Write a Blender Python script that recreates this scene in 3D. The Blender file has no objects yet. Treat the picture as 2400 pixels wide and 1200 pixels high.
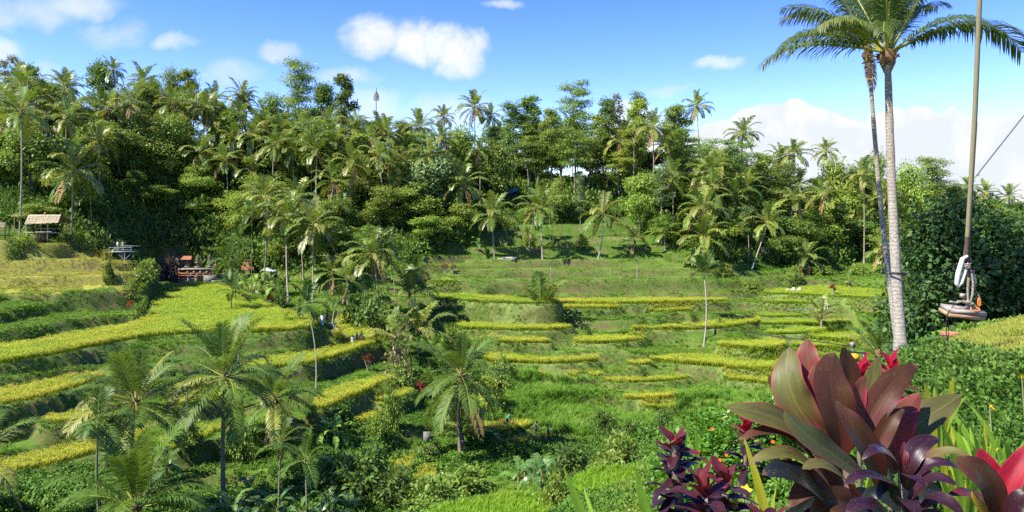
import bpy, math, random
import numpy as np
from mathutils import Vector, Matrix

# ------------------------------------------------------------------ camera, sky, sun
SC = bpy.context.scene
COL = SC.collection
F, CX, HY = 1746.0, 1200.0, 520.0          # focal length, centre and horizon measured on the photograph (2400 px wide)
rnd = random.Random(11)
rng = np.random.default_rng(11)

cam_d = bpy.data.cameras.new('camera')
cam_d.sensor_width = 36.0
cam_d.lens = F / 2400.0 * 36.0
cam_d.shift_y = -(600.0 - HY) / 2400.0
cam_d.clip_start = 0.05
cam_d.clip_end = 3000.0
cam = bpy.data.objects.new('camera', cam_d)
cam.rotation_euler = (math.radians(90), 0, 0)
COL.objects.link(cam)
SC.camera = cam

SUN_AZ = math.radians(-117.0)      # from +Y towards +X: the sun stands to the left
SUN_EL = math.radians(50.0)
sun_d = bpy.data.lights.new('sun', 'SUN')
sun_d.energy = 3.75
sun_d.angle = math.radians(0.5)
sun_d.color = (1.0, 0.94, 0.82)
sun = bpy.data.objects.new('sun', sun_d)
to_sun = Vector((math.sin(SUN_AZ) * math.cos(SUN_EL), math.cos(SUN_AZ) * math.cos(SUN_EL), math.sin(SUN_EL)))
sun.rotation_euler = to_sun.to_track_quat('Z', 'Y').to_euler()
COL.objects.link(sun)

SC.view_settings.view_transform = 'Standard'
SC.view_settings.look = 'None'
SC.view_settings.gamma = 1.0
SC.view_settings.exposure = 1.74
SC.view_settings.use_curve_mapping = False
SC.cycles.max_bounces = 8
SC.cycles.diffuse_bounces = 4
SC.cycles.glossy_bounces = 2
SC.cycles.transmission_bounces = 4
SC.cycles.transparent_max_bounces = 4
SC.cycles.use_denoising = False


class NT:
    """tiny helper to wire shader nodes"""
    def __init__(s, tree):
        s.t = tree
        tree.nodes.clear()

    def n(s, typ, **kw):
        nd = s.t.nodes.new(typ)
        for k, v in kw.items():
            setattr(nd, k, v)
        return nd

    def put(s, sock, val):
        if isinstance(val, bpy.types.NodeSocket):
            s.t.links.new(val, sock)
        elif val is not None:
            if isinstance(val, (tuple, list)) and len(val) == 3 and sock.type == 'RGBA':
                val = (*val, 1.0)
            sock.default_value = val

    def m(s, op, a, b=None, c=None, clamp=False):
        nd = s.n('ShaderNodeMath', operation=op, use_clamp=clamp)
        s.put(nd.inputs[0], a); s.put(nd.inputs[1], b)
        if c is not None: s.put(nd.inputs[2], c)
        return nd.outputs[0]

    def v(s, op, a, b=None):
        nd = s.n('ShaderNodeVectorMath', operation=op)
        s.put(nd.inputs[0], a); s.put(nd.inputs[1], b)
        return nd.outputs[1] if op in ('LENGTH', 'DOT_PRODUCT') else nd.outputs[0]

    def mix(s, f, a, b, blend='MIX'):
        nd = s.n('ShaderNodeMix', data_type='RGBA', blend_type=blend)
        s.put(nd.inputs[0], f); s.put(nd.inputs[6], a); s.put(nd.inputs[7], b)
        return nd.outputs[2]

    def rng(s, x, a, b, c=0.0, d=1.0, smooth=True):
        nd = s.n('ShaderNodeMapRange', interpolation_type='SMOOTHSTEP' if smooth else 'LINEAR')
        for i, q in enumerate((x, a, b, c, d)): s.put(nd.inputs[i], q)
        return nd.outputs[0]

    def noise(s, vec, scale, detail=3.0, rough=0.55, dist=0.0, color=False):
        nd = s.n('ShaderNodeTexNoise')
        s.put(nd.inputs['Vector'], vec); s.put(nd.inputs['Scale'], scale)
        s.put(nd.inputs['Detail'], detail); s.put(nd.inputs['Roughness'], rough); s.put(nd.inputs['Distortion'], dist)
        return nd.outputs['Color' if color else 'Fac']


def build_world():
    w = bpy.data.worlds.new('World')
    SC.world = w
    w.use_nodes = True
    N = NT(w.node_tree)
    sky = N.n('ShaderNodeTexSky', sky_type='NISHITA')
    sky.sun_disc = False
    sky.sun_elevation = SUN_EL
    sky.sun_rotation = SUN_AZ
    sky.altitude = 300.0
    sky.air_density = 1.0
    sky.dust_density = 0.0
    sky.ozone_density = 2.2
    hs = N.n('ShaderNodeHueSaturation')
    hs.inputs['Saturation'].default_value = 1.4
    hs.inputs['Hue'].default_value = 0.532
    hs.inputs['Value'].default_value = 1.08
    N.put(hs.inputs['Color'], sky.outputs[0])
    d = N.n('ShaderNodeTexCoord').outputs['Generated']
    sep = N.n('ShaderNodeSeparateXYZ'); N.put(sep.inputs[0], d)
    ay = N.m('MAXIMUM', N.m('ABSOLUTE', sep.outputs[1]), 0.06)
    u = N.m('DIVIDE', sep.outputs[0], ay)
    vv = N.m('DIVIDE', sep.outputs[2], ay)
    cmb = N.n('ShaderNodeCombineXYZ'); N.put(cmb.inputs[0], u); N.put(cmb.inputs[1], vv)
    uv = cmb.outputs[0]
    nbig = N.noise(uv, 7.0, 6.0, 0.62, 0.3)
    nfin = N.noise(uv, 26.0, 5.0, 0.6)
    warp = N.v('SCALE', N.v('SUBTRACT', N.noise(uv, 9.0, 4.0, 0.6, color=True), (0.5, 0.5, 0.5)), None)
    warp.node.inputs['Scale'].default_value = 0.06
    uvw = N.v('ADD', uv, warp)

    def ell(px, py, rx, ry):
        c = N.v('SUBTRACT', uvw, ((px - CX) / F, (HY - py) / F, 0.0))
        c = N.v('MULTIPLY', c, (F / rx, F / ry, 0.0))
        return N.m('SUBTRACT', 1.0, N.v('DOT_PRODUCT', c, c))

    def union(lst):
        acc = None
        for e in lst:
            x = ell(*e)
            acc = x if acc is None else N.m('MAXIMUM', acc, x)
        return acc
    cumul = union([(880, 85, 90, 62), (985, 100, 120, 66), (1070, 130, 75, 62), (1500, 320, 150, 90), (1470, 260, 60, 36)])
    bank = union([(1830, 350, 165, 112), (1690, 350, 90, 66), (1960, 380, 130, 100), (2120, 365, 120, 122), (2250, 390, 140, 122),
                  (2390, 400, 150, 138), (2600, 380, 180, 150), (1900, 470, 420, 140), (2350, 480, 420, 160)])
    soft = union([(662, 115, 56, 34), (270, 70, 110, 50), (30, 25, 160, 60), (190, 8, 150, 34), (10, 120, 60, 40), (540, 175, 90, 50),
                  (830, 180, 90, 34), (880, 250, 90, 60), (120, 170, 70, 34), (1560, 208, 100, 22), (1680, 150, 60, 18), (1180, 15, 60, 18),
                  (410, 95, 60, 24), (1050, 270, 190, 60)])
    nb = N.m('SUBTRACT', nbig, 0.5)
    nf = N.m('SUBTRACT', nfin, 0.5)
    dc = N.rng(N.m('ADD', N.m('ADD', cumul, N.m('MULTIPLY', nb, 2.8)), N.m('MULTIPLY', nf, 0.8)), -0.15, 1.05)
    db = N.rng(N.m('ADD', N.m('ADD', bank, N.m('MULTIPLY', nb, 1.1)), N.m('MULTIPLY', nf, 0.6)), 0.0, 0.13)
    ds = N.m('MULTIPLY', N.rng(N.m('ADD', N.m('ADD', soft, N.m('MULTIPLY', nb, 3.3)), N.m('MULTIPLY', nf, 0.5)), 0.0, 1.5), 0.62)
    dens = N.m('MAXIMUM', N.m('MAXIMUM', dc, db), ds)
    # underside shading: thicker, lower parts of a cloud are greyer
    sh = N.noise(N.v('ADD', uv, (0.035, -0.03, 0.0)), 9.0, 5.0, 0.6)
    low = N.rng(vv, 0.19, 0.05)
    grey = N.rng(N.m('ADD', sh, N.m('MULTIPLY', low, 0.14)), 0.42, 0.64)
    ccol = N.mix(N.m('MULTIPLY', grey, 0.7), (3.55, 3.55, 3.55), (2.45, 2.68, 3.0))
    ccol = N.mix(N.rng(dc, 0.0, 1.0, 0.0, 0.25), ccol, (3.2, 3.25, 3.36))
    col = N.mix(dens, hs.outputs[0], ccol)
    bg = N.n('ShaderNodeBackground')
    N.put(bg.inputs[0], col)
    bg.inputs[1].default_value = 0.095
    w.cycles.sampling_method = 'MANUAL'
    w.cycles.sample_map_resolution = 256
    out = N.n('ShaderNodeOutputWorld')
    N.put(out.inputs[0], bg.outputs[0])


build_world()

# ------------------------------------------------------------------ small mesh helpers
def W(px, py, Y):
    """point of the place seen at photo pixel (px, py) at distance Y in front of the viewer"""
    return np.array(((px - CX) / F * Y, Y, (HY - py) / F * Y))


class MB:
    def __init__(s):
        s.v = []; s.n = 0; s.f = []; s.uv = []

    def add(s, v, f, mat=0, uv=None):
        v = np.asarray(v, dtype=np.float64).reshape(-1, 3)
        f = np.asarray(f, dtype=np.int64)
        s.v.append(v); s.f.append((f + s.n, mat)); s.n += len(v)
        s.uv.append(np.zeros((len(v), 2)) if uv is None else np.asarray(uv, dtype=np.float64))
        return s

    def build(s, name, mats=(), smooth=False, uv=False):
        me = bpy.data.meshes.new(name)
        V = np.concatenate(s.v) if s.v else np.zeros((0, 3))
        me.vertices.add(len(V)); me.vertices.foreach_set('co', V.astype(np.float32).ravel())
        loops = np.concatenate([f.ravel() for f, _ in s.f])
        tot = np.concatenate([np.full(len(f), f.shape[1]) for f, _ in s.f])
        mi = np.concatenate([np.full(len(f), m) for f, m in s.f])
        start = np.concatenate([[0], np.cumsum(tot)[:-1]])
        me.loops.add(len(loops)); me.loops.foreach_set('vertex_index', loops.astype(np.int32))
        me.polygons.add(len(tot)); me.polygons.foreach_set('loop_start', start.astype(np.int32))
        me.polygons.foreach_set('material_index', mi.astype(np.int32))
        if smooth: me.polygons.foreach_set('use_smooth', np.ones(len(tot), dtype=bool))
        if uv:
            l = me.uv_layers.new(name='UVMap')
            l.data.foreach_set('uv', np.concatenate(s.uv)[loops].astype(np.float32).ravel())
        for m in mats: me.materials.append(m)
        me.update(calc_edges=True)
        return me


def unit(a):
    a = np.asarray(a, dtype=np.float64)
    return a / np.maximum(np.linalg.norm(a, axis=-1, keepdims=True), 1e-9)


def tube(mb, path, rad, sides=6, mat=0, cap=True):
    P = np.asarray(path, dtype=np.float64); n = len(P)
    rad = np.broadcast_to(np.asarray(rad, dtype=np.float64), (n,))
    T = unit(np.gradient(P, axis=0))
    ref = np.where(np.abs(T[:, 2:3]) > 0.92, np.array([[1.0, 0, 0]]), np.array([[0, 0, 1.0]]))
    A = unit(np.cross(T, ref)); B = np.cross(T, A)
    # keep frames continuous
    for i in range(1, n):
        a = A[i - 1] - T[i] * np.dot(A[i - 1], T[i]); A[i] = unit(a); B[i] = np.cross(T[i], A[i])
    th = np.arange(sides) / sides * 2 * math.pi
    V = P[:, None, :] + rad[:, None, None] * (np.cos(th)[None, :, None] * A[:, None, :] + np.sin(th)[None, :, None] * B[:, None, :])
    i, j = np.meshgrid(np.arange(n - 1), np.arange(sides), indexing='ij')
    j2 = (j + 1) % sides
    q = np.stack([i * sides + j, i * sides + j2, (i + 1) * sides + j2, (i + 1) * sides + j], -1).reshape(-1, 4)
    uv = np.stack([np.tile(th / (2 * math.pi), n), np.repeat(np.linspace(0, 1, n), sides)], 1)
    mb.add(V.reshape(-1, 3), q, mat, uv)
    if cap:
        mb.add(V[-1], np.arange(sides)[None, :], mat, uv[-sides:])
        mb.add(V[0][::-1], np.arange(sides)[None, :], mat, uv[:sides])
    return mb


def box(mb, c, s, rz=0.0, mat=0, taper=1.0, rot=None):
    x, y, z = np.asarray(s) / 2.0
    V = np.array([(-x, -y, -z), (x, -y, -z), (x, y, -z), (-x, y, -z), (-x * taper, -y * taper, z), (x * taper, -y * taper, z), (x * taper, y * taper, z), (-x * taper, y * taper, z)])
    if rot is not None: V = V @ np.array(rot).T
    if rz:
        c_, s_ = math.cos(rz), math.sin(rz)
        V = V @ np.array([[c_, s_, 0], [-s_, c_, 0], [0, 0, 1]])
    mb.add(V + np.asarray(c), [(0, 3, 2, 1), (4, 5, 6, 7), (0, 1, 5, 4), (1, 2, 6, 5), (2, 3, 7, 6), (3, 0, 4, 7)], mat)
    return mb


def ball(mb, c, r, mat=0, seg=8, ring=6, sq=(1, 1, 1)):
    V = [(0, 0, -1)]
    for i in range(1, ring):
        a = -math.pi / 2 + math.pi * i / ring
        for j in range(seg):
            b = 2 * math.pi * j / seg
            V.append((math.cos(a) * math.cos(b), math.cos(a) * math.sin(b), math.sin(a)))
    V.append((0, 0, 1))
    V = np.array(V) * r * np.array(sq) + np.asarray(c)
    tri = [(0, 1 + (j + 1) % seg, 1 + j) for j in range(seg)]
    q = []
    for i in range(ring - 2):
        for j in range(seg):
            a = 1 + i * seg + j; b = 1 + i * seg + (j + 1) % seg
            q.append((a, b, b + seg, a + seg))
    t = len(V) - 1; b0 = 1 + (ring - 2) * seg
    tri += [(t, b0 + j, b0 + (j + 1) % seg) for j in range(seg)]
    n0 = mb.n
    mb.add(V, tri, mat)
    mb.f.append((np.array(q) + n0, mat))
    return mb


def leaf_cards(mb, P, D, Nn, L, Wd, mat=0, fold=0.18):
    """many diamond-shaped leaves at once: base P, direction D, normal Nn"""
    P = np.asarray(P); D = unit(D); S = unit(np.cross(D, Nn)); U = np.cross(S, D)
    L = np.broadcast_to(L, (len(P),))[:, None]; Wd = np.broadcast_to(Wd, (len(P),))[:, None]
    mid = P + D * L * 0.5
    V = np.stack([P, mid + S * Wd * 0.5 + U * Wd * fold, P + D * L, mid - S * Wd * 0.5 + U * Wd * fold], 1)
    n = len(P)
    q = (np.arange(n)[:, None] * 4 + np.arange(4)[None, :])
    mb.add(V.reshape(-1, 3), q, mat)
    return mb


def obj(name, mesh, parent=None, loc=None, rot=None, scale=None):
    o = bpy.data.objects.new(name, mesh)
    COL.objects.link(o)
    if parent is not None: o.parent = parent
    if loc is not None: o.location = Vector(loc)
    if rot is not None: o.rotation_euler = rot
    if scale is not None: o.scale = scale if hasattr(scale, '__len__') else (scale,) * 3
    return o


def tag(o, label=None, cat=None, group=None, kind=None):
    if label: o['label'] = label
    if cat: o['category'] = cat
    if group: o['group'] = group
    if kind: o['kind'] = kind
    return o


def empty(name, loc=(0, 0, 0), rz=0.0, **kw):
    o = bpy.data.objects.new(name, None)
    o.empty_display_size = 0.2
    COL.objects.link(o)
    o.location = Vector(loc); o.rotation_euler = (0, 0, rz)
    tag(o, **kw)
    return o


# ------------------------------------------------------------------ materials
def new_mat(name):
    m = bpy.data.materials.new(name)
    m.use_nodes = True
    return m, NT(m.node_tree)


def finish(N, col, rough=0.7, spec=0.3, transl=0.0, tcol=None, bump=None, bstr=0.3, bdist=0.05):
    p = N.n('ShaderNodeBsdfPrincipled')
    N.put(p.inputs['Base Color'], col); N.put(p.inputs['Roughness'], rough)
    N.put(p.inputs['Specular IOR Level'], spec)
    if bump is not None:
        b = N.n('ShaderNodeBump'); b.inputs['Strength'].default_value = bstr; b.inputs['Distance'].default_value = bdist
        N.put(b.inputs['Height'], bump); N.put(p.inputs['Normal'], b.outputs[0])
    sh = p.outputs[0]
    if transl > 0:
        t = N.n('ShaderNodeBsdfTranslucent'); N.put(t.inputs[0], tcol if tcol is not None else col)
        mx = N.n('ShaderNodeMixShader'); mx.inputs[0].default_value = transl
        N.put(mx.inputs[1], sh); N.put(mx.inputs[2], t.outputs[0]); sh = mx.outputs[0]
    o = N.n('ShaderNodeOutputMaterial'); N.put(o.inputs[0], sh)


def leaf_mat(name, a, b, c=None, transl=0.3, rough=0.5, spec=0.35, vary=0.35, ncol=None, nscale=0.08):
    """leaf colour runs a..b from leaf to leaf, c is mixed in from plant to plant"""
    m, N = new_mat(name)
    isl = N.n('ShaderNodeNewGeometry').outputs['Random Per Island']
    oi = N.n('ShaderNodeObjectInfo').outputs['Random']
    col = N.mix(isl, a, b)
    if c is not None:
        col = N.mix(N.rng(oi, 0.25, 1.0, 0.0, 0.85), col, c)
    if ncol is not None:
        pos = N.n('ShaderNodeNewGeometry').outputs['Position']
        col = N.mix(N.rng(N.noise(pos, nscale, 3.0, 0.6), 0.42, 0.62), col, ncol)
    v = N.m('ADD', 1.0 - vary * 0.5, N.m('MULTIPLY', N.m('FRACT', N.m('MULTIPLY', oi, 7.31)), vary))
    hs = N.n('ShaderNodeHueSaturation'); N.put(hs.inputs['Value'], v); N.put(hs.inputs['Color'], col)
    N.put(hs.inputs['Hue'], N.m('ADD', 0.49, N.m('MULTIPLY', N.m('FRACT', N.m('MULTIPLY', oi, 3.7)), 0.02)))
    col = hs.outputs[0]
    tc = N.mix(0.5, col, (0.35, 0.5, 0.03), 'SCREEN') if transl > 0 else None
    tc = N.mix(0.35, col, (0.30, 0.40, 0.02)) if transl > 0 else None
    finish(N, col, rough, spec, transl, tc)
    return m


def plain_mat(name, a, b=None, scale=3.0, rough=0.75, spec=0.25, bstr=0.0, stretch=(1, 1, 1), detail=4.0, lo=0.35, hi=0.65, transl=0.0):
    m, N = new_mat(name)
    tc = N.n('ShaderNodeTexCoord').outputs['Object']
    mp = N.v('MULTIPLY', tc, stretch)
    nz = N.noise(mp, scale, detail, 0.6)
    col = N.mix(N.rng(nz, lo, hi), a, b if b is not None else tuple(q * 0.75 for q in a))
    finish(N, col, rough, spec, transl, None, nz if bstr else None, bstr)
    return m

# ------------------------------------------------------------------ people (bodies prepared first, placed later)
SKIN = plain_mat('skin', (0.42, 0.25, 0.17), (0.38, 0.22, 0.15), 6.0, 0.6)
HAIR = plain_mat('dark_hair', (0.012, 0.010, 0.009), (0.02, 0.015, 0.012), 20.0, 0.6)


def cloth(name, c):
    return plain_mat(name, c, tuple(q * 0.8 for q in c), 8.0, 0.9)


def person_mesh(shirt, legs, shoe, lean=0.0, stride=0.0, arms=((0.12, -0.05), (-0.12, 0.05)), squat=0.0, turn=0.0, sleeves=True, bare_legs=False):
    """one continuous body grown on a jointed skeleton; local axes: facing -Y, feet on z = 0"""
    J, E, Rd, reg = [], [], [], []

    def add(p, r, parent=None, g=0):
        J.append(p); Rd.append(r); reg.append(g)
        if parent is not None: E.append((parent, len(J) - 1))
        return len(J) - 1
    hz = 0.92 - squat * 0.42
    sl, cl = math.sin(lean), math.cos(lean)

    def up(x, y, z):      # trunk point leaned forward (towards -Y) about the hips
        return (x, y * cl - z * sl, hz + z * cl + y * sl)
    pel = add((0, 0, hz), 0.135, None, 1)
    w = add(up(0, 0, 0.16), 0.120, pel, 0)
    ch = add(up(0, 0, 0.36), 0.140, w, 0)
    sh = add(up(0, 0, 0.47), 0.105, ch, 0)
    nk = add(up(0, 0, 0.55), 0.052, sh, 2)
    h1 = add(up(0, -0.015, 0.62), 0.078, nk, 2)
    h2 = add(up(0, -0.012, 0.71), 0.088, h1, 2)
    add(up(0, 0.0, 0.78), 0.055, h2, 2)
    add(up(0, -0.085, 0.655), 0.016, h1, 2)              # nose
    for s, (ax, ay) in zip((-1, 1), arms):
        a = add(up(s * 0.17, 0, 0.46), 0.060, sh, 0)
        el = up(s * 0.23, ay * 0.6 + 0.03, 0.20 + max(0, -ay) * 0.25)
        b = add(el, 0.042, a, 0 if sleeves else 2)
        wr = up(s * (0.22 + ax * 0.0), ay - 0.03, -0.02 + max(0, -ay) * 0.75)
        c = add(wr, 0.028, b, 2)
        d = np.array(wr) - np.array(el); d = d / np.linalg.norm(d)
        hp = np.array(wr) + d * 0.07
        hnd = add(tuple(hp), 0.030, c, 2)
        for k in range(4):
            f1 = add(tuple(hp + d * 0.045 + np.array((0, (k - 1.5) * 0.018, 0))), 0.009, hnd, 2)
            add(tuple(hp + d * (0.075 + 0.008 * (1.5 - abs(k - 1.4))) + np.array((-s * 0.012, (k - 1.5) * 0.018, 0))), 0.008, f1, 2)
        add(tuple(hp + np.array((0, -0.045, 0.0)) + d * 0.01), 0.010, hnd, 2)
    for s in (-1, 1):
        st = stride * s
        hp = add((s * 0.095, 0, hz - 0.06), 0.098, pel, 1)
        kn = add((s * 0.105, -0.03 - max(0, st) * 0.18 - squat * 0.34 + min(0, st) * 0.02, 0.49 - squat * 0.10), 0.062, hp, 2 if bare_legs else 1)
        an = add((s * 0.105, 0.02 - st * 0.22, 0.085), 0.043, kn, 2 if bare_legs else 1)
        add((s * 0.115, -0.10 - st * 0.22, 0.035), 0.034, an, 3)
    me = bpy.data.meshes.new('body_skeleton')
    me.from_pydata(J, E, [])
    o = bpy.data.objects.new('body_skeleton', me)
    COL.objects.link(o)
    md = o.modifiers.new('skin', 'SKIN'); md.use_smooth_shade = True
    sv = me.skin_vertices[0].data
    for i, r in enumerate(Rd): sv[i].radius = (r, r * (0.78 if reg[i] in (0, 1) and r > 0.09 else 1.0)); sv[i].use_root = (i == 0)
    s2 = o.modifiers.new('round', 'SUBSURF'); s2.levels = 1; s2.render_levels = 1
    dg = bpy.context.evaluated_depsgraph_get()
    out = bpy.data.meshes.new_from_object(o.evaluated_get(dg))
    bpy.data.objects.remove(o)
    out.materials.clear()
    for m in (shirt, legs, SKIN, shoe): out.materials.append(m)
    A = np.array([J[a] for a, b in E]); B = np.array([J[b] for a, b in E]); G = [reg[b] for a, b in E]
    co = np.zeros(len(out.polygons) * 3); out.polygons.foreach_get('center', co); co = co.reshape(-1, 3)
    d = B - A
    t = np.clip(((co[:, None, :] - A) * d).sum(-1) / np.maximum((d * d).sum(-1), 1e-9), 0, 1)
    dist = np.linalg.norm(co[:, None, :] - (A + t[..., None] * d), axis=-1)
    idx = dist.argmin(1)
    mi = np.array([G[i] for i in idx], dtype=np.int32)
    out.polygons.foreach_set('material_index', mi)
    out.polygons.foreach_set('use_smooth', np.ones(len(mi), dtype=bool))
    hair = MB(); ball(hair, up(0, 0.018, 0.725), 0.108, 0, 10, 8, (0.92, 1.0, 0.98))
    tube(hair, [up(0, 0.06, 0.72), up(0, 0.085, 0.62), up(0, 0.08, 0.53)], [0.07, 0.065, 0.03], 7, 0)
    return out, hair.build('hair', [HAIR], smooth=True)


WHITE_C = cloth('white_cotton', (0.78, 0.78, 0.76)); JEAN_C = cloth('blue_denim', (0.17, 0.30, 0.52)); DARK_C = cloth('plum_cotton', (0.055, 0.025, 0.045))
BLACK_C = cloth('black_cotton', (0.012, 0.012, 0.014)); KHAKI_C = cloth('brown_cotton', (0.12, 0.075, 0.055)); TEAL_C = cloth('teal_cotton', (0.01, 0.36, 0.30)); PINK_C = cloth('pale_pink_cotton', (0.60, 0.36, 0.28))
GREY_C = cloth('grey_cotton', (0.48, 0.52, 0.55)); SHOE_C = cloth('shoe_leather', (0.10, 0.08, 0.07)); BEIGE_C = cloth('beige_cotton', (0.55, 0.47, 0.36)); NAVY_C = cloth('slate_cotton', (0.035, 0.05, 0.075))
PEOPLE = {
    'white': person_mesh(WHITE_C, JEAN_C, SHOE_C, stride=0.3),
    'plum': person_mesh(DARK_C, KHAKI_C, SHOE_C, stride=0.5, arms=((0.12, -0.05), (-0.12, -0.75)), sleeves=False),
    'grey': person_mesh(GREY_C, WHITE_C, SHOE_C, stride=0.4),
    'black': person_mesh(BLACK_C, BLACK_C, SHOE_C, stride=0.4, sleeves=False),
    'pink': person_mesh(PINK_C, PINK_C, SHOE_C, stride=0.3, lean=0.25, sleeves=False),
    'teal': person_mesh(TEAL_C, KHAKI_C, SHOE_C, lean=0.8, arms=((0.1, -0.35), (-0.1, -0.3)), stride=0.5),
    'slate': person_mesh(NAVY_C, BLACK_C, SHOE_C, stride=0.5, arms=((0.1, -0.3), (-0.1, 0.1)), sleeves=False),
    'blackvest': person_mesh(BLACK_C, BLACK_C, SHOE_C, stride=-0.4, arms=((0.1, -0.25), (-0.1, -0.1)), sleeves=False),
    'hatted': person_mesh(WHITE_C, KHAKI_C, SHOE_C, squat=0.8, lean=0.5),
    'deckwhite': person_mesh(WHITE_C, BEIGE_C, SHOE_C, stride=0.1),
    'deckbeige': person_mesh(BEIGE_C, BEIGE_C, SHOE_C, stride=0.2, sleeves=False, bare_legs=True),
}

# ------------------------------------------------------------------ the lie of the land
# (photo pixel x, photo pixel y, distance) of bare-ground spots, turned into points of the place
CTRL_PIX = [
    # grassy slope in the middle
    (1300, 612, 143), (1100, 612, 140), (1500, 612, 143), (1300, 560, 153), (1300, 500, 167), (1200, 502, 166), (1450, 500, 167),
    (1000, 625, 134), (960, 580, 140), (1000, 655, 128), (1200, 662, 131), (1500, 660, 131), (1640, 645, 134), (1750, 645, 137), (1850, 645, 140),
    # right-hand terraces
    (1900, 690, 127), (2000, 665, 137), (2000, 632, 156), (2070, 700, 126), (2060, 790, 103), (1950, 640, 148),
    # valley
    (1300, 1000, 80), (1500, 1000, 82), (1400, 1060, 70), (1100, 1090, 71), (1250, 1120, 64), (1050, 1150, 64), (900, 1080, 67), (950, 1180, 60),
    (800, 1100, 64), (700, 1180, 58), (500, 1150, 61), (300, 1180, 57), (100, 1180, 54), (0, 1150, 56), (-200, 1150, 50), (950, 900, 90), (1000, 800, 106),
    (900, 760, 112), (1050, 720, 119), (1700, 980, 84), (1800, 930, 88), (1080, 850, 98), (1650, 1000, 70), (1750, 1000, 60),
    # temple and the wood's edge
    (450, 652, 140), (380, 640, 138), (580, 655, 138), (650, 690, 126), (720, 700, 121), (800, 690, 122), (820, 660, 128), (900, 640, 131),
    # left knoll
    (100, 575, 116), (0, 600, 111), (250, 598, 115), (100, 650, 108), (250, 655, 107), (0, 705, 95), (200, 705, 102), (310, 700, 105), (0, 755, 88), (120, 740, 96),
    (-150, 700, 90), (-150, 600, 108),
    # near side
    (2350, 790, 11.3), (2300, 755, 13.7), (2395, 735, 16.5), (2200, 870, 8.6), (2320, 860, 8.7), (2150, 855, 10.2), (2440, 760, 15),
    (2115, 855, 20), (2250, 850, 30), (2400, 735, 60), (2500, 715, 75), (2150, 870, 42), (2350, 705, 90),
    (2050, 910, 30), (2040, 910, 45), (2000, 910, 60), (2050, 860, 80), (1800, 1060, 15), (1850, 1010, 25), (1900, 960, 40), (1900, 930, 60), (1750, 1100, 20),
    (1650, 1160, 25), (1700, 1170, 14), (2060, 890, 10), (2000, 960, 12), (1950, 960, 18),
]
CTRL_XYZ = [
    (0, 0, -1.55), (1.2, 3.0, -1.6), (2.5, 3.0, -1.6), (4.5, 6.5, -1.65), (1.9, 5.6, -2.25), (2.4, 8.3, -3.2), (4.1, 9, -2.6), (3.2, 5.5, -2.1), (0.2, 4.0, -2.6), (-3, 2, -2.6), (-8, 5, -5.5),
    (1.3, 12, -5.6), (1.6, 9.3, -3.9), (-5, 15, -9.5), (3.5, 18, -8.2), (5, 27, -11.6), (8, 41, -14.2), (-1.1, 38, -15.2), (-12, 25, -14), (-20, 18, -14),
    (-35, 38, -20), (-10, 45, -19.5), (8, 10, -1.75), (12, 12, -1.9), (16, 16, -2.3), (14, 23, -3.6), (0, -12, -1.4), (16, -12, -1.2), (-16, -12, -4), (30, 20, -3.4), (36, 45, -7),
    (14, 50, -14.5), (20, 70, -17), (-30, 10, -12), (-50, 50, -21), (-70, 70, -17), (60, 110, -12), (80, 150, -9), (60, 70, -8),
    (-125, 120, 2), (-130, 190, 18), (-95, 190, 17), (-65, 195, 16), (-30, 195, 12), (0, 205, 11), (35, 205, 10), (70, 210, 3), (110, 215, -4), (150, 220, -7),
    (-70, 160, 7), (-40, 160, 3), (-20, 160, 2), (-75, 140, 2), (95, 175, -7), (60, 172, -3), (45, 160, -4),
    (-150, 300, -5), (0, 300, -8), (150, 300, -12), (-150, 430, -15), (0, 430, -15), (150, 430, -15), (-200, 60, -5), (200, 60, -5), (190, 200, -8), (-190, 220, 15),
]

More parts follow.
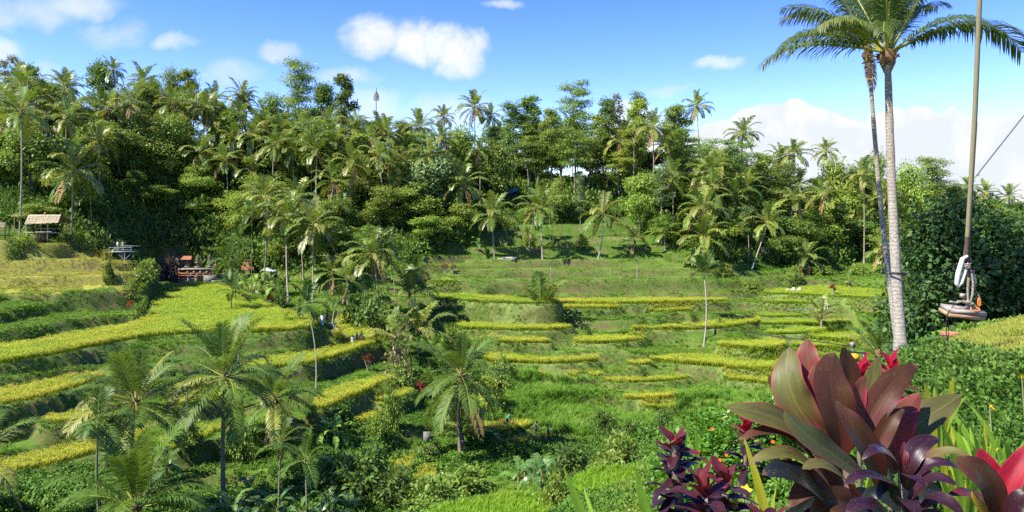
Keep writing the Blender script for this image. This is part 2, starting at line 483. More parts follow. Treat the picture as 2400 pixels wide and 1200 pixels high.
# rice terraces: (name, level, tilt, reference distance, front edge seen at plant foot, back edge seen at plant top, crop height, label)
TERR = [
    # left
    ('big', -13.5, 0.055, 90, [(-60, 864), (60, 845), (150, 828), (280, 801), (380, 788), (500, 781), (620, 781), (700, 775), (745, 767)],
     [(742, 732), (690, 732), (650, 718), (605, 700), (560, 680), (520, 668), (470, 661), (372, 664), (361, 690), (364, 722), (352, 742), (300, 758), (200, 773), (100, 790), (-60, 812)], 0.8,
     'large golden rice field running from the temple to the lower left banks'),
    ('corner', -16.0, 0.05, 98, [(800, 792), (850, 806), (872, 795)], [(862, 770), (835, 742), (795, 736), (790, 755)], 0.7, 'small golden rice plot to the right of the earth steps'),
    ('shelf', -16.4, 0.02, 88, [(560, 872), (640, 864), (720, 858), (790, 838), (850, 816), (885, 806)], [(880, 790), (835, 793), (790, 803), (730, 822), (640, 832), (565, 842)], 0.8,
     'golden rice strip below the earth steps, above the grassy shoulder'),
    ('long', -16.6, 0.02, 72, [(-60, 962), (0, 953), (100, 933), (180, 908), (235, 888)], [(238, 866), (180, 872), (100, 888), (0, 908), (-60, 918)], 0.7, 'golden rice strip second from the top at the left edge'),
    ('nook', -18.4, 0.0, 70, [(105, 997), (190, 988), (240, 975)], [(235, 955), (185, 958), (110, 972)], 0.6, 'small golden rice plot in the brown hollow behind the betel palm'),
    ('lower', -20.6, 0.02, 64, [(-60, 1128), (0, 1117), (110, 1094), (190, 1074), (300, 1040), (330, 1022)], [(330, 1000), (280, 1012), (190, 1030), (100, 1052), (-60, 1092)], 0.7, 'golden rice strip lowest at the left edge'),
    ('behindpalms', -19.6, 0.0, 72, [(380, 1062), (450, 1045), (560, 1010)], [(560, 975), (450, 1000), (380, 1020)], 0.6, 'dull golden rice strip seen between the two tall coconut palms'),
    ('behindpalmsb', -18.0, 0.0, 76, [(390, 955), (470, 945), (560, 925), (620, 905)], [(620, 885), (540, 895), (400, 925)], 0.6, 'golden rice strip behind the crowns of the coconut palms'),
    ('spur', -18.6, 0.02, 80, [(735, 968), (790, 946), (850, 922), (916, 893)], [(915, 880), (860, 882), (800, 902), (745, 925)], 0.75, 'golden rice strip on the rounded spur below the grassy shoulder'),
    ('spurb', -19.6, 0.0, 82, [(880, 945), (925, 938), (962, 926)], [(960, 906), (915, 910), (885, 925)], 0.6, 'small golden rice plot at the tip of the spur'),
    ('spurc', -20.6, 0.0, 78, [(835, 992), (870, 990), (900, 975)], [(895, 955), (860, 962), (838, 975)], 0.55, 'ragged olive rice plot on the steep spur'),
    ('patcha', -22.6, 0.12, 66, [(930, 1105), (960, 1100), (968, 1075)], [(965, 1062), (940, 1065), (925, 1085)], 0.6, 'upper of two small golden patches in the scrub'),
    ('patchb', -23.2, 0.12, 64, [(985, 1132), (1010, 1130), (1022, 1108)], [(1018, 1090), (995, 1092), (980, 1115)], 0.6, 'lower of two small golden patches in the scrub'),
    ('basin', -22.3, 0.03, 78, [(1095, 1022), (1150, 1022), (1205, 1012), (1242, 1002)], [(1240, 985), (1185, 985), (1140, 992), (1100, 1000)], 0.8, 'golden rice plot beside the walkers in the valley'),
    ('basinb', -23.0, 0.03, 77, [(1155, 1046), (1215, 1048), (1262, 1038), (1290, 1026)], [(1290, 1012), (1255, 1012), (1220, 1020), (1160, 1030)], 0.8, 'golden rice plot just below the walkers in the valley'),
    # right
    ('topleft', -12.6, 0.01, 124, [(985, 694), (1050, 702), (1130, 710), (1240, 714), (1310, 712)], [(1310, 702), (1230, 700), (1140, 692), (1050, 684), (985, 676)], 0.6, 'long thin green-gold strip at the top of the terraces beside the palms'),
    ('top', -13.7, 0.0, 125, [(1250, 713), (1350, 712), (1450, 714), (1550, 712), (1640, 710), (1698, 708)], [(1698, 698), (1600, 698), (1450, 698), (1300, 700), (1250, 702)], 0.75, 'topmost golden strip across the middle terraces'),
    ('topb', -14.2, 0.0, 122, [(1318, 724), (1380, 725), (1448, 724)], [(1448, 713), (1380, 712), (1318, 714)], 0.75, 'short golden strip just under the topmost one'),
    ('row2a', -14.9, 0.0, 119, [(1128, 738), (1180, 738), (1235, 736), (1320, 730)], [(1320, 720), (1235, 724), (1180, 725), (1128, 727)], 0.7, 'golden strip left of the stemless young palm'),
    ('row2b', -14.9, 0.0, 118, [(1518, 732), (1580, 732), (1628, 729)], [(1628, 719), (1580, 720), (1518, 722)], 0.7, 'short golden strip right of centre in the second row'),
    ('row3a', -16.2, 0.0, 114, [(1075, 772), (1140, 774), (1220, 776), (1300, 776), (1335, 770)], [(1335, 760), (1300, 762), (1200, 760), (1130, 757), (1075, 757)], 0.75, 'golden strip at the foot of the stemless young palm'),
    ('row3b', -16.2, 0.0, 113, [(1488, 774), (1560, 775), (1640, 774), (1720, 768), (1778, 757)], [(1775, 742), (1725, 744), (1650, 757), (1560, 763), (1488, 765)], 0.8, 'broad golden strip crossed by the lone slender palm'),
    ('row4a', -17.4, 0.0, 108, [(1130, 802), (1200, 806), (1285, 806)], [(1285, 793), (1200, 791), (1130, 786)], 0.75, 'golden strip fourth from the top, left one'),
    ('row4b', -17.4, 0.0, 107, [(1350, 806), (1430, 807), (1508, 798)], [(1508, 784), (1430, 785), (1350, 792)], 0.75, 'short thick golden strip in the middle of the fourth row'),
    ('row4c', -17.2, 0.01, 108, [(1690, 812), (1740, 820), (1800, 822), (1840, 812)], [(1835, 795), (1790, 795), (1740, 800), (1690, 800)], 0.75, 'golden strip of the fourth row at the bend of the hill'),
    ('row5a', -19.0, 0.0, 101, [(1140, 850), (1210, 852), (1300, 855), (1395, 849)], [(1395, 836), (1300, 838), (1210, 836), (1140, 828)], 0.8, 'golden strip fifth from the top, left one'),
    ('row5m', -19.2, 0.0, 100, [(1478, 858), (1518, 856)], [(1518, 843), (1478, 845)], 0.7, 'tiny golden plot between the two long strips of the fifth row'),
    ('row5b', -19.1, 0.0, 101, [(1530, 848), (1600, 855), (1700, 862), (1780, 870), (1850, 868)], [(1850, 842), (1780, 838), (1700, 835), (1610, 832), (1530, 838)], 0.85, 'broadest golden strip of the right-hand terraces'),
    ('row6a', -20.2, 0.0, 96, [(1265, 884), (1330, 888), (1405, 884)], [(1405, 873), (1330, 872), (1265, 871)], 0.65, 'sparse golden strip sixth from the top, left one'),
    ('row6b', -20.6, 0.0, 96, [(1420, 897), (1500, 899), (1560, 895), (1612, 889)], [(1612, 880), (1550, 882), (1500, 887), (1420, 885)], 0.65, 'thin golden strip bordering the tall grass'),
    ('row6c', -20.2, 0.0, 96, [(1700, 890), (1760, 898), (1830, 905)], [(1830, 885), (1760, 876), (1700, 872)], 0.7, 'golden strip of the sixth row near the red leaves'),
    ('row7', -21.4, 0.0, 90, [(1468, 938), (1530, 937), (1585, 932)], [(1582, 922), (1530, 925), (1468, 928)], 0.65, 'short bright golden strip above the tall grass'),
    ('row8', -22.2, 0.0, 88, [(1515, 958), (1560, 960), (1578, 956)], [(1578, 946), (1550, 947), (1515, 950)], 0.6, 'scrap of golden rice above the lowest one'),
    ('row9', -23.2, 0.0, 84, [(1500, 978), (1530, 979), (1537, 976)], [(1535, 963), (1515, 962), (1502, 965)], 0.6, 'lowest scrap of golden rice in the scrub'),
    ('rightA', -12.6, 0.02, 128, [(1790, 690), (1860, 692), (1960, 697), (2090, 704)], [(2090, 680), (1990, 672), (1900, 668), (1800, 680)], 0.6, 'green rice terrace on the right below the hedge'),
    ('rightB', -15.0, 0.0, 116, [(1980, 733), (2030, 736), (2090, 740)], [(2090, 728), (2030, 726), (1980, 725)], 0.6, 'thin dull strip on the right under the brown bank'),
    ('rightC', -15.8, 0.0, 114, [(1780, 744), (1840, 745), (1905, 742)], [(1905, 731), (1840, 729), (1780, 734)], 0.65, 'green-gold strip on the right beside the clump of fronds'),
    ('rightD', -16.4, 0.0, 112, [(1790, 763), (1870, 762), (1950, 761), (1992, 758)], [(1990, 750), (1930, 747), (1850, 748), (1790, 752)], 0.7, 'green strip below the clump of fronds'),
    ('rightE', -17.0, 0.0, 110, [(1800, 785), (1860, 785), (1920, 780), (1975, 770)], [(1975, 761), (1910, 765), (1850, 770), (1800, 772)], 0.7, 'green-gold strip sweeping towards the bend of the hill'),
    ('rightF', -17.6, 0.0, 107, [(1905, 796), (1970, 800), (2050, 797), (2060, 793)], [(2055, 780), (2000, 775), (1950, 776), (1905, 784)], 0.75, 'bright green-gold strip left of the leaning coconut trunk'),
    ('rightG', -18.4, 0.0, 104, [(1860, 815), (1930, 818), (2000, 813), (2060, 812)], [(2060, 799), (1990, 801), (1920, 802), (1860, 800)], 0.75, 'golden strip over the red cordyline tops'),
    ('rightH', -19.4, 0.0, 100, [(1890, 840), (1960, 842), (2040, 838)], [(2040, 824), (1960, 824), (1890, 826)], 0.7, 'lowest golden strip on the right, behind the red cordyline tops'),
    # near side, still green
    ('nearA', -14.4, 0.0, 38, [(1010, 1225), (1150, 1235), (1290, 1225)], [(1285, 1160), (1230, 1145), (1160, 1145), (1080, 1165), (1030, 1190)], 0.75, 'bright green young rice plot at the bottom of the slope'),
    ('nearB', -13.7, 0.05, 40, [(1340, 1170), (1430, 1160), (1470, 1140)], [(1478, 1085), (1420, 1085), (1370, 1092), (1330, 1120)], 0.75, 'bright green young rice plot above the big strap leaf'),
    ('far', -7.2, 0.0, 62, [(2365, 728), (2420, 728), (2480, 726)], [(2480, 712), (2420, 712), (2365, 715)], 0.7, 'yellow rice field far off at the right edge'),
]


def terr_xy(py, px, lev, tilt, y0):
    Y = -(lev - tilt * y0) / ((py - HY) / F + tilt)
    return ((px - CX) / F * Y, Y)


def deeper(nm, p):
    k = 1 + (1.3 / p[1] if nm[:3] in ('row', 'top', 'rig') else 0.0)
    return (p[0] * k, p[1] * k)


POLY = []
for t in TERR:
    nm, lev, tilt, y0, fr, bk, hh, lab = t
    pts = [terr_xy(py, px, lev, tilt, y0) for px, py in fr] + [deeper(nm, terr_xy(py, px, lev + hh, tilt, y0)) for px, py in bk]
    POLY.append(np.array(pts))


# bare grass ledges and paths stepping up the middle mound and the right slope: (front edge as photo x and distance, depth)
LEDGE = [
    ([(1010, 127), (1150, 129), (1300, 130), (1450, 131), (1600, 132), (1670, 134)], 3.0),
    ([(1060, 133.5), (1200, 135), (1350, 135.5), (1500, 136), (1620, 138)], 3.0),
    ([(1100, 140), (1200, 141), (1300, 141.5), (1420, 142), (1560, 143)], 3.0),
    ([(1090, 146), (1180, 147), (1290, 147.5), (1400, 148), (1510, 148)], 2.6),
    ([(1150, 152), (1260, 153), (1400, 153.5), (1500, 153)], 2.6),
    ([(1200, 158.5), (1300, 159), (1420, 159.5)], 2.6),
    ([(1700, 128), (1780, 127), (1900, 124.5), (2060, 122)], 2.2),
    ([(1690, 135), (1780, 135), (1850, 136)], 2.4),
    ([(-60, 103), (60, 105), (160, 106.5), (250, 108), (300, 109)], 2.4),
    ([(-60, 98), (80, 100), (200, 102), (300, 105)], 2.2),
    ([(-60, 108.5), (80, 110), (220, 112)], 2.0),
    ([(880, 91), (930, 92), (990, 93)], 2.0),
    ([(1340, 117), (1420, 117), (1490, 117)], 2.2),
    ([(1310, 104), (1400, 104), (1520, 103.5)], 2.2),
]


def smooth_poly(P, k=2):
    for _ in range(k):
        Q = np.roll(P, -1, axis=0)
        P = np.stack([P * 0.75 + Q * 0.25, P * 0.25 + Q * 0.75], 1).reshape(-1, 2)
    return P


POLY = [smooth_poly(p, 1) for p in POLY]
LPOLY = []
for fr, dep in LEDGE:
    f_ = [((px - CX) / F * Y, Y) for px, Y in fr]
    b_ = [(x * (1 + dep * (0.35 if i in (0, len(f_) - 1) else 1.0) / y), y + dep * (0.35 if i in (0, len(f_) - 1) else 1.0)) for i, (x, y) in enumerate(f_)][::-1]
    LPOLY.append(smooth_poly(np.array(f_ + b_), 2))


def sdf(P, X, Y):
    """signed distance to polygon, negative inside"""
    A = P; B = np.roll(P, -1, axis=0)
    d2 = np.full(X.shape, 1e9); ins = np.zeros(X.shape, dtype=bool)
    for (ax, ay), (bx, by) in zip(A, B):
        ex, ey = bx - ax, by - ay
        wx, wy = X - ax, Y - ay
        tt = np.clip((wx * ex + wy * ey) / max(ex * ex + ey * ey, 1e-9), 0, 1)
        d2 = np.minimum(d2, (wx - ex * tt) ** 2 + (wy - ey * tt) ** 2)
        c = ((ay <= Y) & (by > Y)) | ((by <= Y) & (ay > Y))
        if ey != 0:
            ins ^= c & (X < ax + (Y - ay) / ey * ex)
    d = np.sqrt(d2)
    return np.where(ins, -d, d)


def vnoise(X, Y, s, seed=0):
    """cheap value noise"""
    x = X / s; y = Y / s
    xi = np.floor(x).astype(np.int64); yi = np.floor(y).astype(np.int64)
    fx = x - xi; fy = y - yi
    fx = fx * fx * (3 - 2 * fx); fy = fy * fy * (3 - 2 * fy)

    def hsh(a, b):
        n = (a * 374761393 + b * 668265263 + seed * 974634777) & 0x7fffffff
        n = (n ^ (n >> 13)) * 1274126177 & 0x7fffffff
        return ((n ^ (n >> 16)) & 0xffff) / 65535.0
    return (hsh(xi, yi) * (1 - fx) + hsh(xi + 1, yi) * fx) * (1 - fy) + (hsh(xi, yi + 1) * (1 - fx) + hsh(xi + 1, yi + 1) * fx) * fy


# thin-plate surface through the control points
_c = [tuple(W(*p)) for p in CTRL_PIX] + [tuple(map(float, p)) for p in CTRL_XYZ]
for t, P in zip(TERR, POLY):
    c = P.mean(axis=0)
    if t[0] == 'big':
        for q in P[::6]: _c.append((q[0], q[1], t[1] + t[2] * (q[1] - t[3]) - 0.3))
    else:
        _c.append((c[0], c[1], t[1] + t[2] * (c[1] - t[3])))
_c = np.array(_c)
_S = 50.0


def _k(r2):
    return 0.5 * r2 * np.log(r2 + 1e-12)


_px, _py = _c[:, 0] / _S, _c[:, 1] / _S
_K = _k((_px[:, None] - _px[None]) ** 2 + (_py[:, None] - _py[None]) ** 2) + np.eye(len(_c)) * 0.004
_Pm = np.stack([np.ones_like(_px), _px, _py], 1)
_A = np.block([[_K, _Pm], [_Pm.T, np.zeros((3, 3))]])
_sol = np.linalg.solve(_A, np.concatenate([_c[:, 2], np.zeros(3)]))


def base_h(X, Y):
    out = np.empty(X.shape)
    xf, yf, of = X.ravel() / _S, Y.ravel() / _S, out.reshape(-1)
    for i in range(0, len(xf), 40000):
        a, b = xf[i:i + 40000], yf[i:i + 40000]
        k = _k((a[:, None] - _px[None]) ** 2 + (b[:, None] - _py[None]) ** 2)
        of[i:i + 40000] = k @ _sol[:-3] + _sol[-3] + _sol[-2] * a + _sol[-1] * b
    return out


LLEV = [float(base_h(P[:, 0], P[:, 1]).mean()) + 0.1 for P in LPOLY]


def sst(a, b, x):
    t = np.clip((x - a) / (b - a), 0, 1)
    return t * t * (3 - 2 * t)


FOREST_EDGE = np.array([(-400, 130), (-60, 128), (0, 122), (160, 122), (250, 128), (330, 146), (380, 154), (520, 150), (620, 143), (800, 128), (930, 132), (1000, 138), (1080, 146), (1180, 164), (1300, 172), (1450, 170),
                        (1530, 152), (1700, 143), (1850, 150), (2000, 160), (2100, 156), (2400, 146), (2800, 140)], dtype=float)


def forest_y(px):
    return np.interp(px, FOREST_EDGE[:, 0], FOREST_EDGE[:, 1])


def to_px(X, Y):
    return CX + F * X / np.maximum(Y, 0.5)


PADS = [(-24.1, 96.0, -13.32, 1.5), (-23.0, 97.2, -13.8, 0.6), (-23.0, 95.4, -14.5, 0.7), (-73.0, 116.0, -3.35, 3.6), (-76.6, 112.0, -2.7, 2.0), (-65.7, 140.8, -11.3, 2.6), (-61.0, 139.8, -11.45, 3.0), (-57.0, 139.5, -11.45, 3.0),
        (-8.3, 73.0, -21.55, 0.9)]


def height(X, Y):
    X = np.asarray(X, dtype=np.float64); Y = np.asarray(Y, dtype=np.float64)
    h = base_h(X, Y)
    px = to_px(X, Y)
    # ledges left between and above the planted terraces
    st = 1.5
    tt = (h + 0.7 * vnoise(X, Y, 22, 3) + 0.25 * vnoise(X, Y, 6, 4)) / st
    fl = np.floor(tt); fr = tt - fl
    led = h + st * (sst(0.76, 1.0, fr) - fr) * 1.0
    m = sst(56, 64, Y) * (1 - sst(164, 174, Y)) * (1 - sst(-4, 6, Y - forest_y(px)))
    m = m * np.where((px < 340) & (h > -12.5), 0.9, 1.0)
    h = h * (1 - m) + led * m
    h += (vnoise(X, Y, 2.4, 5) - 0.5) * 0.28 * sst(20, 60, Y) + (vnoise(X, Y, 0.9, 6) - 0.5) * 0.14 * sst(4, 20, Y)
    h += (vnoise(X, Y, 1.1, 8) - 0.5) * 0.05 + (vnoise(X, Y, 9, 9) - 0.5) * 0.8 * sst(120, 150, Y)
    steps = [(t[1], t[2], t[3], P, k) for k, (t, P) in enumerate(zip(TERR, POLY))] + [(l, 0.03, P[:, 1].mean(), P, 90 + k) for k, (l, P) in enumerate(zip(LLEV, LPOLY))]
    for lev, tl, yr, P, i in sorted(steps, key=lambda q: q[0]):
        lo = P.min(0) - 2.2; hi = P.max(0) + 2.2
        s = (X > lo[0]) & (X < hi[0]) & (Y > lo[1]) & (Y < hi[1])
        if not s.any(): continue
        wob = (vnoise(X[s], Y[s], 1.7, 20 + i) - 0.5) * 0.5
        d = sdf(P, X[s], Y[s]) + wob * 0.6
        L = lev + tl * (Y[s] - yr)
        w = 1 - sst(0.45, 1.25, d)
        lip = 0.14 * np.exp(-((d - 0.35) / 0.25) ** 2)
        h[s] = h[s] * (1 - w) + (L + lip) * w
    for qx, qy, qz, qr in PADS:      # levelled ground under huts, temple, steps
        w = 1 - sst(qr, qr + min(1.3, qr * 0.8), np.hypot(X - qx, Y - qy))
        h = h * (1 - w) + qz * w
    return h


def axis_pts(segs):
    out = []
    for a, b, d in segs:
        out.append(np.arange(a, b, d))
    return np.concatenate(out + [[segs[-1][1]]])


GX = axis_pts([(-260, -110, 6), (-110, -70, 1.6), (-70, -6, 0.5), (-6, 14, 0.34), (14, 60, 0.5), (60, 110, 1.6), (110, 280, 6)])
GY = axis_pts([(-40, 0, 2), (0, 20, 0.3), (20, 60, 0.6), (60, 142, 0.38), (142, 175, 0.8), (175, 240, 2.2), (240, 900, 22)])
XX, YY = np.meshgrid(GX, GY)
ZZ = height(XX, YY)


def ground_z(x, y):
    return float(height(np.array([x]), np.array([y]))[0])


def in_poly_px(poly, px, py):
    ins = np.zeros(px.shape, dtype=bool)
    n = len(poly)
    for i in range(n):
        ax, ay = poly[i]; bx, by = poly[(i + 1) % n]
        c = ((ay <= py) & (by > py)) | ((by <= py) & (ay > py))
        if by != ay: ins ^= c & (px < ax + (py - ay) / (by - ay) * (bx - ax))
    return ins


GOLD_ZONE = [(-300, 560), (160, 560), (300, 600), (330, 650), (325, 700), (200, 668), (100, 690), (-300, 720)]
DRY_ZONE = [(1040, 600), (1500, 600), (1700, 640), (1650, 700), (1100, 690), (1000, 650)]
LAWN_ZONE = [(1080, 480), (1500, 480), (1560, 600), (1060, 600)]
NEAR_LAWN = [(2190, 840), (2260, 755), (2400, 725), (2700, 700), (2700, 850), (2400, 850), (2300, 850)]

# ---- ground materials
def terrain_material():
    m, N = new_mat('hillside_ground')
    g = N.n('ShaderNodeNewGeometry')
    pos = g.outputs['Position']
    sep = N.n('ShaderNodeSeparateXYZ'); N.put(sep.inputs[0], g.outputs['True Normal'])
    at = N.n('ShaderNodeAttribute', attribute_name='zone')
    zs = N.n('ShaderNodeSeparateColor'); N.put(zs.inputs[0], at.outputs['Color'])
    n1 = N.noise(pos, 0.22, 5.0, 0.62)
    n2 = N.noise(pos, 2.4, 5.0, 0.65)
    n3 = N.noise(pos, 14.0, 4.0, 0.65)
    col = N.mix(N.rng(n1, 0.38, 0.62), (0.062, 0.140, 0.014), (0.110, 0.195, 0.020))
    col = N.mix(N.rng(n2, 0.45, 0.68), col, (0.125, 0.185, 0.028))
    col = N.mix(N.rng(n2, 0.52, 0.30, 0.0, 0.45), col, (0.035, 0.070, 0.014))
    gold = N.mix(N.rng(n2, 0.40, 0.62), (0.34, 0.31, 0.045), (0.24, 0.26, 0.034))
    col = N.mix(zs.outputs[0], col, gold)
    dry = N.mix(N.rng(n2, 0.40, 0.6), (0.125, 0.165, 0.032), (0.090, 0.170, 0.020))
    col = N.mix(N.m('MULTIPLY', zs.outputs[1], N.rng(n1, 0.35, 0.6)), col, dry)
    lawn = N.mix(N.rng(n2, 0.4, 0.6), (0.065, 0.150, 0.014), (0.050, 0.115, 0.012))
    col = N.mix(zs.outputs[2], col, lawn)
    # bare earth where the bank is cut steep
    earth = N.mix(n3, (0.10, 0.075, 0.035), (0.20, 0.155, 0.075))
    steep = N.m('MULTIPLY', N.rng(sep.outputs[2], 0.70, 0.48), N.rng(N.m('ADD', n2, N.m('MULTIPLY', n1, 0.5)), 0.70, 0.90))
    bank = N.mix(N.rng(n2, 0.40, 0.62), (0.055, 0.080, 0.018), (0.130, 0.115, 0.042))
    col = N.mix(N.rng(sep.outputs[2], 0.86, 0.66, 0.0, 0.4), col, bank)  # steep faces darkened in the colour as painted bank shade, plus dry-grass brown
    col = N.mix(steep, col, earth)
    lp = N.n('ShaderNodeAttribute', attribute_name='lip').outputs['Fac']
    col = N.mix(N.m('MULTIPLY', lp, N.rng(n2, 0.30, 0.55, 0.35, 0.95)), col, N.mix(n3, (0.15, 0.22, 0.045), (0.21, 0.24, 0.075)))
    col = N.mix(N.rng(n3, 0.35, 0.7, 0.0, 0.3), col, (0.045, 0.07, 0.016))
    finish(N, col, 0.9, 0.1, 0.0, None, N.m('ADD', n3, n2), 0.9, 0.12)
    return m


def build_terrain():
    ny, nx = XX.shape
    V = np.stack([XX, YY, ZZ], -1).reshape(-1, 3)
    i, j = np.meshgrid(np.arange(ny - 1), np.arange(nx - 1), indexing='ij')
    q = np.stack([i * nx + j, i * nx + j + 1, (i + 1) * nx + j + 1, (i + 1) * nx + j], -1).reshape(-1, 4)
    mb = MB(); mb.add(V, q)
    me = mb.build('ground', [terrain_material()], smooth=True)
    px = to_px(V[:, 0], V[:, 1]); py = HY - F * V[:, 2] / np.maximum(V[:, 1], 0.5)
    far = V[:, 1] > 60
    zone = np.zeros((len(V), 4), dtype=np.float32); zone[:, 3] = 1
    j1 = (vnoise(V[:, 0], V[:, 1], 3.0, 31) - 0.5) * 26
    zone[:, 0] = in_poly_px(GOLD_ZONE, px, py + j1) & far
    zone[:, 1] = in_poly_px(DRY_ZONE, px, py + j1) & far
    zone[:, 2] = (in_poly_px(LAWN_ZONE, px, py + j1) & far)
    near = V[:, 1] < 25
    zone[:, 0] = np.maximum(zone[:, 0], 0.55 * (in_poly_px(NEAR_LAWN, px, py) & near & (vnoise(V[:, 0], V[:, 1], 1.3, 33) > 0.35)))
    lip = np.zeros(len(V), dtype=np.float32)
    for k, P in enumerate(POLY + LPOLY):
        lo = P.min(0) - 1.6; hi = P.max(0) + 1.6
        s = (V[:, 0] > lo[0]) & (V[:, 0] < hi[0]) & (V[:, 1] > lo[1]) & (V[:, 1] < hi[1])
        d = sdf(P, V[s, 0], V[s, 1]) + (vnoise(V[s, 0], V[s, 1], 2.5, 15) - 0.5) * 0.5
        lip[s] = np.maximum(lip[s], sst(-0.4, 0.1, d) * (1 - sst(0.3, 0.6, d)) if k < len(POLY) else 0.55 * sst(-1.3, -0.5, d) * (1 - sst(0.1, 0.4, d)))
    la = me.attributes.new('lip', 'FLOAT', 'POINT'); la.data.foreach_set('value', lip)
    a = me.attributes.new('zone', 'FLOAT_COLOR', 'POINT')
    a.data.foreach_set('color', zone.ravel())
    o = obj('ground', me)
    tag(o, 'grassy terraced hillside and valley floor', None, None, 'structure')
    return o


build_terrain()

# ------------------------------------------------------------------ rice, grass, weeds: masses nobody could count
PROTO = {}


def proto_collection(name, meshes):
    c = bpy.data.collections.new(name)
    for i, me in enumerate(meshes):
        o = bpy.data.objects.new('%s_clump' % name, me)
        c.objects.link(o)
    PROTO[name] = c
    return c


def scatter_tree(name, coll):
    t = bpy.data.node_groups.new('scatter_' + name, 'GeometryNodeTree')
    t.interface.new_socket('Geometry', in_out='INPUT', socket_type='NodeSocketGeometry')
    t.interface.new_socket('Geometry', in_out='OUTPUT', socket_type='NodeSocketGeometry')
    n = t.nodes; l = t.links
    gi = n.new('NodeGroupInput'); go = n.new('NodeGroupOutput')
    ci = n.new('GeometryNodeCollectionInfo'); ci.inputs['Collection'].default_value = coll
    ci.inputs['Separate Children'].default_value = True; ci.inputs['Reset Children'].default_value = True
    ip = n.new('GeometryNodeInstanceOnPoints'); ip.inputs['Pick Instance'].default_value = True

    def named(nm, typ):
        a = n.new('GeometryNodeInputNamedAttribute'); a.data_type = typ; a.inputs['Name'].default_value = nm
        return [o for o in a.outputs if o.enabled and o.name == 'Attribute'][0]
    l.new(gi.outputs[0], ip.inputs['Points'])
    l.new(ci.outputs[0], ip.inputs['Instance'])
    l.new(named('pick', 'INT'), ip.inputs['Instance Index'])
    l.new(named('scl', 'FLOAT_VECTOR'), ip.inputs['Scale'])
    er = n.new('FunctionNodeEulerToRotation'); l.new(named('rot', 'FLOAT_VECTOR'), er.inputs[0])
    l.new(er.outputs[0], ip.inputs['Rotation'])
    l.new(ip.outputs[0], go.inputs[0])
    return t


TREES_GN = {}


def scatter(name, proto, P, scl, tilt=0.12, tint=None, label=None, seed=0, zs=None):
    """one object whose points carry a clump each"""
    r = np.random.default_rng(seed + 1)
    n = len(P)
    coll = PROTO[proto]
    if proto not in TREES_GN: TREES_GN[proto] = scatter_tree(proto, coll)
    me = bpy.data.meshes.new(name)
    me.vertices.add(n); me.vertices.foreach_set('co', np.asarray(P, dtype=np.float32).ravel())
    rot = np.stack([r.normal(0, tilt, n), r.normal(0, tilt, n), r.uniform(0, 6.283, n)], 1).astype(np.float32)
    s = np.asarray(scl, dtype=np.float32)
    s3 = np.stack([s, s, s * (1.0 if zs is None else np.asarray(zs, dtype=np.float32))], 1).astype(np.float32)
    a = me.attributes.new('rot', 'FLOAT_VECTOR', 'POINT'); a.data.foreach_set('vector', rot.ravel())
    a = me.attributes.new('scl', 'FLOAT_VECTOR', 'POINT'); a.data.foreach_set('vector', s3.ravel())
    a = me.attributes.new('pick', 'INT', 'POINT'); a.data.foreach_set('value', r.integers(0, len(coll.objects), n).astype(np.int32))
    a = me.attributes.new('tint', 'FLOAT', 'POINT'); a.data.foreach_set('value', (np.zeros(n) if tint is None else np.asarray(tint)).astype(np.float32))
    me.update()
    o = obj(name, me)
    md = o.modifiers.new('planting', 'NODES'); md.node_group = TREES_GN[proto]
    tag(o, label, None, None, 'stuff')
    return o


def blade_mesh(seed, n, h, spread, wid, bend, name, mats, heads=0, head_w=0.03, foot=0.06):
    r = np.random.default_rng(seed)
    mb = MB()
    for i in range(n):
        a = r.uniform(0, 6.283); hh = h * r.uniform(0.65, 1.05); b = bend * r.uniform(0.4, 1.4)
        d = np.array((math.cos(a), math.sin(a), 0)); s = np.array((-d[1], d[0], 0))
        tw = r.uniform(-1, 1); s = unit(s + d * tw)
        p0 = d * r.uniform(0, foot) + np.array((0, 0, -0.03)); p1 = p0 + d * spread * 0.35 * hh + np.array((0, 0, hh * 0.62)); p2 = p0 + d * (spread + b) * hh + np.array((0, 0, hh * (1.0 - 0.35 * b)))
        w = wid * r.uniform(0.7, 1.2)
        mb.add([p0 - s * w * 0.4, p0 + s * w * 0.4, p1 + s * w * 0.5, p1 - s * w * 0.5, p2], [(0, 1, 2, 3)], 0)
        mb.f.append((np.array([(3, 2, 4)]) + mb.n - 5, 0))
    for i in range(heads):
        a = r.uniform(0, 6.283); d = np.array((math.cos(a), math.sin(a), 0)); s = unit(np.array((-d[1], d[0], r.uniform(-0.3, 0.3))))
        hh = h * r.uniform(0.82, 1.08)
        p0 = d * spread * 0.4 * hh + np.array((0, 0, hh * 0.86)); p1 = p0 + d * h * 0.16 + np.array((0, 0, h * 0.07)); p2 = p1 + d * h * 0.13 - np.array((0, 0, h * 0.16))
        w = head_w * r.uniform(0.7, 1.2)
        mb.add([p0, p1 - s * w, p1 + s * w, p2], [(0, 2, 1), (1, 2, 3)], 1)
    return mb.build(name, mats)


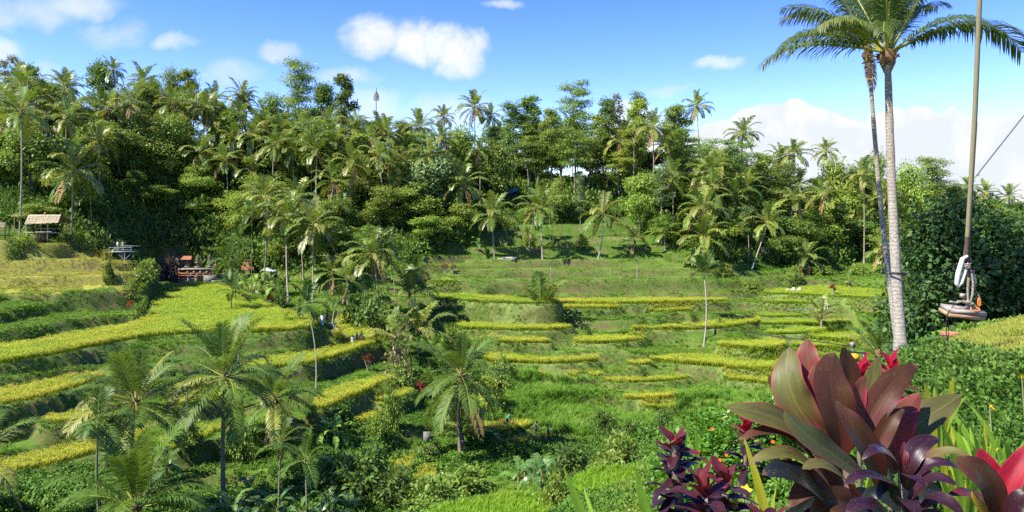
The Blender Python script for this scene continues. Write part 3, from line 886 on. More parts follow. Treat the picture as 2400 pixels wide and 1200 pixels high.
def tint_leaf(name, a, b, dry, transl=0.25, rough=0.6, ncol=None, nscale=0.1, vary=0.3):
    m, N = new_mat(name)
    isl = N.n('ShaderNodeNewGeometry').outputs['Random Per Island']
    oi = N.n('ShaderNodeObjectInfo').outputs['Random']
    at = N.n('ShaderNodeAttribute', attribute_name='tint', attribute_type='INSTANCER')
    pos = N.n('ShaderNodeNewGeometry').outputs['Position']
    col = N.mix(isl, a, b)
    if ncol is not None: col = N.mix(N.rng(N.noise(pos, nscale, 4.0, 0.6), 0.40, 0.62), col, ncol)
    col = N.mix(N.rng(N.m('ADD', at.outputs['Fac'], N.m('MULTIPLY', N.m('SUBTRACT', oi, 0.5), 0.5)), 0.0, 1.0, smooth=False), col, dry)
    hs = N.n('ShaderNodeHueSaturation'); N.put(hs.inputs['Color'], col)
    N.put(hs.inputs['Value'], N.m('ADD', 1.0 - vary / 2, N.m('MULTIPLY', N.m('FRACT', N.m('MULTIPLY', oi, 5.3)), vary)))
    finish(N, hs.outputs[0], rough, 0.25, transl, hs.outputs[0])
    return m


RICE_LEAF = tint_leaf('rice_leaf', (0.19, 0.32, 0.016), (0.27, 0.38, 0.022), (0.40, 0.40, 0.028), ncol=(0.23, 0.355, 0.018), nscale=0.16)
RICE_EAR = tint_leaf('rice_ear', (0.31, 0.40, 0.028), (0.38, 0.44, 0.035), (0.46, 0.44, 0.040), ncol=(0.27, 0.38, 0.028), nscale=0.16)
YOUNG_RICE = tint_leaf('young_rice_leaf', (0.15, 0.33, 0.012), (0.25, 0.43, 0.020), (0.32, 0.40, 0.03), transl=0.35)
GRASS_MAT = tint_leaf('bank_grass_leaf', (0.088, 0.195, 0.012), (0.140, 0.265, 0.018), (0.37, 0.345, 0.055), ncol=(0.145, 0.27, 0.020), nscale=0.12)
REED_MAT = tint_leaf('tall_grass_leaf', (0.100, 0.225, 0.014), (0.16, 0.31, 0.024), (0.26, 0.28, 0.05))
WEED_MAT = tint_leaf('weed_leaf', (0.065, 0.160, 0.014), (0.125, 0.235, 0.024), (0.18, 0.25, 0.03), ncol=(0.080, 0.175, 0.016), nscale=0.09)
UNDER_MAT = tint_leaf('undergrowth_leaf', (0.080, 0.160, 0.018), (0.150, 0.235, 0.030), (0.19, 0.25, 0.034), ncol=(0.090, 0.16, 0.022), nscale=0.05)

proto_collection('rice', [blade_mesh(100 + i, 28, 0.78, 0.22, 0.022, 0.30, 'rice_clump', [RICE_LEAF, RICE_EAR], heads=8, head_w=0.015) for i in range(4)])
proto_collection('young_rice', [blade_mesh(120 + i, 16, 0.72, 0.20, 0.020, 0.30, 'young_rice_clump', [YOUNG_RICE]) for i in range(3)])
proto_collection('grass', [blade_mesh(140 + i, 14, 0.30, 0.55, 0.030, 0.5, 'grass_clump', [GRASS_MAT], foot=0.18) for i in range(4)])
proto_collection('reed', [blade_mesh(160 + i, 14, 1.1, 0.25, 0.035, 0.4, 'reed_clump', [REED_MAT], foot=0.2) for i in range(3)])


def leafy_clump(seed, n, rad, hgt, leaf, name, mat, flat=0.3):
    r = np.random.default_rng(seed)
    d = unit(r.normal(size=(n, 3))); d[:, 2] = np.abs(d[:, 2])
    rr = r.uniform(0.35, 1.0, n)[:, None] ** 0.5
    lump = 1 + 0.28 * np.sin(d[:, :1] * 4.1 + seed) * np.cos(d[:, 1:2] * 3.7 + seed * 2)
    P = d * rr * lump * np.array((rad, rad, hgt))
    D = unit(d + r.normal(0, 0.6, (n, 3)) + np.array((0, 0, -0.15)))
    Nn = unit(d * 0.8 + np.array((0, 0, 0.9)) + r.normal(0, flat, (n, 3)))
    mb = MB(); L = leaf * r.uniform(0.6, 1.25, n)
    leaf_cards(mb, P - D * L[:, None] * 0.3, D, Nn, L, L * r.uniform(0.45, 0.7, n))
    return mb.build(name, [mat])


proto_collection('weed', [leafy_clump(200 + i, 60, 0.55, 0.45, 0.24, 'weed_clump', WEED_MAT) for i in range(4)])
proto_collection('under', [leafy_clump(220 + i, 120, 1.5, 1.5, 0.48, 'undergrowth_clump', UNDER_MAT) for i in range(4)])


def fill_poly(P, step, jit, inset=-0.28, seed=0):
    r = np.random.default_rng(seed)
    lo = P.min(0) - 0.4; hi = P.max(0) + 0.4
    x, y = np.meshgrid(np.arange(lo[0], hi[0], step), np.arange(lo[1], hi[1], step))
    x = x.ravel() + r.uniform(-jit, jit, x.size); y = y.ravel() + r.uniform(-jit, jit, y.size)
    d = sdf(P, x, y) + (vnoise(x, y, 1.2, seed) - 0.5) * 0.5
    k = d < -inset
    return x[k], y[k], d[k]


def plant_rice():
    for i, (t, P) in enumerate(zip(TERR, POLY)):
        nm, lev, tilt, y0, fr, bk, hh, lab = t
        young = nm.startswith('near')
        x, y, d = fill_poly(P, 0.16 if young else 0.27, 0.09, seed=i + 40)
        keep = vnoise(x, y, 1.6, 77 + i) > (0.30 if nm in ('spurc', 'behindpalms', 'patcha', 'patchb', 'row6a') else 0.04)
        x, y, d = x[keep], y[keep], d[keep]
        z = height(x, y)
        r = np.random.default_rng(i)
        s = hh / 0.78 * r.uniform(0.74, 1.22, len(x)) * (0.9 + 0.2 * vnoise(x, y, 3.0, 9 + i))
        gold = 0.0 + 0.75 * np.exp(np.minimum(d, 0) / 1.4) + (vnoise(x, y, 7, 55 + i) - 0.5) * 0.6
        if nm.startswith('right') or nm in ('topleft',): gold = gold * 0.55 - 0.25
        if nm in ('big',): gold = gold + 0.45 * (1 - sst(84, 112, y)) - 0.45 + 0.3 * sst(590, 640, to_px(x, y)) * 0
        if nm in ('basin', 'basinb', 'patcha', 'patchb', 'lower', 'long', 'nook', 'row7', 'row8', 'row9'): gold = gold + 0.3
        if young: gold = (vnoise(x, y, 2.0, 5) - 0.6) * 0.8
        scatter('young_rice_plants' if young else 'rice_plants', 'young_rice' if young else 'rice', np.stack([x, y, z], 1), s, 0.08, gold, lab, seed=i)


plant_rice()


def candidates(n, y0, y1, pad=8.0, seed=0, slope=0.74):
    r = np.random.default_rng(seed)
    y = np.sqrt(r.uniform(y0 ** 2, y1 ** 2, n)); x = r.uniform(-1, 1, n) * (slope * y + pad)
    return x, y


def terrace_mask(x, y, margin):
    m = np.zeros(x.shape, dtype=bool)
    for P in POLY:
        lo = P.min(0) - 1; hi = P.max(0) + 1
        s = (x > lo[0]) & (x < hi[0]) & (y > lo[1]) & (y < hi[1])
        if s.any(): m[s] |= sdf(P, x[s], y[s]) < margin
    return m


SCRUB_ZONE = [(820, 960), (960, 830), (1000, 760), (1080, 760), (1130, 880), (1180, 960), (1330, 960), (1480, 980), (1640, 960), (1760, 960), (1800, 1230), (1480, 1100), (1280, 1100), (1000, 1230), (760, 1230), (560, 1180), (640, 1080), (740, 1030)]
SCRUB_LEFT = [(-60, 1130), (200, 1090), (350, 1050), (620, 1050), (760, 1120), (760, 1260), (-60, 1260)]
REED_ZONE = [(1140, 880), (1250, 870), (1420, 905), (1470, 950), (1700, 900), (1830, 910), (1840, 990), (1560, 985), (1420, 1040), (1280, 990), (1160, 985)]


def plant_banks():
    x, y = candidates(300000, 50, 172, seed=3)
    px = to_px(x, y)
    k = (y < forest_y(px) + 6) & ~terrace_mask(x, y, 0.32) & (px > -120) & (px < 2500) & ~((px > 2080) & (y < 95))
    # thin out where it is lawn-like or far
    k &= rng.uniform(size=len(x)) < np.where(y > 135, 0.55, 1.0)
    x, y, px = x[k], y[k], px[k]
    z = height(x, y); py = HY - F * z / y
    inreed = in_poly_px(REED_ZONE, px, py + (vnoise(x, y, 3, 8) - 0.5) * 40)
    inscrub = (in_poly_px(SCRUB_ZONE, px, py + (vnoise(x, y, 4, 9) - 0.5) * 60) | in_poly_px(SCRUB_LEFT, px, py)) & ~inreed
    gold = in_poly_px(GOLD_ZONE, px, py + (vnoise(x, y, 3, 31) - 0.5) * 26)
    dry = in_poly_px(DRY_ZONE, px, py)
    gm = ~inreed & ~inscrub
    v = vnoise(x, y, 2.2, 61)
    gm &= v > 0.22
    lawn = in_poly_px(LAWN_ZONE, px, py) | dry | gold
    slope = np.clip((height(x, y + 0.35) - height(x, y - 0.35)) / 0.7, 0, 1.6)
    tint = 0.26 * sst(0.45, 1.2, slope) * (vnoise(x, y, 4, 66) > 0.35) - 0.2 + np.where(gold, 1.0, np.where(dry, 0.10, 0.0)) + (vnoise(x, y, 5, 62) - 0.55) * 0.9
    s = np.where(lawn, 0.7, 0.95) * (0.6 + 0.8 * vnoise(x, y, 3.3, 63))
    scatter('bank_grass', 'grass', np.stack([x, y, z], 1)[gm], s[gm], 0.25, tint[gm], 'short grass covering the terrace banks and slopes', seed=5)
    rm = inreed & (rng.uniform(size=len(x)) < 0.75)
    scatter('tall_grass', 'reed', np.stack([x, y, z], 1)[rm], (0.55 + 0.75 * vnoise(x, y, 5, 71))[rm], 0.16, (vnoise(x, y, 4, 72) - 0.6)[rm], 'tall rank grass on the slope above the valley floor', seed=6)
    wm = ((inscrub & (rng.uniform(size=len(x)) < 0.30)) | (gm & ~lawn & (px > 345) & (vnoise(x, y, 6, 64) > 0.70) & (rng.uniform(size=len(x)) < 0.22)))
    big = np.where(inscrub, 1.0, 0.55)
    scatter('leafy_weeds', 'weed', np.stack([x, y, z], 1)[wm], (big * (0.55 + 1.1 * vnoise(x, y, 5, 73) ** 1.5))[wm], 0.3, (vnoise(x, y, 6, 74) - 0.75)[wm], 'leafy creepers and weeds smothering the valley floor', seed=7)


plant_banks()


def plant_under():
    x, y = candidates(17000, 104, 235, seed=13)
    px = to_px(x, y)
    k = (y > np.minimum(forest_y(px) + 1.5, np.interp(px, [0, 250, 300, 380, 420, 620, 2600], [122, 123, 125, 143, 146, 141, 200]))) & (px > -200) & (px < 2600)
    x, y = x[k], y[k]
    z = height(x, y)
    s = 0.7 + 1.1 * vnoise(x, y, 8, 81) ** 1.5
    scatter('forest_undergrowth', 'under', np.stack([x, y, z - 0.2], 1), s, 0.3, vnoise(x, y, 14, 82) - 0.6, 'dense undergrowth covering the forest floor', seed=8, zs=np.random.default_rng(2).uniform(0.8, 2.2, len(x)))


plant_under()

# ------------------------------------------------------------------ palms
def bark_mat(name, a, b, ring=18.0, moss=None, rscale=1.0):
    m, N = new_mat(name)
    tc = N.n('ShaderNodeTexCoord').outputs['Object']
    sep = N.n('ShaderNodeSeparateXYZ'); N.put(sep.inputs[0], tc)
    nz = N.noise(tc, 9.0 * rscale, 4.0, 0.65)
    ph = N.m('ADD', N.m('MULTIPLY', sep.outputs[2], ring), N.m('MULTIPLY', nz, 3.0))
    rg = N.m('POWER', N.m('ABSOLUTE', N.m('SINE', ph)), 0.5)
    col = N.mix(N.rng(nz, 0.35, 0.65), a, b)
    col = N.mix(N.rng(rg, 0.55, 0.15, 0.0, 0.8), col, tuple(q * 0.35 for q in a))
    if moss is not None: col = N.mix(N.rng(N.noise(tc, 2.2 * rscale, 3.0), 0.5, 0.66), col, moss)
    finish(N, col, 0.9, 0.15, 0.0, None, N.m('ADD', rg, nz), 0.6, 0.03)
    return m


PALM_LEAF = leaf_mat('coconut_leaflet', (0.085, 0.150, 0.020), (0.150, 0.220, 0.030), (0.185, 0.230, 0.034), transl=0.25, rough=0.42, spec=0.5, vary=0.4)
PALM_NEAR = leaf_mat('coconut_leaflet_near', (0.064, 0.130, 0.018), (0.120, 0.198, 0.030), (0.110, 0.185, 0.026), transl=0.34, rough=0.5, spec=0.28, vary=0.25)
PALM_PALE = leaf_mat('coconut_leaflet_pale', (0.20, 0.23, 0.040), (0.30, 0.31, 0.06), (0.24, 0.25, 0.05), transl=0.3, rough=0.45, spec=0.4, vary=0.4)
PALM_OLD = leaf_mat('coconut_leaflet_old', (0.25, 0.20, 0.06), (0.30, 0.17, 0.07), (0.20, 0.12, 0.06), transl=0.15, rough=0.7, spec=0.2, vary=0.4)
ARECA_LEAF = leaf_mat('betel_leaflet', (0.034, 0.090, 0.013), (0.072, 0.145, 0.020), (0.085, 0.150, 0.022), transl=0.3, rough=0.5, spec=0.3, vary=0.3)
RACHIS = plain_mat('palm_rachis', (0.30, 0.30, 0.06), (0.22, 0.25, 0.05), 4.0, 0.5)
RACHIS_OLD = plain_mat('palm_rachis_old', (0.25, 0.17, 0.07), (0.18, 0.12, 0.05), 4.0, 0.8)
TRUNK_PALE = bark_mat('coconut_bark_pale', (0.30, 0.265, 0.21), (0.21, 0.18, 0.135), 16.0)
TRUNK_BROWN = bark_mat('coconut_bark_brown', (0.28, 0.23, 0.17), (0.17, 0.135, 0.10), 16.0, (0.15, 0.15, 0.08))
TRUNK_ARECA = bark_mat('betel_bark', (0.20, 0.19, 0.13), (0.13, 0.14, 0.075), 12.0, (0.12, 0.16, 0.05))
FIBRE = plain_mat('palm_fibre', (0.20, 0.12, 0.055), (0.09, 0.055, 0.03), 14.0, 0.95)
NUT_ORANGE = plain_mat('coconut_orange', (0.45, 0.20, 0.03), (0.36, 0.22, 0.05), 5.0, 0.5)
NUT_GREEN = plain_mat('coconut_green', (0.36, 0.33, 0.07), (0.24, 0.26, 0.05), 5.0, 0.5)


def frond_mesh(seed, elev, n=22, wid=0.10, leaf=0.17, droop=1.0, hang=0.6, mats=(PALM_LEAF, RACHIS), name='frond', seg=12, sides=4, vee=0.35, rr=0.010, start=0.16):
    """unit-length palm frond leaving the crown at the given elevation and bending over"""
    r = np.random.default_rng(seed)
    ang = math.radians(elev); pts = [np.zeros(3)]; p = np.zeros(3)
    side = r.uniform(-0.25, 0.25); yaw = 0.0
    for i in range(seg):
        t = (i + 0.5) / seg
        ang -= math.radians(droop * (10 + 120 * t * t) * max(0.25, math.cos(ang)) / seg * 1.25)
        ang = max(ang, math.radians(-86))
        yaw += side / seg
        p = p + np.array((math.cos(ang) * math.cos(yaw), math.cos(ang) * math.sin(yaw), math.sin(ang))) / seg
        pts.append(p)
    P = np.array(pts)
    mb = MB()
    tt = np.linspace(0, 1, seg + 1)
    tube(mb, P, rr * (1 - 0.85 * tt) + 0.001, sides, 1, cap=False)
    T = unit(np.gradient(P, axis=0))
    for sgn in (-1, 1):
        ts = np.linspace(start, 0.995, n) + r.uniform(-0.3, 0.3, n) * (1 - start) / n
        ts = np.clip(ts, 0, 1)
        base = np.stack([np.interp(ts, tt, P[:, k]) for k in range(3)], 1)
        tg = unit(np.stack([np.interp(ts, tt, T[:, k]) for k in range(3)], 1))
        sd = unit(np.cross(tg, np.array((0, 0, 1.0))) + 1e-4) * sgn
        up = np.cross(sd * sgn, tg)
        prof = np.sin(np.pi * (0.12 + 0.80 * (ts - start) / (1 - start))) ** 0.55
        fwd = 0.45 + 0.75 * ts
        d1 = unit(sd + tg * fwd[:, None] + up * vee + r.normal(0, 0.09, (n, 3)))
        L = leaf * prof * r.uniform(0.85, 1.1, n)
        d2 = unit(d1 + np.array((0, 0, -1.0)) * (hang * r.uniform(0.7, 1.3, n))[:, None])
        d3 = unit(d2 + np.array((0, 0, -1.0)) * (hang * r.uniform(0.7, 1.4, n))[:, None])
        w = (wid * (0.55 + 0.45 * prof))[:, None]
        ws = unit(np.cross(d1, up + 1e-4))
        wv = ws * w * 0.5
        a = base; b = a + d1 * L[:, None] * 0.42; c = b + d2 * L[:, None] * 0.33; e = c + d3 * L[:, None] * 0.25
        V = np.stack([a - wv * 0.45, a + wv * 0.45, b + wv, b - wv, c + wv * 0.75, c - wv * 0.75, e], 1)
        m = len(ts); base_i = np.arange(m)[:, None] * 7
        n0 = mb.n
        mb.add(V.reshape(-1, 3), base_i + np.array([[0, 1, 2, 3]]), 0)
        mb.f.append((base_i + np.array([[3, 2, 4, 5]]) + n0, 0))
        mb.f.append((base_i + np.array([[5, 4, 6]]) + n0, 0))
    return mb.build(name, list(mats))


ELEVS = (82, 64, 46, 28, 10, -12, -40)


def frond_set(n, wid, leaf, mats, hang, seed, droop=1.0, variants=2, vee=0.35, **kw):
    return {e: [frond_mesh(seed + 10 * i + k, e, n, wid, leaf, droop * (0.75 if e > 60 else 1.0) * (0.9 + 0.25 * k), hang, mats, vee=vee, **kw) for k in range(variants)] for i, e in enumerate(ELEVS)}


FR_FAR = frond_set(20, 0.046, 0.27, (PALM_LEAF, RACHIS), 0.55, 1000, 1.15)
FR_FARP = frond_set(20, 0.046, 0.27, (PALM_PALE, RACHIS), 0.6, 1100, 1.25)
FR_OLD = frond_set(15, 0.040, 0.22, (PALM_OLD, RACHIS_OLD), 1.2, 1200, 1.2, 1)
FR_NEAR = frond_set(66, 0.0155, 0.27, (PALM_NEAR, RACHIS), 0.40, 1300, 0.95, 2)
FR_NEARP = frond_set(62, 0.0150, 0.27, (PALM_PALE, RACHIS), 0.60, 1350, 1.1, 1)
FR_NEARO = frond_set(46, 0.015, 0.24, (PALM_OLD, RACHIS_OLD), 1.1, 1400, 1.1, 1)
FR_ARECA = frond_set(18, 0.062, 0.36, (ARECA_LEAF, RACHIS), 0.35, 1500, 1.25, 2, vee=0.45, start=0.10)
FR_ARECAN = frond_set(20, 0.040, 0.34, (ARECA_LEAF, RACHIS), 0.35, 1550, 1.25, 2, vee=0.45, start=0.10)
NUT = {}
for k_, m_ in (('orange', NUT_ORANGE), ('green', NUT_GREEN)):
    mb = MB(); ball(mb, (0, 0, 0), 0.13, 0, 8, 6, (1, 1, 1.25)); NUT[k_] = mb.build('coconut', [m_], smooth=True)


def pick_elev(e):
    return min(ELEVS, key=lambda q: abs(q - e))


def palm(px, py, Y, label, L=4.6, n=24, kind='far', base_px=None, base_y=None, bend=0.06, tr=0.15, trunk=TRUNK_PALE, nuts=None, group=None, pale=0.35, old=2, low=-38, name='coconut_palm',
         cat='palm tree', seed=None, zbase=None, fronds=None, wind=0.0):
    r = random.Random(hash((round(px), round(py))) & 0xffff if seed is None else seed)
    c = W(px, py, Y)
    bY = Y if base_y is None else base_y
    bx = c[0] if base_px is None else (base_px - CX) / F * bY
    gz = ground_z(bx, bY) if zbase is None else zbase
    root = empty(name, (bx, bY, gz), label=label, cat=cat, group=group)
    c = c - np.array((bx, bY, gz))
    near = kind in ('near', 'arecan', 'tall')
    # trunk
    ns = 26 if near else 9
    t = np.linspace(0, 1, ns)
    sw = np.array((r.uniform(-1, 1), r.uniform(-1, 1), 0)) * bend * max(c[2], 1.0)
    path = np.outer(t, c) + np.outer(np.sin(t * math.pi) * (1 - 0.3 * t), sw)
    path[0, 2] -= 0.5
    rad = tr * (1.0 - 0.35 * t) + tr * 0.75 * np.exp(-t * max(c[2], 1) / 0.45)
    if near: rad = rad * (1 + 0.05 * np.sin(np.arange(ns) * 2.4))
    if 'areca' in kind:
        mb = MB(); tube(mb, path, rad, 10 if near else 6, 0)
        tm = mb.build('trunk', [trunk], smooth=True)
    else:
        mb = MB(); tube(mb, path, rad, 12 if near else 6, 0)
        tm = mb.build('trunk', [trunk], smooth=True)
    if c[2] > 0.4: obj('trunk', tm, root)
    # heart of the crown: fibre and leaf bases, or the green shaft of a betel palm
    mb = MB()
    hr = tr * 1.25
    if 'areca' in kind:
        tube(mb, [c + np.array((0, 0, -0.9)), c + np.array((0, 0, -0.5)), c + np.array((0, 0, 0.05))], [tr * 0.9, tr * 1.2, tr * 0.7], 8, 0)
        obj('crown_shaft', mb.build('crown_shaft', [ARECA_SHAFT], smooth=True), root)
    else:
        tube(mb, [c + np.array((0, 0, z)) for z in (-0.55, -0.25, 0.05, 0.4)], [tr * 0.7, hr * 1.25, hr * 1.3, hr * 0.4], 9, 0)
        if near:
            for q in range(16):
                a = r.uniform(0, 6.28); z0 = r.uniform(-0.4, 0.1)
                d = np.array((math.cos(a), math.sin(a), 0))
                tube(mb, [c + d * hr * 0.8 + np.array((0, 0, z0)), c + d * hr * 1.9 + np.array((0, 0, z0 + r.uniform(-0.15, 0.25)))], [0.06, 0.015], 4, 0)
        obj('leaf_bases', mb.build('leaf_bases', [FIBRE], smooth=True), root)
    sets = {'far': (FR_FAR, FR_FARP, FR_OLD), 'near': (FR_NEAR, FR_NEARP, FR_NEARO), 'areca': (FR_ARECA, FR_ARECA, FR_OLD), 'arecan': (FR_ARECAN, FR_ARECAN, FR_NEARO), 'tall': None}[kind]
    if kind == 'tall': sets = (FR_TALL, FR_TALLP, FR_NEARO)
    a0 = r.uniform(0, 6.28)
    if fronds: n = 0
    for (az, e, LL, p) in fronds or ():
        az = math.radians(az); me = sets[p][pick_elev(e)]
        obj('frond', me[r.randrange(len(me))], root, c + np.array((math.cos(az), math.sin(az), 0)) * tr * 0.6 + np.array((0, 0, 0.1)), (r.uniform(-0.1, 0.1), 0, az), LL)
    for i in range(n):
        q = i / max(n - 1, 1)
        e = 84 - (84 - low) * q ** 0.85 + r.uniform(-7, 7)
        az = a0 + i * 2.39996 + r.uniform(-0.25, 0.25)
        st = sets[0]
        if r.random() < pale * (0.25 + 1.1 * q): st = sets[1]
        if i >= n - old and r.random() < 0.8: st = sets[2]; e = -40
        me = st[pick_elev(e)]; me = me[r.randrange(len(me))]
        LL = L * (1.1 if kind == 'far' else 1.2 if kind == 'areca' else 1.0) * r.uniform(0.85, 1.08) * (0.82 if q < 0.12 else 1.0)
        off = np.array((math.cos(az), math.sin(az), 0)) * tr * 0.6
        o = obj('frond', me, root, c + off + np.array((0, 0, 0.25 - 0.4 * q)), (r.uniform(-0.12, 0.12), wind * math.cos(az), az), LL)
    if nuts:
        kn, num = nuts
        for i in range(num):
            a = r.uniform(0, 6.28); z = r.uniform(-0.75, -0.2)
            obj('coconut', NUT[kn], root, c + np.array((math.cos(a) * (hr + 0.12), math.sin(a) * (hr + 0.12), z)), (r.uniform(-.4, .4), r.uniform(-.4, .4), a), r.uniform(0.8, 1.15))
    return root


ARECA_SHAFT = plain_mat('betel_crown_shaft', (0.13, 0.22, 0.05), (0.17, 0.22, 0.06), 3.0, 0.5)

# palms on the far hillside: (x, y of crown, distance, label, {options})
FAR_PALMS = [
    (50, 262, 118, 'tall coconut palm rising behind the left end of the thatched hut', dict(base_px=45, L=5.0, n=19, nuts=('orange', 5))),
    (172, 402, 120, 'yellowish coconut palm just right of the thatched hut', dict(base_px=166, L=5.6, n=20, pale=0.6)),
    (470, 358, 160, 'coconut palm with a shaggy brown skirt, left of a pair above the temple', dict(L=4.6, old=4)),
    (527, 378, 158, 'coconut palm right of a pair above the temple', dict(L=4.4, old=4)),
    (655, 350, 165, 'coconut palm high above the tiled hut', {}),
    (590, 400, 160, 'wide dull coconut palm above the tiled hut', dict(L=5.0)),
    (730, 358, 162, 'coconut palm in the thick of the grove, left of centre', {}),
    (787, 390, 156, 'coconut palm with pale drooping fronds above the grove', dict(base_px=790, pale=0.6)),
    (850, 425, 152, 'bright coconut palm with yellow hanging fronds in the grove', dict(base_px=868, pale=0.8, L=4.8)),
    (770, 290, 178, 'coconut palm with a brown skirt near the skyline', dict(old=4)),
    (893, 310, 172, 'coconut palm below the bare dead trunk on the skyline', {}),
    (985, 298, 172, 'coconut palm on the skyline left of the yellow one', dict(pale=0.5)),
    (912, 385, 160, 'coconut palm with brown fronds left of the big round tree', dict(old=5)),
    (925, 440, 150, 'dull coconut palm leaning against the big round tree', dict(old=5, L=4.0)),
    (1085, 432, 150, 'coconut palm in front of the big round tree', dict(L=5.0)),
    (1112, 252, 190, 'bright yellow-green coconut palm on the skyline', dict(pale=0.9, L=5.0)),
    (1150, 275, 195, 'small coconut palm beside the bright yellow-green one', dict(L=3.6)),
    (1040, 275, 200, 'far coconut palm poking over the skyline, centre', dict(L=3.8)),
    (567, 225, 185, 'coconut palm standing clear on the skyline beside a cloud', dict(L=4.4)),
    (478, 250, 180, 'coconut palm under the skyline, left of the clear one', dict(L=4.8, pale=0.5)),
    (510, 300, 170, 'dim coconut palm in the left part of the wood', dict(L=4.4)),
    (335, 190, 185, 'dark coconut palm on the left skyline', dict(L=4.4, pale=0.1)),
    (265, 165, 192, 'far coconut palm among treetops at the left', dict(L=3.8, pale=0.1)),
    (150, 200, 180, 'dark coconut palm left of the highest treetops', dict(L=4.4, pale=0.1)),
    (225, 260, 170, 'coconut palm half hidden by leaves above the left knoll', dict(L=4.8)),
    (285, 250, 172, 'second coconut palm half hidden by leaves above the left knoll', dict(L=4.4)),
    (345, 245, 172, 'drooping coconut palm above the dense left thicket', dict(L=4.6)),
    (385, 300, 165, 'pale coconut palm in the left thicket', dict(L=4.6, pale=0.6)),
    (620, 300, 172, 'coconut palm above the wide dull one', dict(L=4.2)),
    (700, 300, 175, 'coconut palm between two others under the tall layered tree', dict(L=4.2)),
    (830, 330, 170, 'coconut palm beside the dark cone-shaped tree', dict(L=4.4)),
    (1530, 300, 165, 'tall coconut palm in the tree wall right of centre', dict(L=4.6, base_px=1520)),
    (1633, 250, 170, 'windblown coconut palm standing above the right treetops', dict(L=3.8, base_px=1628)),
    (1665, 400, 158, 'large coconut palm with hanging fronds before the right wood', dict(L=5.0, base_px=1640)),
    (1740, 312, 175, 'coconut palm on the right skyline against the white cloud', dict(L=4.2, pale=0.1)),
    (1860, 362, 178, 'dark coconut palm against the foot of the white cloud', dict(L=4.4, pale=0.1)),
    (1830, 372, 182, 'second dark coconut palm against the foot of the white cloud', dict(L=4.0, pale=0.1)),
    (1935, 355, 190, 'pale coconut palm sparkling against the white cloud', dict(L=3.6, pale=0.9)),
    (2025, 410, 160, 'yellow coconut palm left of the two leaning trunks', dict(L=4.0, pale=0.9)),
    (1800, 522, 146, 'leaning coconut palm on the right slope', dict(base_px=1760, base_y=140, L=4.4)),
    (1720, 470, 156, 'coconut palm behind the big clump right of centre', dict(base_px=1712, L=4.4)),
    (1965, 525, 165, 'small coconut palm in the right wood', dict(L=3.8, pale=0.5)),
    (2020, 525, 166, 'drooping coconut palm behind the leaning trunks', dict(L=4.0)),
    (1995, 490, 172, 'coconut palm deep in the right wood', dict(L=4.0)),
    (1890, 605, 148, 'low coconut palm at the edge of the right wood', dict(L=4.0)),
    (2065, 590, 150, 'low pale coconut palm behind the leaning coconut trunk', dict(L=3.4, pale=0.6)),
    (2270, 440, 190, 'far coconut palm behind the dark tree, left one', dict(L=3.6)),
    (2310, 450, 195, 'far coconut palm behind the dark tree, middle one', dict(L=3.6)),
    (2365, 462, 195, 'far coconut palm behind the dark tree, right one', dict(L=3.6)),
    (620, 462, 138, 'tall coconut palm with pale fronds in the front grove', dict(L=4.6, base_px=618, pale=0.6)),
    (672, 512, 128, 'tall slender coconut palm at the edge of the rice, left of two', dict(L=5.0, base_px=676, base_y=121, pale=0.4)),
    (735, 528, 126, 'tall slender coconut palm at the edge of the rice, right of two', dict(L=5.0, base_px=733, base_y=121, pale=0.5)),
    (700, 470, 134, 'coconut palm behind the two slender ones at the rice edge', dict(L=4.6, base_px=712)),
    (875, 598, 112, 'bushy coconut palm over the dark round bush', dict(L=4.8, base_px=880, base_y=110, low=-20)),
    (1155, 505, 142, 'leftmost coconut palm on the open middle slope', dict(L=4.6, base_px=1160, base_y=141)),
    (1270, 490, 143, 'coconut palm in the centre of the open middle slope', dict(L=5.0, base_px=1272, base_y=141, n=17, low=-5, old=0)),
    (1255, 490, 150, 'dark coconut palm just behind the central one on the slope', dict(L=4.4, base_px=1240, base_y=148, n=14)),
    (1412, 500, 144, 'leaning coconut palm right of the path on the middle slope', dict(L=4.8, base_px=1401, base_y=142, n=14)),
    (1650, 490, 142, 'upper crown of the palm clump on the right slope', dict(L=5.4, base_px=1655, base_y=139)),
    (1652, 555, 139, 'lower crown of the palm clump on the right slope', dict(L=5.2, base_px=1640, base_y=137)),
    (1640, 590, 140, 'short palm at the foot of the right slope clump', dict(L=3.6, base_px=1640)),
]


def far_palms():
    for px, py, Y, lab, kw in FAR_PALMS:
        palm(px, py, Y, lab, group='coconut palms on the far hillside', **kw)


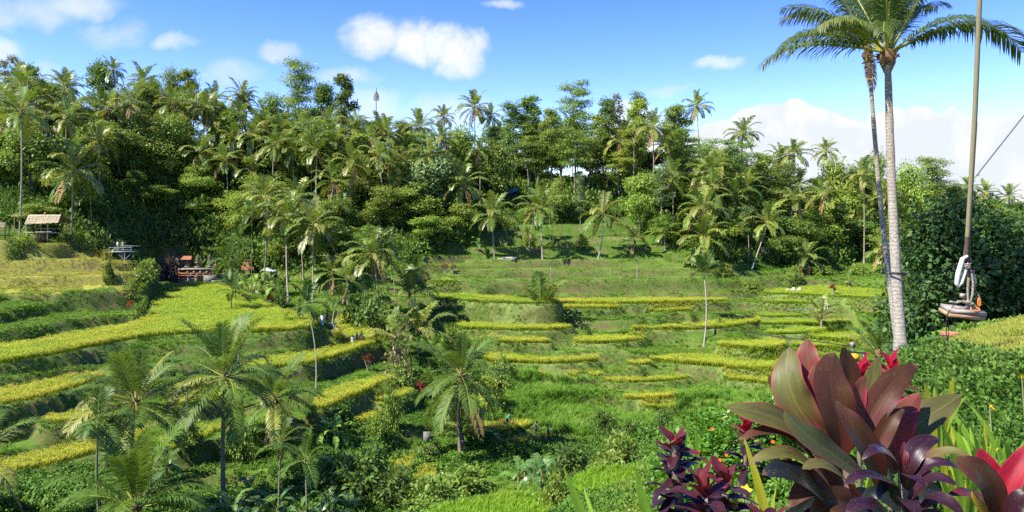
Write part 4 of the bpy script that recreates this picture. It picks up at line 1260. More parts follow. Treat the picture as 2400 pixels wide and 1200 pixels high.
def more_palms():
    g = 'young palms among the terraces'
    palm(1270, 732, 116, 'stemless young palm with upright fronds on the golden terraces', L=5.6, n=13, low=56, old=2, pale=0.2, group=g, tr=0.25)
    palm(1488, 565, 148, 'small young palm beside the hut on the slope', L=3.4, n=12, low=-10, group=g)
    palm(1560, 545, 150, 'young palm with drooping fronds by the wood', L=3.6, n=12, low=-20, group=g)
    palm(960, 690, 116, 'young palm with feathery upright fronds behind the dark bush', L=4.6, n=13, low=20, old=0, group=g)
    palm(925, 790, 98, 'young palm with arching silvery fronds below the dark bush, left one', L=4.2, n=12, low=5, old=0, group=g, pale=0.4)
    palm(982, 778, 100, 'young palm with arching silvery fronds below the dark bush, right one', L=4.8, n=13, low=10, old=0, group=g, pale=0.4)
    palm(780, 640, 124, 'dim young palm in the shade of the slender palms', L=3.8, n=13, low=-10, group=g)
    palm(815, 655, 120, 'second dim young palm in the shade of the slender palms', L=3.6, n=13, low=-10, group=g)
    palm(1925, 742, 116, 'stemless clump of palm fronds on the right terraces', L=3.2, n=11, low=15, old=1, pale=0.4, group=g)
    palm(1990, 662, 138, 'tiny palm at the back of the right green terrace', L=2.0, n=9, low=15, old=0, group=g)
    palm(2060, 830, 45, 'low palm fronds behind the red cordyline tops', L=2.6, n=11, low=20, old=0, kind='near', group=g)
    g = 'slender betel palms'
    o = dict(kind='areca', L=2.0, n=9, low=-12, old=0, tr=0.075, trunk=TRUNK_ARECA, name='betel_palm', group=g)
    palm(1650, 640, 118, 'lone slender palm with a small crown on the golden terraces', **{**o, 'base_px': 1648, 'base_y': 107, 'L': 2.8, 'n': 14, 'tr': 0.12, 'trunk': TRUNK_PALE})
    palm(545, 680, 104, 'slender palm with a dark crown in front of the banana grove', **{**o, 'L': 2.4})
    palm(540, 610, 112, 'shaggy dark palm in front of the temple', **{**o, 'L': 3.2, 'n': 12, 'base_px': 552, 'low': -35})
    palm(560, 560, 122, 'thin betel palm rising over the temple', **{**o, 'L': 2.4})
    palm(590, 500, 126, 'pale betel palm with a tiny crown above the tiled hut', **{**o, 'L': 2.4, 'base_px': 590})
    palm(718, 712, 96, 'betel palm with a mossy collar over the rice edge', **{**o, 'L': 2.6, 'base_px': 740, 'base_y': 80})
    palm(800, 700, 108, 'thin betel palm beside the two walkers', **{**o, 'L': 2.2, 'base_px': 787, 'base_y': 103})
    palm(908, 570, 112, 'thin betel palm right of the bushy coconut palm', **{**o, 'L': 2.4, 'base_px': 928, 'base_y': 106})
    palm(975, 630, 118, 'short betel palm at the edge of the open slope', **{**o, 'L': 2.2})
    palm(212, 465, 121, 'thin betel palm right of the yellowish coconut palm', **{**o, 'L': 2.6})
    palm(800, 480, 140, 'thin betel palm in the shade behind the grove', **{**o, 'L': 2.2})


def near_palms():
    g = 'big coconut palms in the valley'
    o = dict(kind='near', group=g, trunk=TRUNK_BROWN, tr=0.19, old=1, pale=0.18)
    palm(318, 945, 55, 'coconut palm laden with orange coconuts at the lower left', **{**o, 'base_px': 318, 'L': 4.9, 'n': 25, 'nuts': ('orange', 18), 'low': -38, 'seed': 4, 'pale': 0.3})
    palm(526, 885, 58, 'coconut palm with pale green coconuts at the lower left', **{**o, 'base_px': 524, 'L': 5.0, 'n': 25, 'nuts': ('green', 18), 'low': -38, 'seed': 9})
    palm(645, 935, 70, 'coconut palm right behind the one with pale green coconuts', **{**o, 'base_px': 625, 'L': 4.7, 'n': 23, 'seed': 15, 'low': -32})
    palm(1082, 882, 73, 'big coconut palm in the middle of the valley', **{**o, 'base_px': 1080, 'L': 5.6, 'n': 23, 'nuts': ('orange', 3), 'low': -50, 'seed': 21, 'pale': 0.05, 'old': 2})
    palm(1078, 1000, 76, 'young palm tucked under the big middle coconut palm', **{**o, 'base_px': 1088, 'L': 4.4, 'n': 14, 'low': 5, 'seed': 25, 'old': 0})
    palm(318, 1185, 48, 'stemless spreading coconut palm at the bottom left', **{**o, 'L': 5.2, 'n': 17, 'low': 2, 'seed': 31, 'old': 0, 'pale': 0.05, 'zbase': None})
    palm(-75, 1085, 48, 'coconut palm cut off by the left edge with one frond showing', **{**o, 'L': 4.6, 'n': 14, 'low': -10, 'seed': 33, 'pale': 0.4})
    o = dict(kind='arecan', n=10, old=1, tr=0.10, trunk=TRUNK_ARECA, name='betel_palm', group='slender betel palms')
    palm(230, 985, 50, 'betel palm with dark glossy fronds at the lower left', L=2.6, low=-30, base_px=236, **o)
    palm(660, 1035, 54, 'left of the two light green betel palms below the valley palms', L=2.1, low=-30, base_px=655, **o)
    palm(716, 1078, 52, 'right of the two light green betel palms below the valley palms', L=2.2, low=-30, base_px=722, **o)
    g = 'leaning coconut palms on the near ledge'
    palm(2080, 130, 23.5, 'tall coconut palm with pale speckled trunk leaning up beside the dark tree', kind='tall', group=g, base_px=2114, base_y=20, tr=0.15, trunk=TRUNK_SPECK, seed=3, bend=0.012,
         fronds=[(184, 10, 4.3, 0), (4, 28, 5.0, 0), (158, 46, 3.6, 0), (208, 28, 3.0, 0), (172, 28, 3.6, 0), (215, 28, 3.3, 1), (238, 28, 2.8, 0), (25, 64, 4.3, 0), (-30, 64, 4.0, 0), (40, 46, 4.0, 0), (90, 82, 4.2, 0), (280, 84, 4.0, 0),
                 (120, 64, 4.2, 0), (65, 64, 4.3, 0), (250, 64, 3.6, 0), (305, 28, 3.0, 0), (338, 28, 3.2, 0), (100, 46, 3.4, 0), (145, 46, 3.4, 0), (235, 82, 4.0, 0), (15, 82, 4.2, 0)])
    palm(2035, 122, 27, 'thinner coconut trunk leaning behind the tall speckled palm', kind='tall', group=g, base_px=2112, base_y=24.5, tr=0.10, trunk=TRUNK_SPECK, seed=8, bend=0.012,
         fronds=[(170, 28, 3.2, 0), (200, 64, 3.2, 0), (90, 64, 4.0, 0), (20, 82, 4.0, 0), (140, 46, 3.6, 1), (250, -40, 1.6, 2), (60, -40, 1.6, 2)])


def speck_bark():
    m, N = new_mat('speckled_bark')
    tc = N.n('ShaderNodeTexCoord').outputs['Object']
    sep = N.n('ShaderNodeSeparateXYZ'); N.put(sep.inputs[0], tc)
    st = N.v('MULTIPLY', tc, (1.0, 1.0, 2.4))
    nz = N.noise(st, 13.0, 5.0, 0.7)
    n2 = N.noise(tc, 1.2, 3.0)
    ph = N.m('ADD', N.m('MULTIPLY', sep.outputs[2], 30.0), N.m('MULTIPLY', nz, 10.0))
    rg = N.m('ABSOLUTE', N.m('SINE', ph))
    up = N.rng(sep.outputs[2], 3.2, 6.0)
    pale = N.mix(N.rng(nz, 0.36, 0.60), (0.20, 0.17, 0.13), (0.36, 0.33, 0.275))
    brown = N.mix(N.rng(nz, 0.38, 0.62), (0.19, 0.16, 0.12), (0.33, 0.29, 0.23))
    col = N.mix(up, pale, brown)
    col = N.mix(N.rng(rg, 0.20, 0.03, 0.0, 0.4), col, (0.09, 0.07, 0.05))
    finish(N, col, 0.9, 0.15, 0.0, None, N.m('ADD', N.m('MULTIPLY', rg, 0.6), nz), 0.8, 0.03)
    return m


TRUNK_SPECK = speck_bark()
PALM_DARK = leaf_mat('coconut_leaflet_dark', (0.040, 0.075, 0.016), (0.080, 0.125, 0.026), None, transl=0.25, rough=0.45, spec=0.3, vary=0.2)
PALM_MIDP = leaf_mat('coconut_leaflet_midpale', (0.11, 0.14, 0.030), (0.17, 0.19, 0.04), None, transl=0.3, rough=0.45, spec=0.3, vary=0.2)  # paler yellow-green leaflets for a few fronds of the tall palms
FR_TALL = frond_set(84, 0.0115, 0.26, (PALM_DARK, RACHIS), 0.75, 1600, 0.95, 3, vee=0.15)
FR_TALLP = frond_set(84, 0.0115, 0.26, (PALM_MIDP, RACHIS), 0.85, 1650, 1.15, 1, vee=0.1)
far_palms()
more_palms()
near_palms()

# ------------------------------------------------------------------ broadleaf trees
BARK_PALE = plain_mat('bark_pale', (0.32, 0.28, 0.22), (0.20, 0.165, 0.12), 2.5, 0.9, stretch=(1, 1, 0.3))
BARK_DARK = plain_mat('bark_dark', (0.12, 0.095, 0.07), (0.07, 0.055, 0.04), 2.5, 0.9, stretch=(1, 1, 0.3))


def tree_meshes(seed, H=16.0, R=4.5, cb=0.35, lobes=8, flat=0.75, leaf=0.42, n=2600, mat=None, bark=BARK_DARK, tr=0.22, style='round', open_=0.0, fork=0):
    """trunk with limbs + a crown of single leaves grouped in lobes and clumps"""
    r = np.random.default_rng(seed)
    tm, cm = MB(), MB()
    top = np.array((r.normal(0, 0.04) * H, r.normal(0, 0.04) * H, H * (0.93 if style != 'round' else 0.8)))
    t = np.linspace(0, 1, 8)
    wob = np.stack([np.sin(t * 5 + seed) * 0.012 * H, np.cos(t * 4 + seed) * 0.012 * H, 0 * t], 1) * t[:, None]
    axis = np.outer(t, top) + wob
    axis[0, 2] -= 0.6
    tube(tm, axis, tr * (1.05 - 0.8 * t) + 0.4 * tr * np.exp(-t * 14), 7, 0)
    cen, rad = [], []
    z0, z1 = H * cb, H
    for i in range(lobes):
        q = (i + 0.5) / lobes
        if style == 'layer':
            z = z0 + (z1 - z0) * (q ** 0.9); rr = R * (0.95 - 0.35 * abs(q - 0.45)) * r.uniform(0.45, 0.7)
            a = i * 2.4 + r.uniform(-0.4, 0.4); rad_out = R * r.uniform(0.15, 0.65) * (1.0 - 0.5 * max(0, q - 0.75) * 4)
            c = np.array((math.cos(a) * rad_out, math.sin(a) * rad_out, z)); rd = np.array((rr, rr, rr * 0.36))
        elif style == 'tall':
            z = z0 + (z1 - z0) * q; w = math.sin(math.pi * (0.15 + 0.75 * q)) ** 0.6
            a = i * 2.4 + r.uniform(-0.5, 0.5); ro = R * w * r.uniform(0.2, 0.7); rr = R * r.uniform(0.32, 0.5)
            c = np.array((math.cos(a) * ro, math.sin(a) * ro, z)); rd = np.array((rr, rr, rr * r.uniform(0.5, 0.8)))
        else:
            a = i * 2.4 + r.uniform(-0.5, 0.5); zz = r.uniform(0, 1)
            w = math.sqrt(max(0.05, 1 - (2 * zz - 0.85) ** 2))
            ro = R * w * r.uniform(0.35, 0.75); rr = R * r.uniform(0.34, 0.52)
            c = np.array((math.cos(a) * ro, math.sin(a) * ro, z0 + rr * 0.6 + (z1 - z0 - rr * 1.2) * zz)); rd = np.array((rr, rr, rr * flat))
        cen.append(c); rad.append(rd)
        # limb
        f = min(0.97, max(0.18, (c[2] - 0.28 * np.hypot(c[0], c[1])) / top[2]))
        b = np.array([np.interp(f * 0.92, t, axis[:, k]) for k in range(3)])
        mid = (b + c) / 2 + np.array((0, 0, 0.06 * H * r.uniform(-0.3, 0.5)))
        tube(tm, [b, mid, c], [tr * 0.38, tr * 0.24, tr * 0.08], 5, 0, cap=False)
        for _ in range(3):
            d = unit(r.normal(size=3)); e = c + d * rd * 0.85
            tube(tm, [mid * 0.4 + c * 0.6, e], [tr * 0.14, tr * 0.04], 3, 0, cap=False)
    n = int(n * 2.1); leaf = leaf * 1.1
    vol = np.array([q[0] ** 2 for q in rad]); vol = vol / vol.sum()
    for c, rd, vq in zip(cen, rad, vol):
        nl = int(n * vq)
        nc = max(5, int(nl / 26))
        d = unit(r.normal(size=(nc, 3)) + np.array((0, 0, 0.25)))
        cl = c + d * rd * r.uniform(0.45, 1.05, nc)[:, None]
        if open_ > 0: cl = cl[r.uniform(size=nc) > open_]
        if len(cl) == 0: continue
        pick = r.integers(0, len(cl), nl)
        cr = min(0.40 * rd[0], 1.4)
        off = r.normal(size=(nl, 3)) * cr * np.array((0.62, 0.62, 0.34 if style != 'layer' else 0.15))
        P = cl[pick] + off
        out = unit((P - c) / rd + np.array((0, 0, 0.35)))
        D = unit(unit(off + 1e-3) + r.normal(0, 0.5, (nl, 3)) + np.array((0, 0, -0.25)))
        Nn = unit(out * 1.15 + np.array((0, 0, 0.6 if style == 'layer' else 0.4)) + r.normal(0, 0.45, (nl, 3)))
        L = leaf * r.uniform(0.6, 1.3, nl)
        leaf_cards(cm, P, D, Nn, L, L * r.uniform(0.42, 0.68, nl))
    return tm.build('trunk', [bark], smooth=True), cm.build('crown', [mat]), H


GREEN_MID = leaf_mat('broad_leaf_mid', (0.114, 0.1984, 0.02682), (0.2011, 0.295, 0.0456), (0.2279, 0.3057, 0.04291), transl=0.36, vary=0.5)
GREEN_DARK = leaf_mat('broad_leaf_dark', (0.06035, 0.1233, 0.02145), (0.1207, 0.1904, 0.03486), (0.1046, 0.1796, 0.03486), transl=0.36, rough=0.55, spec=0.25, vary=0.4)
GREEN_LIGHT = leaf_mat('broad_leaf_light', (0.1523, 0.2498, 0.02926), (0.2438, 0.3291, 0.04388), (0.256, 0.3291, 0.04145), transl=0.36, vary=0.35)
GREEN_PALE = leaf_mat('broad_leaf_pale', (0.090, 0.150, 0.045), (0.155, 0.215, 0.075), (0.12, 0.19, 0.05), transl=0.25, rough=0.45, vary=0.3)
GREEN_FEATHER = leaf_mat('feather_leaf', (0.09752, 0.195, 0.02926), (0.1645, 0.262, 0.04388), (0.1585, 0.256, 0.03169), transl=0.36, vary=0.35)
OLIVE_DRY = leaf_mat('olive_leaf', (0.14, 0.15, 0.045), (0.20, 0.185, 0.06), (0.17, 0.17, 0.05), transl=0.25, vary=0.3)
PURPLE_LEAF = leaf_mat('purple_shrub_leaf', (0.045, 0.028, 0.030), (0.085, 0.055, 0.05), None, transl=0.15, vary=0.2)
YELLOW_LEAF = leaf_mat('yellow_shrub_leaf', (0.20, 0.20, 0.03), (0.30, 0.24, 0.04), None, transl=0.3, vary=0.2)

VAR = {
    'round_mid': [tree_meshes(1, 15, 5.0, 0.22, 11, 0.75, 0.42, 3800, GREEN_MID), tree_meshes(2, 14, 5.2, 0.25, 12, 0.7, 0.46, 3600, GREEN_MID), tree_meshes(3, 16, 4.6, 0.3, 10, 0.8, 0.40, 3600, GREEN_MID)],
    'round_dark': [tree_meshes(4, 15, 4.6, 0.2, 11, 0.8, 0.40, 3800, GREEN_DARK), tree_meshes(5, 16, 4.2, 0.25, 11, 0.85, 0.42, 3600, GREEN_DARK)],
    'round_light': [tree_meshes(6, 12, 4.8, 0.18, 11, 0.7, 0.44, 3600, GREEN_LIGHT), tree_meshes(7, 13, 4.4, 0.2, 10, 0.7, 0.42, 3400, GREEN_LIGHT)],
    'pale': [tree_meshes(8, 15, 6.0, 0.2, 14, 0.75, 0.46, 5200, GREEN_PALE)],
    'layer': [tree_meshes(9, 24, 5.6, 0.45, 13, 0.3, 0.40, 4200, GREEN_MID, BARK_PALE, 0.24, 'layer', 0.1), tree_meshes(10, 24, 5.0, 0.42, 14, 0.3, 0.40, 4200, GREEN_FEATHER, BARK_PALE, 0.24, 'layer', 0.1),
              tree_meshes(11, 22, 5.4, 0.5, 11, 0.3, 0.40, 3600, GREEN_MID, BARK_PALE, 0.22, 'layer', 0.15)],
    'tall': [tree_meshes(12, 22, 3.6, 0.38, 12, 0.7, 0.42, 3400, GREEN_MID, BARK_PALE, 0.2, 'tall', 0.1), tree_meshes(13, 21, 3.2, 0.45, 11, 0.7, 0.40, 3000, GREEN_LIGHT, BARK_PALE, 0.18, 'tall', 0.12),
             tree_meshes(14, 23, 3.4, 0.35, 13, 0.7, 0.40, 3400, GREEN_DARK, BARK_PALE, 0.2, 'tall', 0.1)],
    'thin': [tree_meshes(15, 18, 2.8, 0.5, 9, 0.7, 0.36, 1300, OLIVE_DRY, BARK_PALE, 0.12, 'tall', 0.25), tree_meshes(16, 17, 3.0, 0.5, 9, 0.7, 0.36, 1300, GREEN_PALE, BARK_PALE, 0.12, 'tall', 0.25)],
    'cone': [tree_meshes(17, 15, 3.0, 0.08, 14, 0.9, 0.40, 3600, GREEN_DARK, BARK_DARK, 0.2, 'tall', 0.0)],
    'feather': [tree_meshes(18, 14, 5.0, 0.15, 15, 0.7, 0.40, 4000, GREEN_FEATHER, BARK_DARK, 0.2), tree_meshes(19, 13, 5.4, 0.12, 16, 0.65, 0.40, 4200, GREEN_LIGHT, BARK_DARK, 0.2)],
}


def tree(kind, px, py_top, Y, label, width=None, group=None, var=None, name='forest_tree', cat='tree', base_y=None, seed=None, sink=0.0):
    """a broadleaf tree whose top is seen at photo pixel (px, py_top)"""
    r = random.Random((int(px) * 7 + int(py_top) * 13) if seed is None else seed)
    v = VAR[kind][r.randrange(len(VAR[kind])) if var is None else var]
    p = W(px, py_top, Y)
    gz = ground_z(p[0], Y) - sink
    h = max(p[2] - gz, 2.0)
    sz = h / v[2]
    sxy = sz if width is None else width
    sxy = max(min(sxy, sz * 1.7), sz * 0.5) if width is None else width
    root = empty(name, (p[0], Y, gz), r.uniform(0, 6.28), label=label, cat=cat, group=group)
    obj('trunk', v[0], root, scale=(sxy, sxy, sz))
    obj('crown', v[1], root, scale=(sxy, sxy, sz))
    return root


# trees that stand out, placed one by one: kind, x, y of the top, distance, width factor, label
LEAD_TREES = [
    ('layer', 700, 142, 190, 1.0, 'tall layered tree standing highest left of the dark cone-shaped tree', 0),
    ('cone', 812, 182, 185, 1.2, 'dark cone-shaped tree on the skyline'),
    ('round_dark', 755, 190, 188, 1.0, 'dark round tree pressed against the cone-shaped one'),
    ('round_mid', 640, 215, 182, 1.0, 'round tree below the tall layered one'),
    ('layer', 1352, 190, 186, 1.0, 'tallest layered tree in the middle with flat tiers of leaves', 1),
    ('tall', 1240, 225, 182, 1.15, 'tall pale-trunked tree left of the tallest layered one', 0),
    ('tall', 1200, 245, 180, 1.1, 'dark tall tree at the left end of the straight-trunked row', 2),
    ('tall', 1295, 255, 178, 1.0, 'straight-trunked tree in front of the tallest layered one', 0),
    ('layer', 1345, 300, 172, 0.95, 'pale-trunked tree spreading over the hillside path', 2),
    ('tall', 1425, 235, 182, 1.1, 'dark tree right of the tallest layered one', 2),
    ('thin', 1440, 225, 188, 1.0, 'thin sparse treetop poking out beside the dark one', 0),
    ('tall', 1495, 235, 180, 1.2, 'broad light tree against the small white cloud', 1),
    ('thin', 1500, 218, 186, 1.2, 'wispy treetop against the small white cloud', 1),
    ('tall', 1580, 245, 178, 1.2, 'green tree left of the windblown palm', 0),
    ('layer', 1600, 300, 170, 0.9, 'feathery tree under the windblown palm', 1),
    ('thin', 1552, 395, 152, 0.9, 'slim pale-trunked tree with thin leaves at the wood edge', 1),
    ('round_light', 1500, 390, 156, 0.9, 'light loose tree at the wood edge right of the path', 1),
    ('pale', 1020, 345, 152, 1.05, 'big round tree with pale silvery leaves beside the open slope', 0),
    ('round_light', 1090, 300, 172, 1.0, 'yellow-green tree behind the big silvery one', 0),
    ('round_mid', 1160, 330, 168, 0.9, 'green tree between the silvery tree and the straight-trunked row', 1),
    ('feather', 400, 260, 160, 1.05, 'wide feathery light tree in the left thicket', 1),
    ('feather', 320, 265, 158, 1.0, 'second wide feathery tree in the left thicket', 0),
    ('round_mid', 400, 155, 192, 0.95, 'tall open tree on the left skyline beside a cloud', 0),
    ('round_dark', 235, 142, 194, 0.9, 'highest tree on the left skyline', 0),
    ('tall', 440, 165, 192, 1.1, 'light tree at the right end of the left skyline', 1),
    ('round_dark', 60, 145, 176, 1.0, 'dark tree behind the tall palm at the left edge', 1),
    ('round_light', 110, 205, 168, 1.0, 'loose light tree right of the tall palm at the left edge', 0),
    ('thin', 20, 135, 185, 1.3, 'dry brownish treetop in the upper left corner of the wood', 0),
    ('round_mid', 180, 240, 162, 1.0, 'mid green tree above the yellowish palm', 2),
    ('layer', 1720, 330, 168, 1.0, 'wide flat-topped tree on the right skyline below the cloud', 1),
    ('tall', 1790, 360, 172, 1.1, 'tree at the foot of the white cloud', 0),
    ('round_light', 1700, 380, 160, 1.0, 'light rounded tree over the right slope', 1),
    ('layer', 1840, 385, 168, 0.9, 'flat-tiered tree left of the yellow palm', 0),
    ('round_light', 1960, 372, 176, 1.0, 'light tree under the sparkling palm', 0),
    ('round_mid', 2000, 380, 178, 0.95, 'round tree left of the leaning coconut trunk', 2),
    ('round_mid', 2060, 352, 180, 0.9, 'tree peeping between the two leaning coconut trunks', 0),
    ('feather', 2130, 375, 172, 1.0, 'light rounded tree right of the leaning coconut trunk', 1),
    ('layer', 2185, 370, 176, 0.9, 'flat-tiered tree highest at the right against the cloud', 0),
    ('round_dark', 2240, 432, 180, 0.9, 'dark tree low on the right skyline', 0),
    ('round_mid', 2320, 455, 186, 0.9, 'tree low on the skyline behind the swing ropes', 1),
    ('round_dark', 2395, 470, 186, 1.0, 'dark tree at the right end of the skyline', 1),
    ('round_light', 365, 430, 150, 0.9, 'sunlit loose tree right of the steel deck'),
    ('round_mid', 430, 480, 153, 0.85, 'rounded tree rising straight behind the temple', 1),
    ('round_light', 500, 470, 156, 0.85, 'sunlit tree behind the right end of the temple', 1),
    ('round_mid', 300, 420, 153, 0.9, 'rounded tree over the head of the gully', 0),
    ('feather', 560, 450, 152, 0.7, 'feathery tree over the tiled hut', 1),
    ('round_mid', 1440, 335, 204, 1.1, 'round tree closing the gap behind the dark straight tree', 0),
    ('round_mid', 1390, 340, 206, 1.1, 'round tree closing the gap behind the tallest layered tree', 1),
    ('feather', 1490, 345, 202, 1.1, 'feathery tree closing the gap right of centre', 0),
    ('thin', 1360, 410, 152, 0.55, 'slim leaning tree with a leafy bunch beside the path', 1),
    ('round_light', 1305, 420, 162, 0.55, 'small leafy tree over the path', 0),
]


def lead_trees():
    for e in LEAD_TREES:
        k, px, py, Y, w, lab = e[:6]
        v = VAR[k][e[6]] if len(e) > 6 else None
        p = W(px, py, Y)
        tree(k, px, py, Y, lab, width=w, group='trees of the far wood', var=e[6] if len(e) > 6 else None)


ORD = 'first second third fourth fifth sixth seventh eighth ninth tenth eleventh twelfth thirteenth fourteenth fifteenth'.split()


def fill_trees():
    """the rest of the wood, trees that nothing tells apart"""
    zones = [('behind the thatched hut', -150, 330), ('behind the temple', 330, 620), ('behind the coconut grove', 620, 960), ('behind the open slope', 960, 1520), ('above the right terraces', 1520, 2080), ('behind the swing', 2080, 2560)]
    look = {'round_mid': 'mid green round tree', 'round_dark': 'dark round tree', 'round_light': 'light loose-crowned tree', 'layer': 'flat-tiered tree', 'tall': 'straight tall tree', 'feather': 'feathery wide tree', 'thin': 'thin pale-trunked tree'}
    r = random.Random(77)
    for (z, a, b) in zones:
        for row, dy in enumerate((5, 13, 22, 32, 43, 55, 66)):
            Yr = forest_y((a + b) / 2) + dy
            px = a + r.uniform(0, 60)
            num = 0
            while px < b:
                Y = forest_y(px) + dy + r.uniform(-4, 4)
                if Y > 222: break
                k = r.choice(['round_mid', 'round_mid', 'round_dark', 'round_light', 'round_light', 'feather', 'tall', 'layer'] if row > 1 else ['round_mid', 'round_dark', 'round_light', 'feather', 'round_mid'])
                if 1080 < px < 1500 and row < 4: k = r.choice(['tall', 'tall', 'layer', 'thin'])
                if px > 1500 and row == 0: k = r.choice(['tall', 'thin', 'round_mid', 'feather'])
                if 190 < px < 345 and Y < 147:
                    px += 30; continue
                if 1140 < px < 1255 and Y < 176:
                    px += 40; continue
                X = (px - CX) / F * Y
                gz = ground_z(X, Y)
                h = {'round_mid': 12, 'round_dark': 11, 'round_light': 9, 'feather': 10, 'tall': 17, 'layer': 18, 'thin': 15}[k] * r.uniform(0.75, 1.1)
                if row == 0: h *= 0.72
                py = HY - F * (gz + h) / Y
                lim = np.interp(px, [-200, 0, 200, 450, 600, 800, 1000, 1200, 1400, 1600, 1700, 1800, 2000, 2200, 2300, 2600], [170, 170, 165, 190, 240, 250, 280, 260, 250, 270, 330, 370, 385, 410, 455, 480]) + 12
                if py < lim: py = lim + r.uniform(0, 25)
                if py < HY - F * (gz + 3) / Y:
                    tree(k, px, py, Y, '%s %s from the left in the %s row %s' % (look[k], ORD[num], ORD[row], z), width=r.uniform(0.95, 1.25) * min(1.0, 1.45 * (HY - py - F * gz / Y) / F * Y / VAR[k][0][2]), group='wood %s' % z, seed=int(px * 3 + row)); num += 1
                px += r.uniform(62, 105) * (1.0 if row else 1.15)


def fill_palms():
    """the crowd of palms mixed into the wood"""
    r = random.Random(5)
    for z, a, b, rows, step in (('above the coconut grove', 420, 980, (19, 30, 41), 52), ('in the right wood', 1530, 2090, (9, 20, 33), 80), ('above the thatched hut', -20, 420, (14, 27, 40), 84), ('behind the open slope', 1000, 1500, (10, 26), 95)):
        for row, dy in enumerate(rows):
            px = a + r.uniform(0, step); num = 0
            while px < b and num < 15:
                Y = forest_y(px) + dy + r.uniform(-3, 3)
                if 1140 < px < 1255:
                    px += 60; continue
                X = (px - CX) / F * Y; gz = ground_z(X, Y)
                h = r.uniform(10.5, 15.5)
                py = HY - F * (gz + h) / Y
                palm(px, py, Y, 'coconut palm %s from the left in the %s palm row %s' % (ORD[num], ORD[row], z), L=r.uniform(3.9, 4.8), n=20, pale=r.choice((0.15, 0.4, 0.7)), old=r.choice((1, 2, 4)), bend=r.uniform(0.02, 0.1), group='palms mixed into the wood')
                num += 1
                px += r.uniform(0.6, 1.4) * step


lead_trees()
fill_trees()
fill_palms()

# ------------------------------------------------------------------ huts, temple, steps and other built things
THATCH = plain_mat('thatch', (0.50, 0.42, 0.26), (0.30, 0.24, 0.14), 7.0, 0.95, stretch=(6, 6, 1), bstr=0.5)
THATCH_OLD = plain_mat('old_thatch', (0.26, 0.21, 0.15), (0.16, 0.13, 0.09), 6.0, 0.95, stretch=(6, 6, 1))
BAMBOO = plain_mat('bamboo', (0.38, 0.34, 0.26), (0.24, 0.21, 0.15), 4.0, 0.8, stretch=(1, 1, 0.4))
DARKWOOD = plain_mat('dark_wood', (0.075, 0.055, 0.040), (0.045, 0.035, 0.028), 4.0, 0.85)
STEEL_GREY = plain_mat('grey_steel', (0.24, 0.26, 0.27), (0.18, 0.19, 0.20), 4.0, 0.5, 0.4)
BRICK = plain_mat('temple_brick', (0.36, 0.16, 0.075), (0.24, 0.12, 0.06), 3.0, 0.9, bstr=0.4)
STONE = plain_mat('temple_stone', (0.26, 0.215, 0.155), (0.13, 0.115, 0.085), 3.0, 0.9, bstr=0.5)
STONE_GREY = plain_mat('grey_stone', (0.20, 0.20, 0.185), (0.10, 0.10, 0.09), 3.0, 0.9, bstr=0.5)
TILE = plain_mat('clay_tile', (0.36, 0.14, 0.07), (0.27, 0.11, 0.06), 6.0, 0.85)
TIN = plain_mat('tin_sheet', (0.55, 0.57, 0.60), (0.42, 0.43, 0.45), 3.0, 0.45, 0.5)
BLUE = plain_mat('blue_tarpaulin', (0.02, 0.40, 0.80), (0.015, 0.32, 0.70), 3.0, 0.4, 0.5)
EARTH = plain_mat('trodden_earth', (0.30, 0.22, 0.13), (0.20, 0.15, 0.09), 5.0, 0.95)
WHITEWOOD = plain_mat('weathered_wood', (0.48, 0.44, 0.37), (0.32, 0.28, 0.22), 8.0, 0.85, stretch=(1, 1, 0.3))
CONCRETE = plain_mat('concrete', (0.17, 0.165, 0.145), (0.10, 0.105, 0.085), 4.0, 0.9)
BLACK_RUBBER = plain_mat('black_cable', (0.015, 0.015, 0.016), (0.025, 0.025, 0.025), 9.0, 0.6)


def part(parent, name, fn, mats, smooth=False, label=None):
    mb = MB(); fn(mb)
    o = obj(name, mb.build(name, mats if isinstance(mats, (list, tuple)) else [mats], smooth), parent)
    if label: o['label'] = label
    return o


def P2(px, py, Y, root):
    return W(px, py, Y) - np.array(root.location)


def thatch_roof(mb, a, b, c, d, n=34, seed=0, fringe=0.25, thick=0.16):
    """sloping thatch between ridge a-b and eave d-c with a ragged hanging edge"""
    r = np.random.default_rng(seed)
    a, b, c, d = map(np.asarray, (a, b, c, d))
    nn = unit(np.cross(b - a, d - a));  nn = nn if nn[2] > 0 else -nn
    rows = 5
    for k in range(rows):
        f0, f1 = k / rows, (k + 1) / rows + 0.08
        for i in range(n):
            u0, u1 = i / n - 0.006, (i + 1) / n + 0.006
            j = r.uniform(-0.04, 0.05); ex = fringe * r.uniform(0.2, 1.0) if k == rows - 1 else 0.0
            L0 = a + (b - a) * u0; L1 = a + (b - a) * u1; E0 = d + (c - d) * u0; E1 = d + (c - d) * u1
            p = [L0 + (E0 - L0) * f0, L1 + (E1 - L1) * f0, L1 + (E1 - L1) * (f1 + j), L0 + (E0 - L0) * (f1 + j)]
            lift = nn * (0.05 + r.uniform(0, 0.05) + 0.03 * (rows - k) * 0)
            dn = (E0 - L0); dn = dn / np.linalg.norm(dn)
            p[2] = p[2] + dn * ex + lift; p[3] = p[3] + dn * ex * r.uniform(0.5, 1.2) + lift
            top = np.array(p) ; bot = np.array(p) - nn * thick * 0.5
            mb.add(np.concatenate([top, bot]), [(0, 1, 2, 3), (7, 6, 5, 4), (3, 2, 6, 7), (0, 3, 7, 4), (1, 5, 6, 2)], 0)


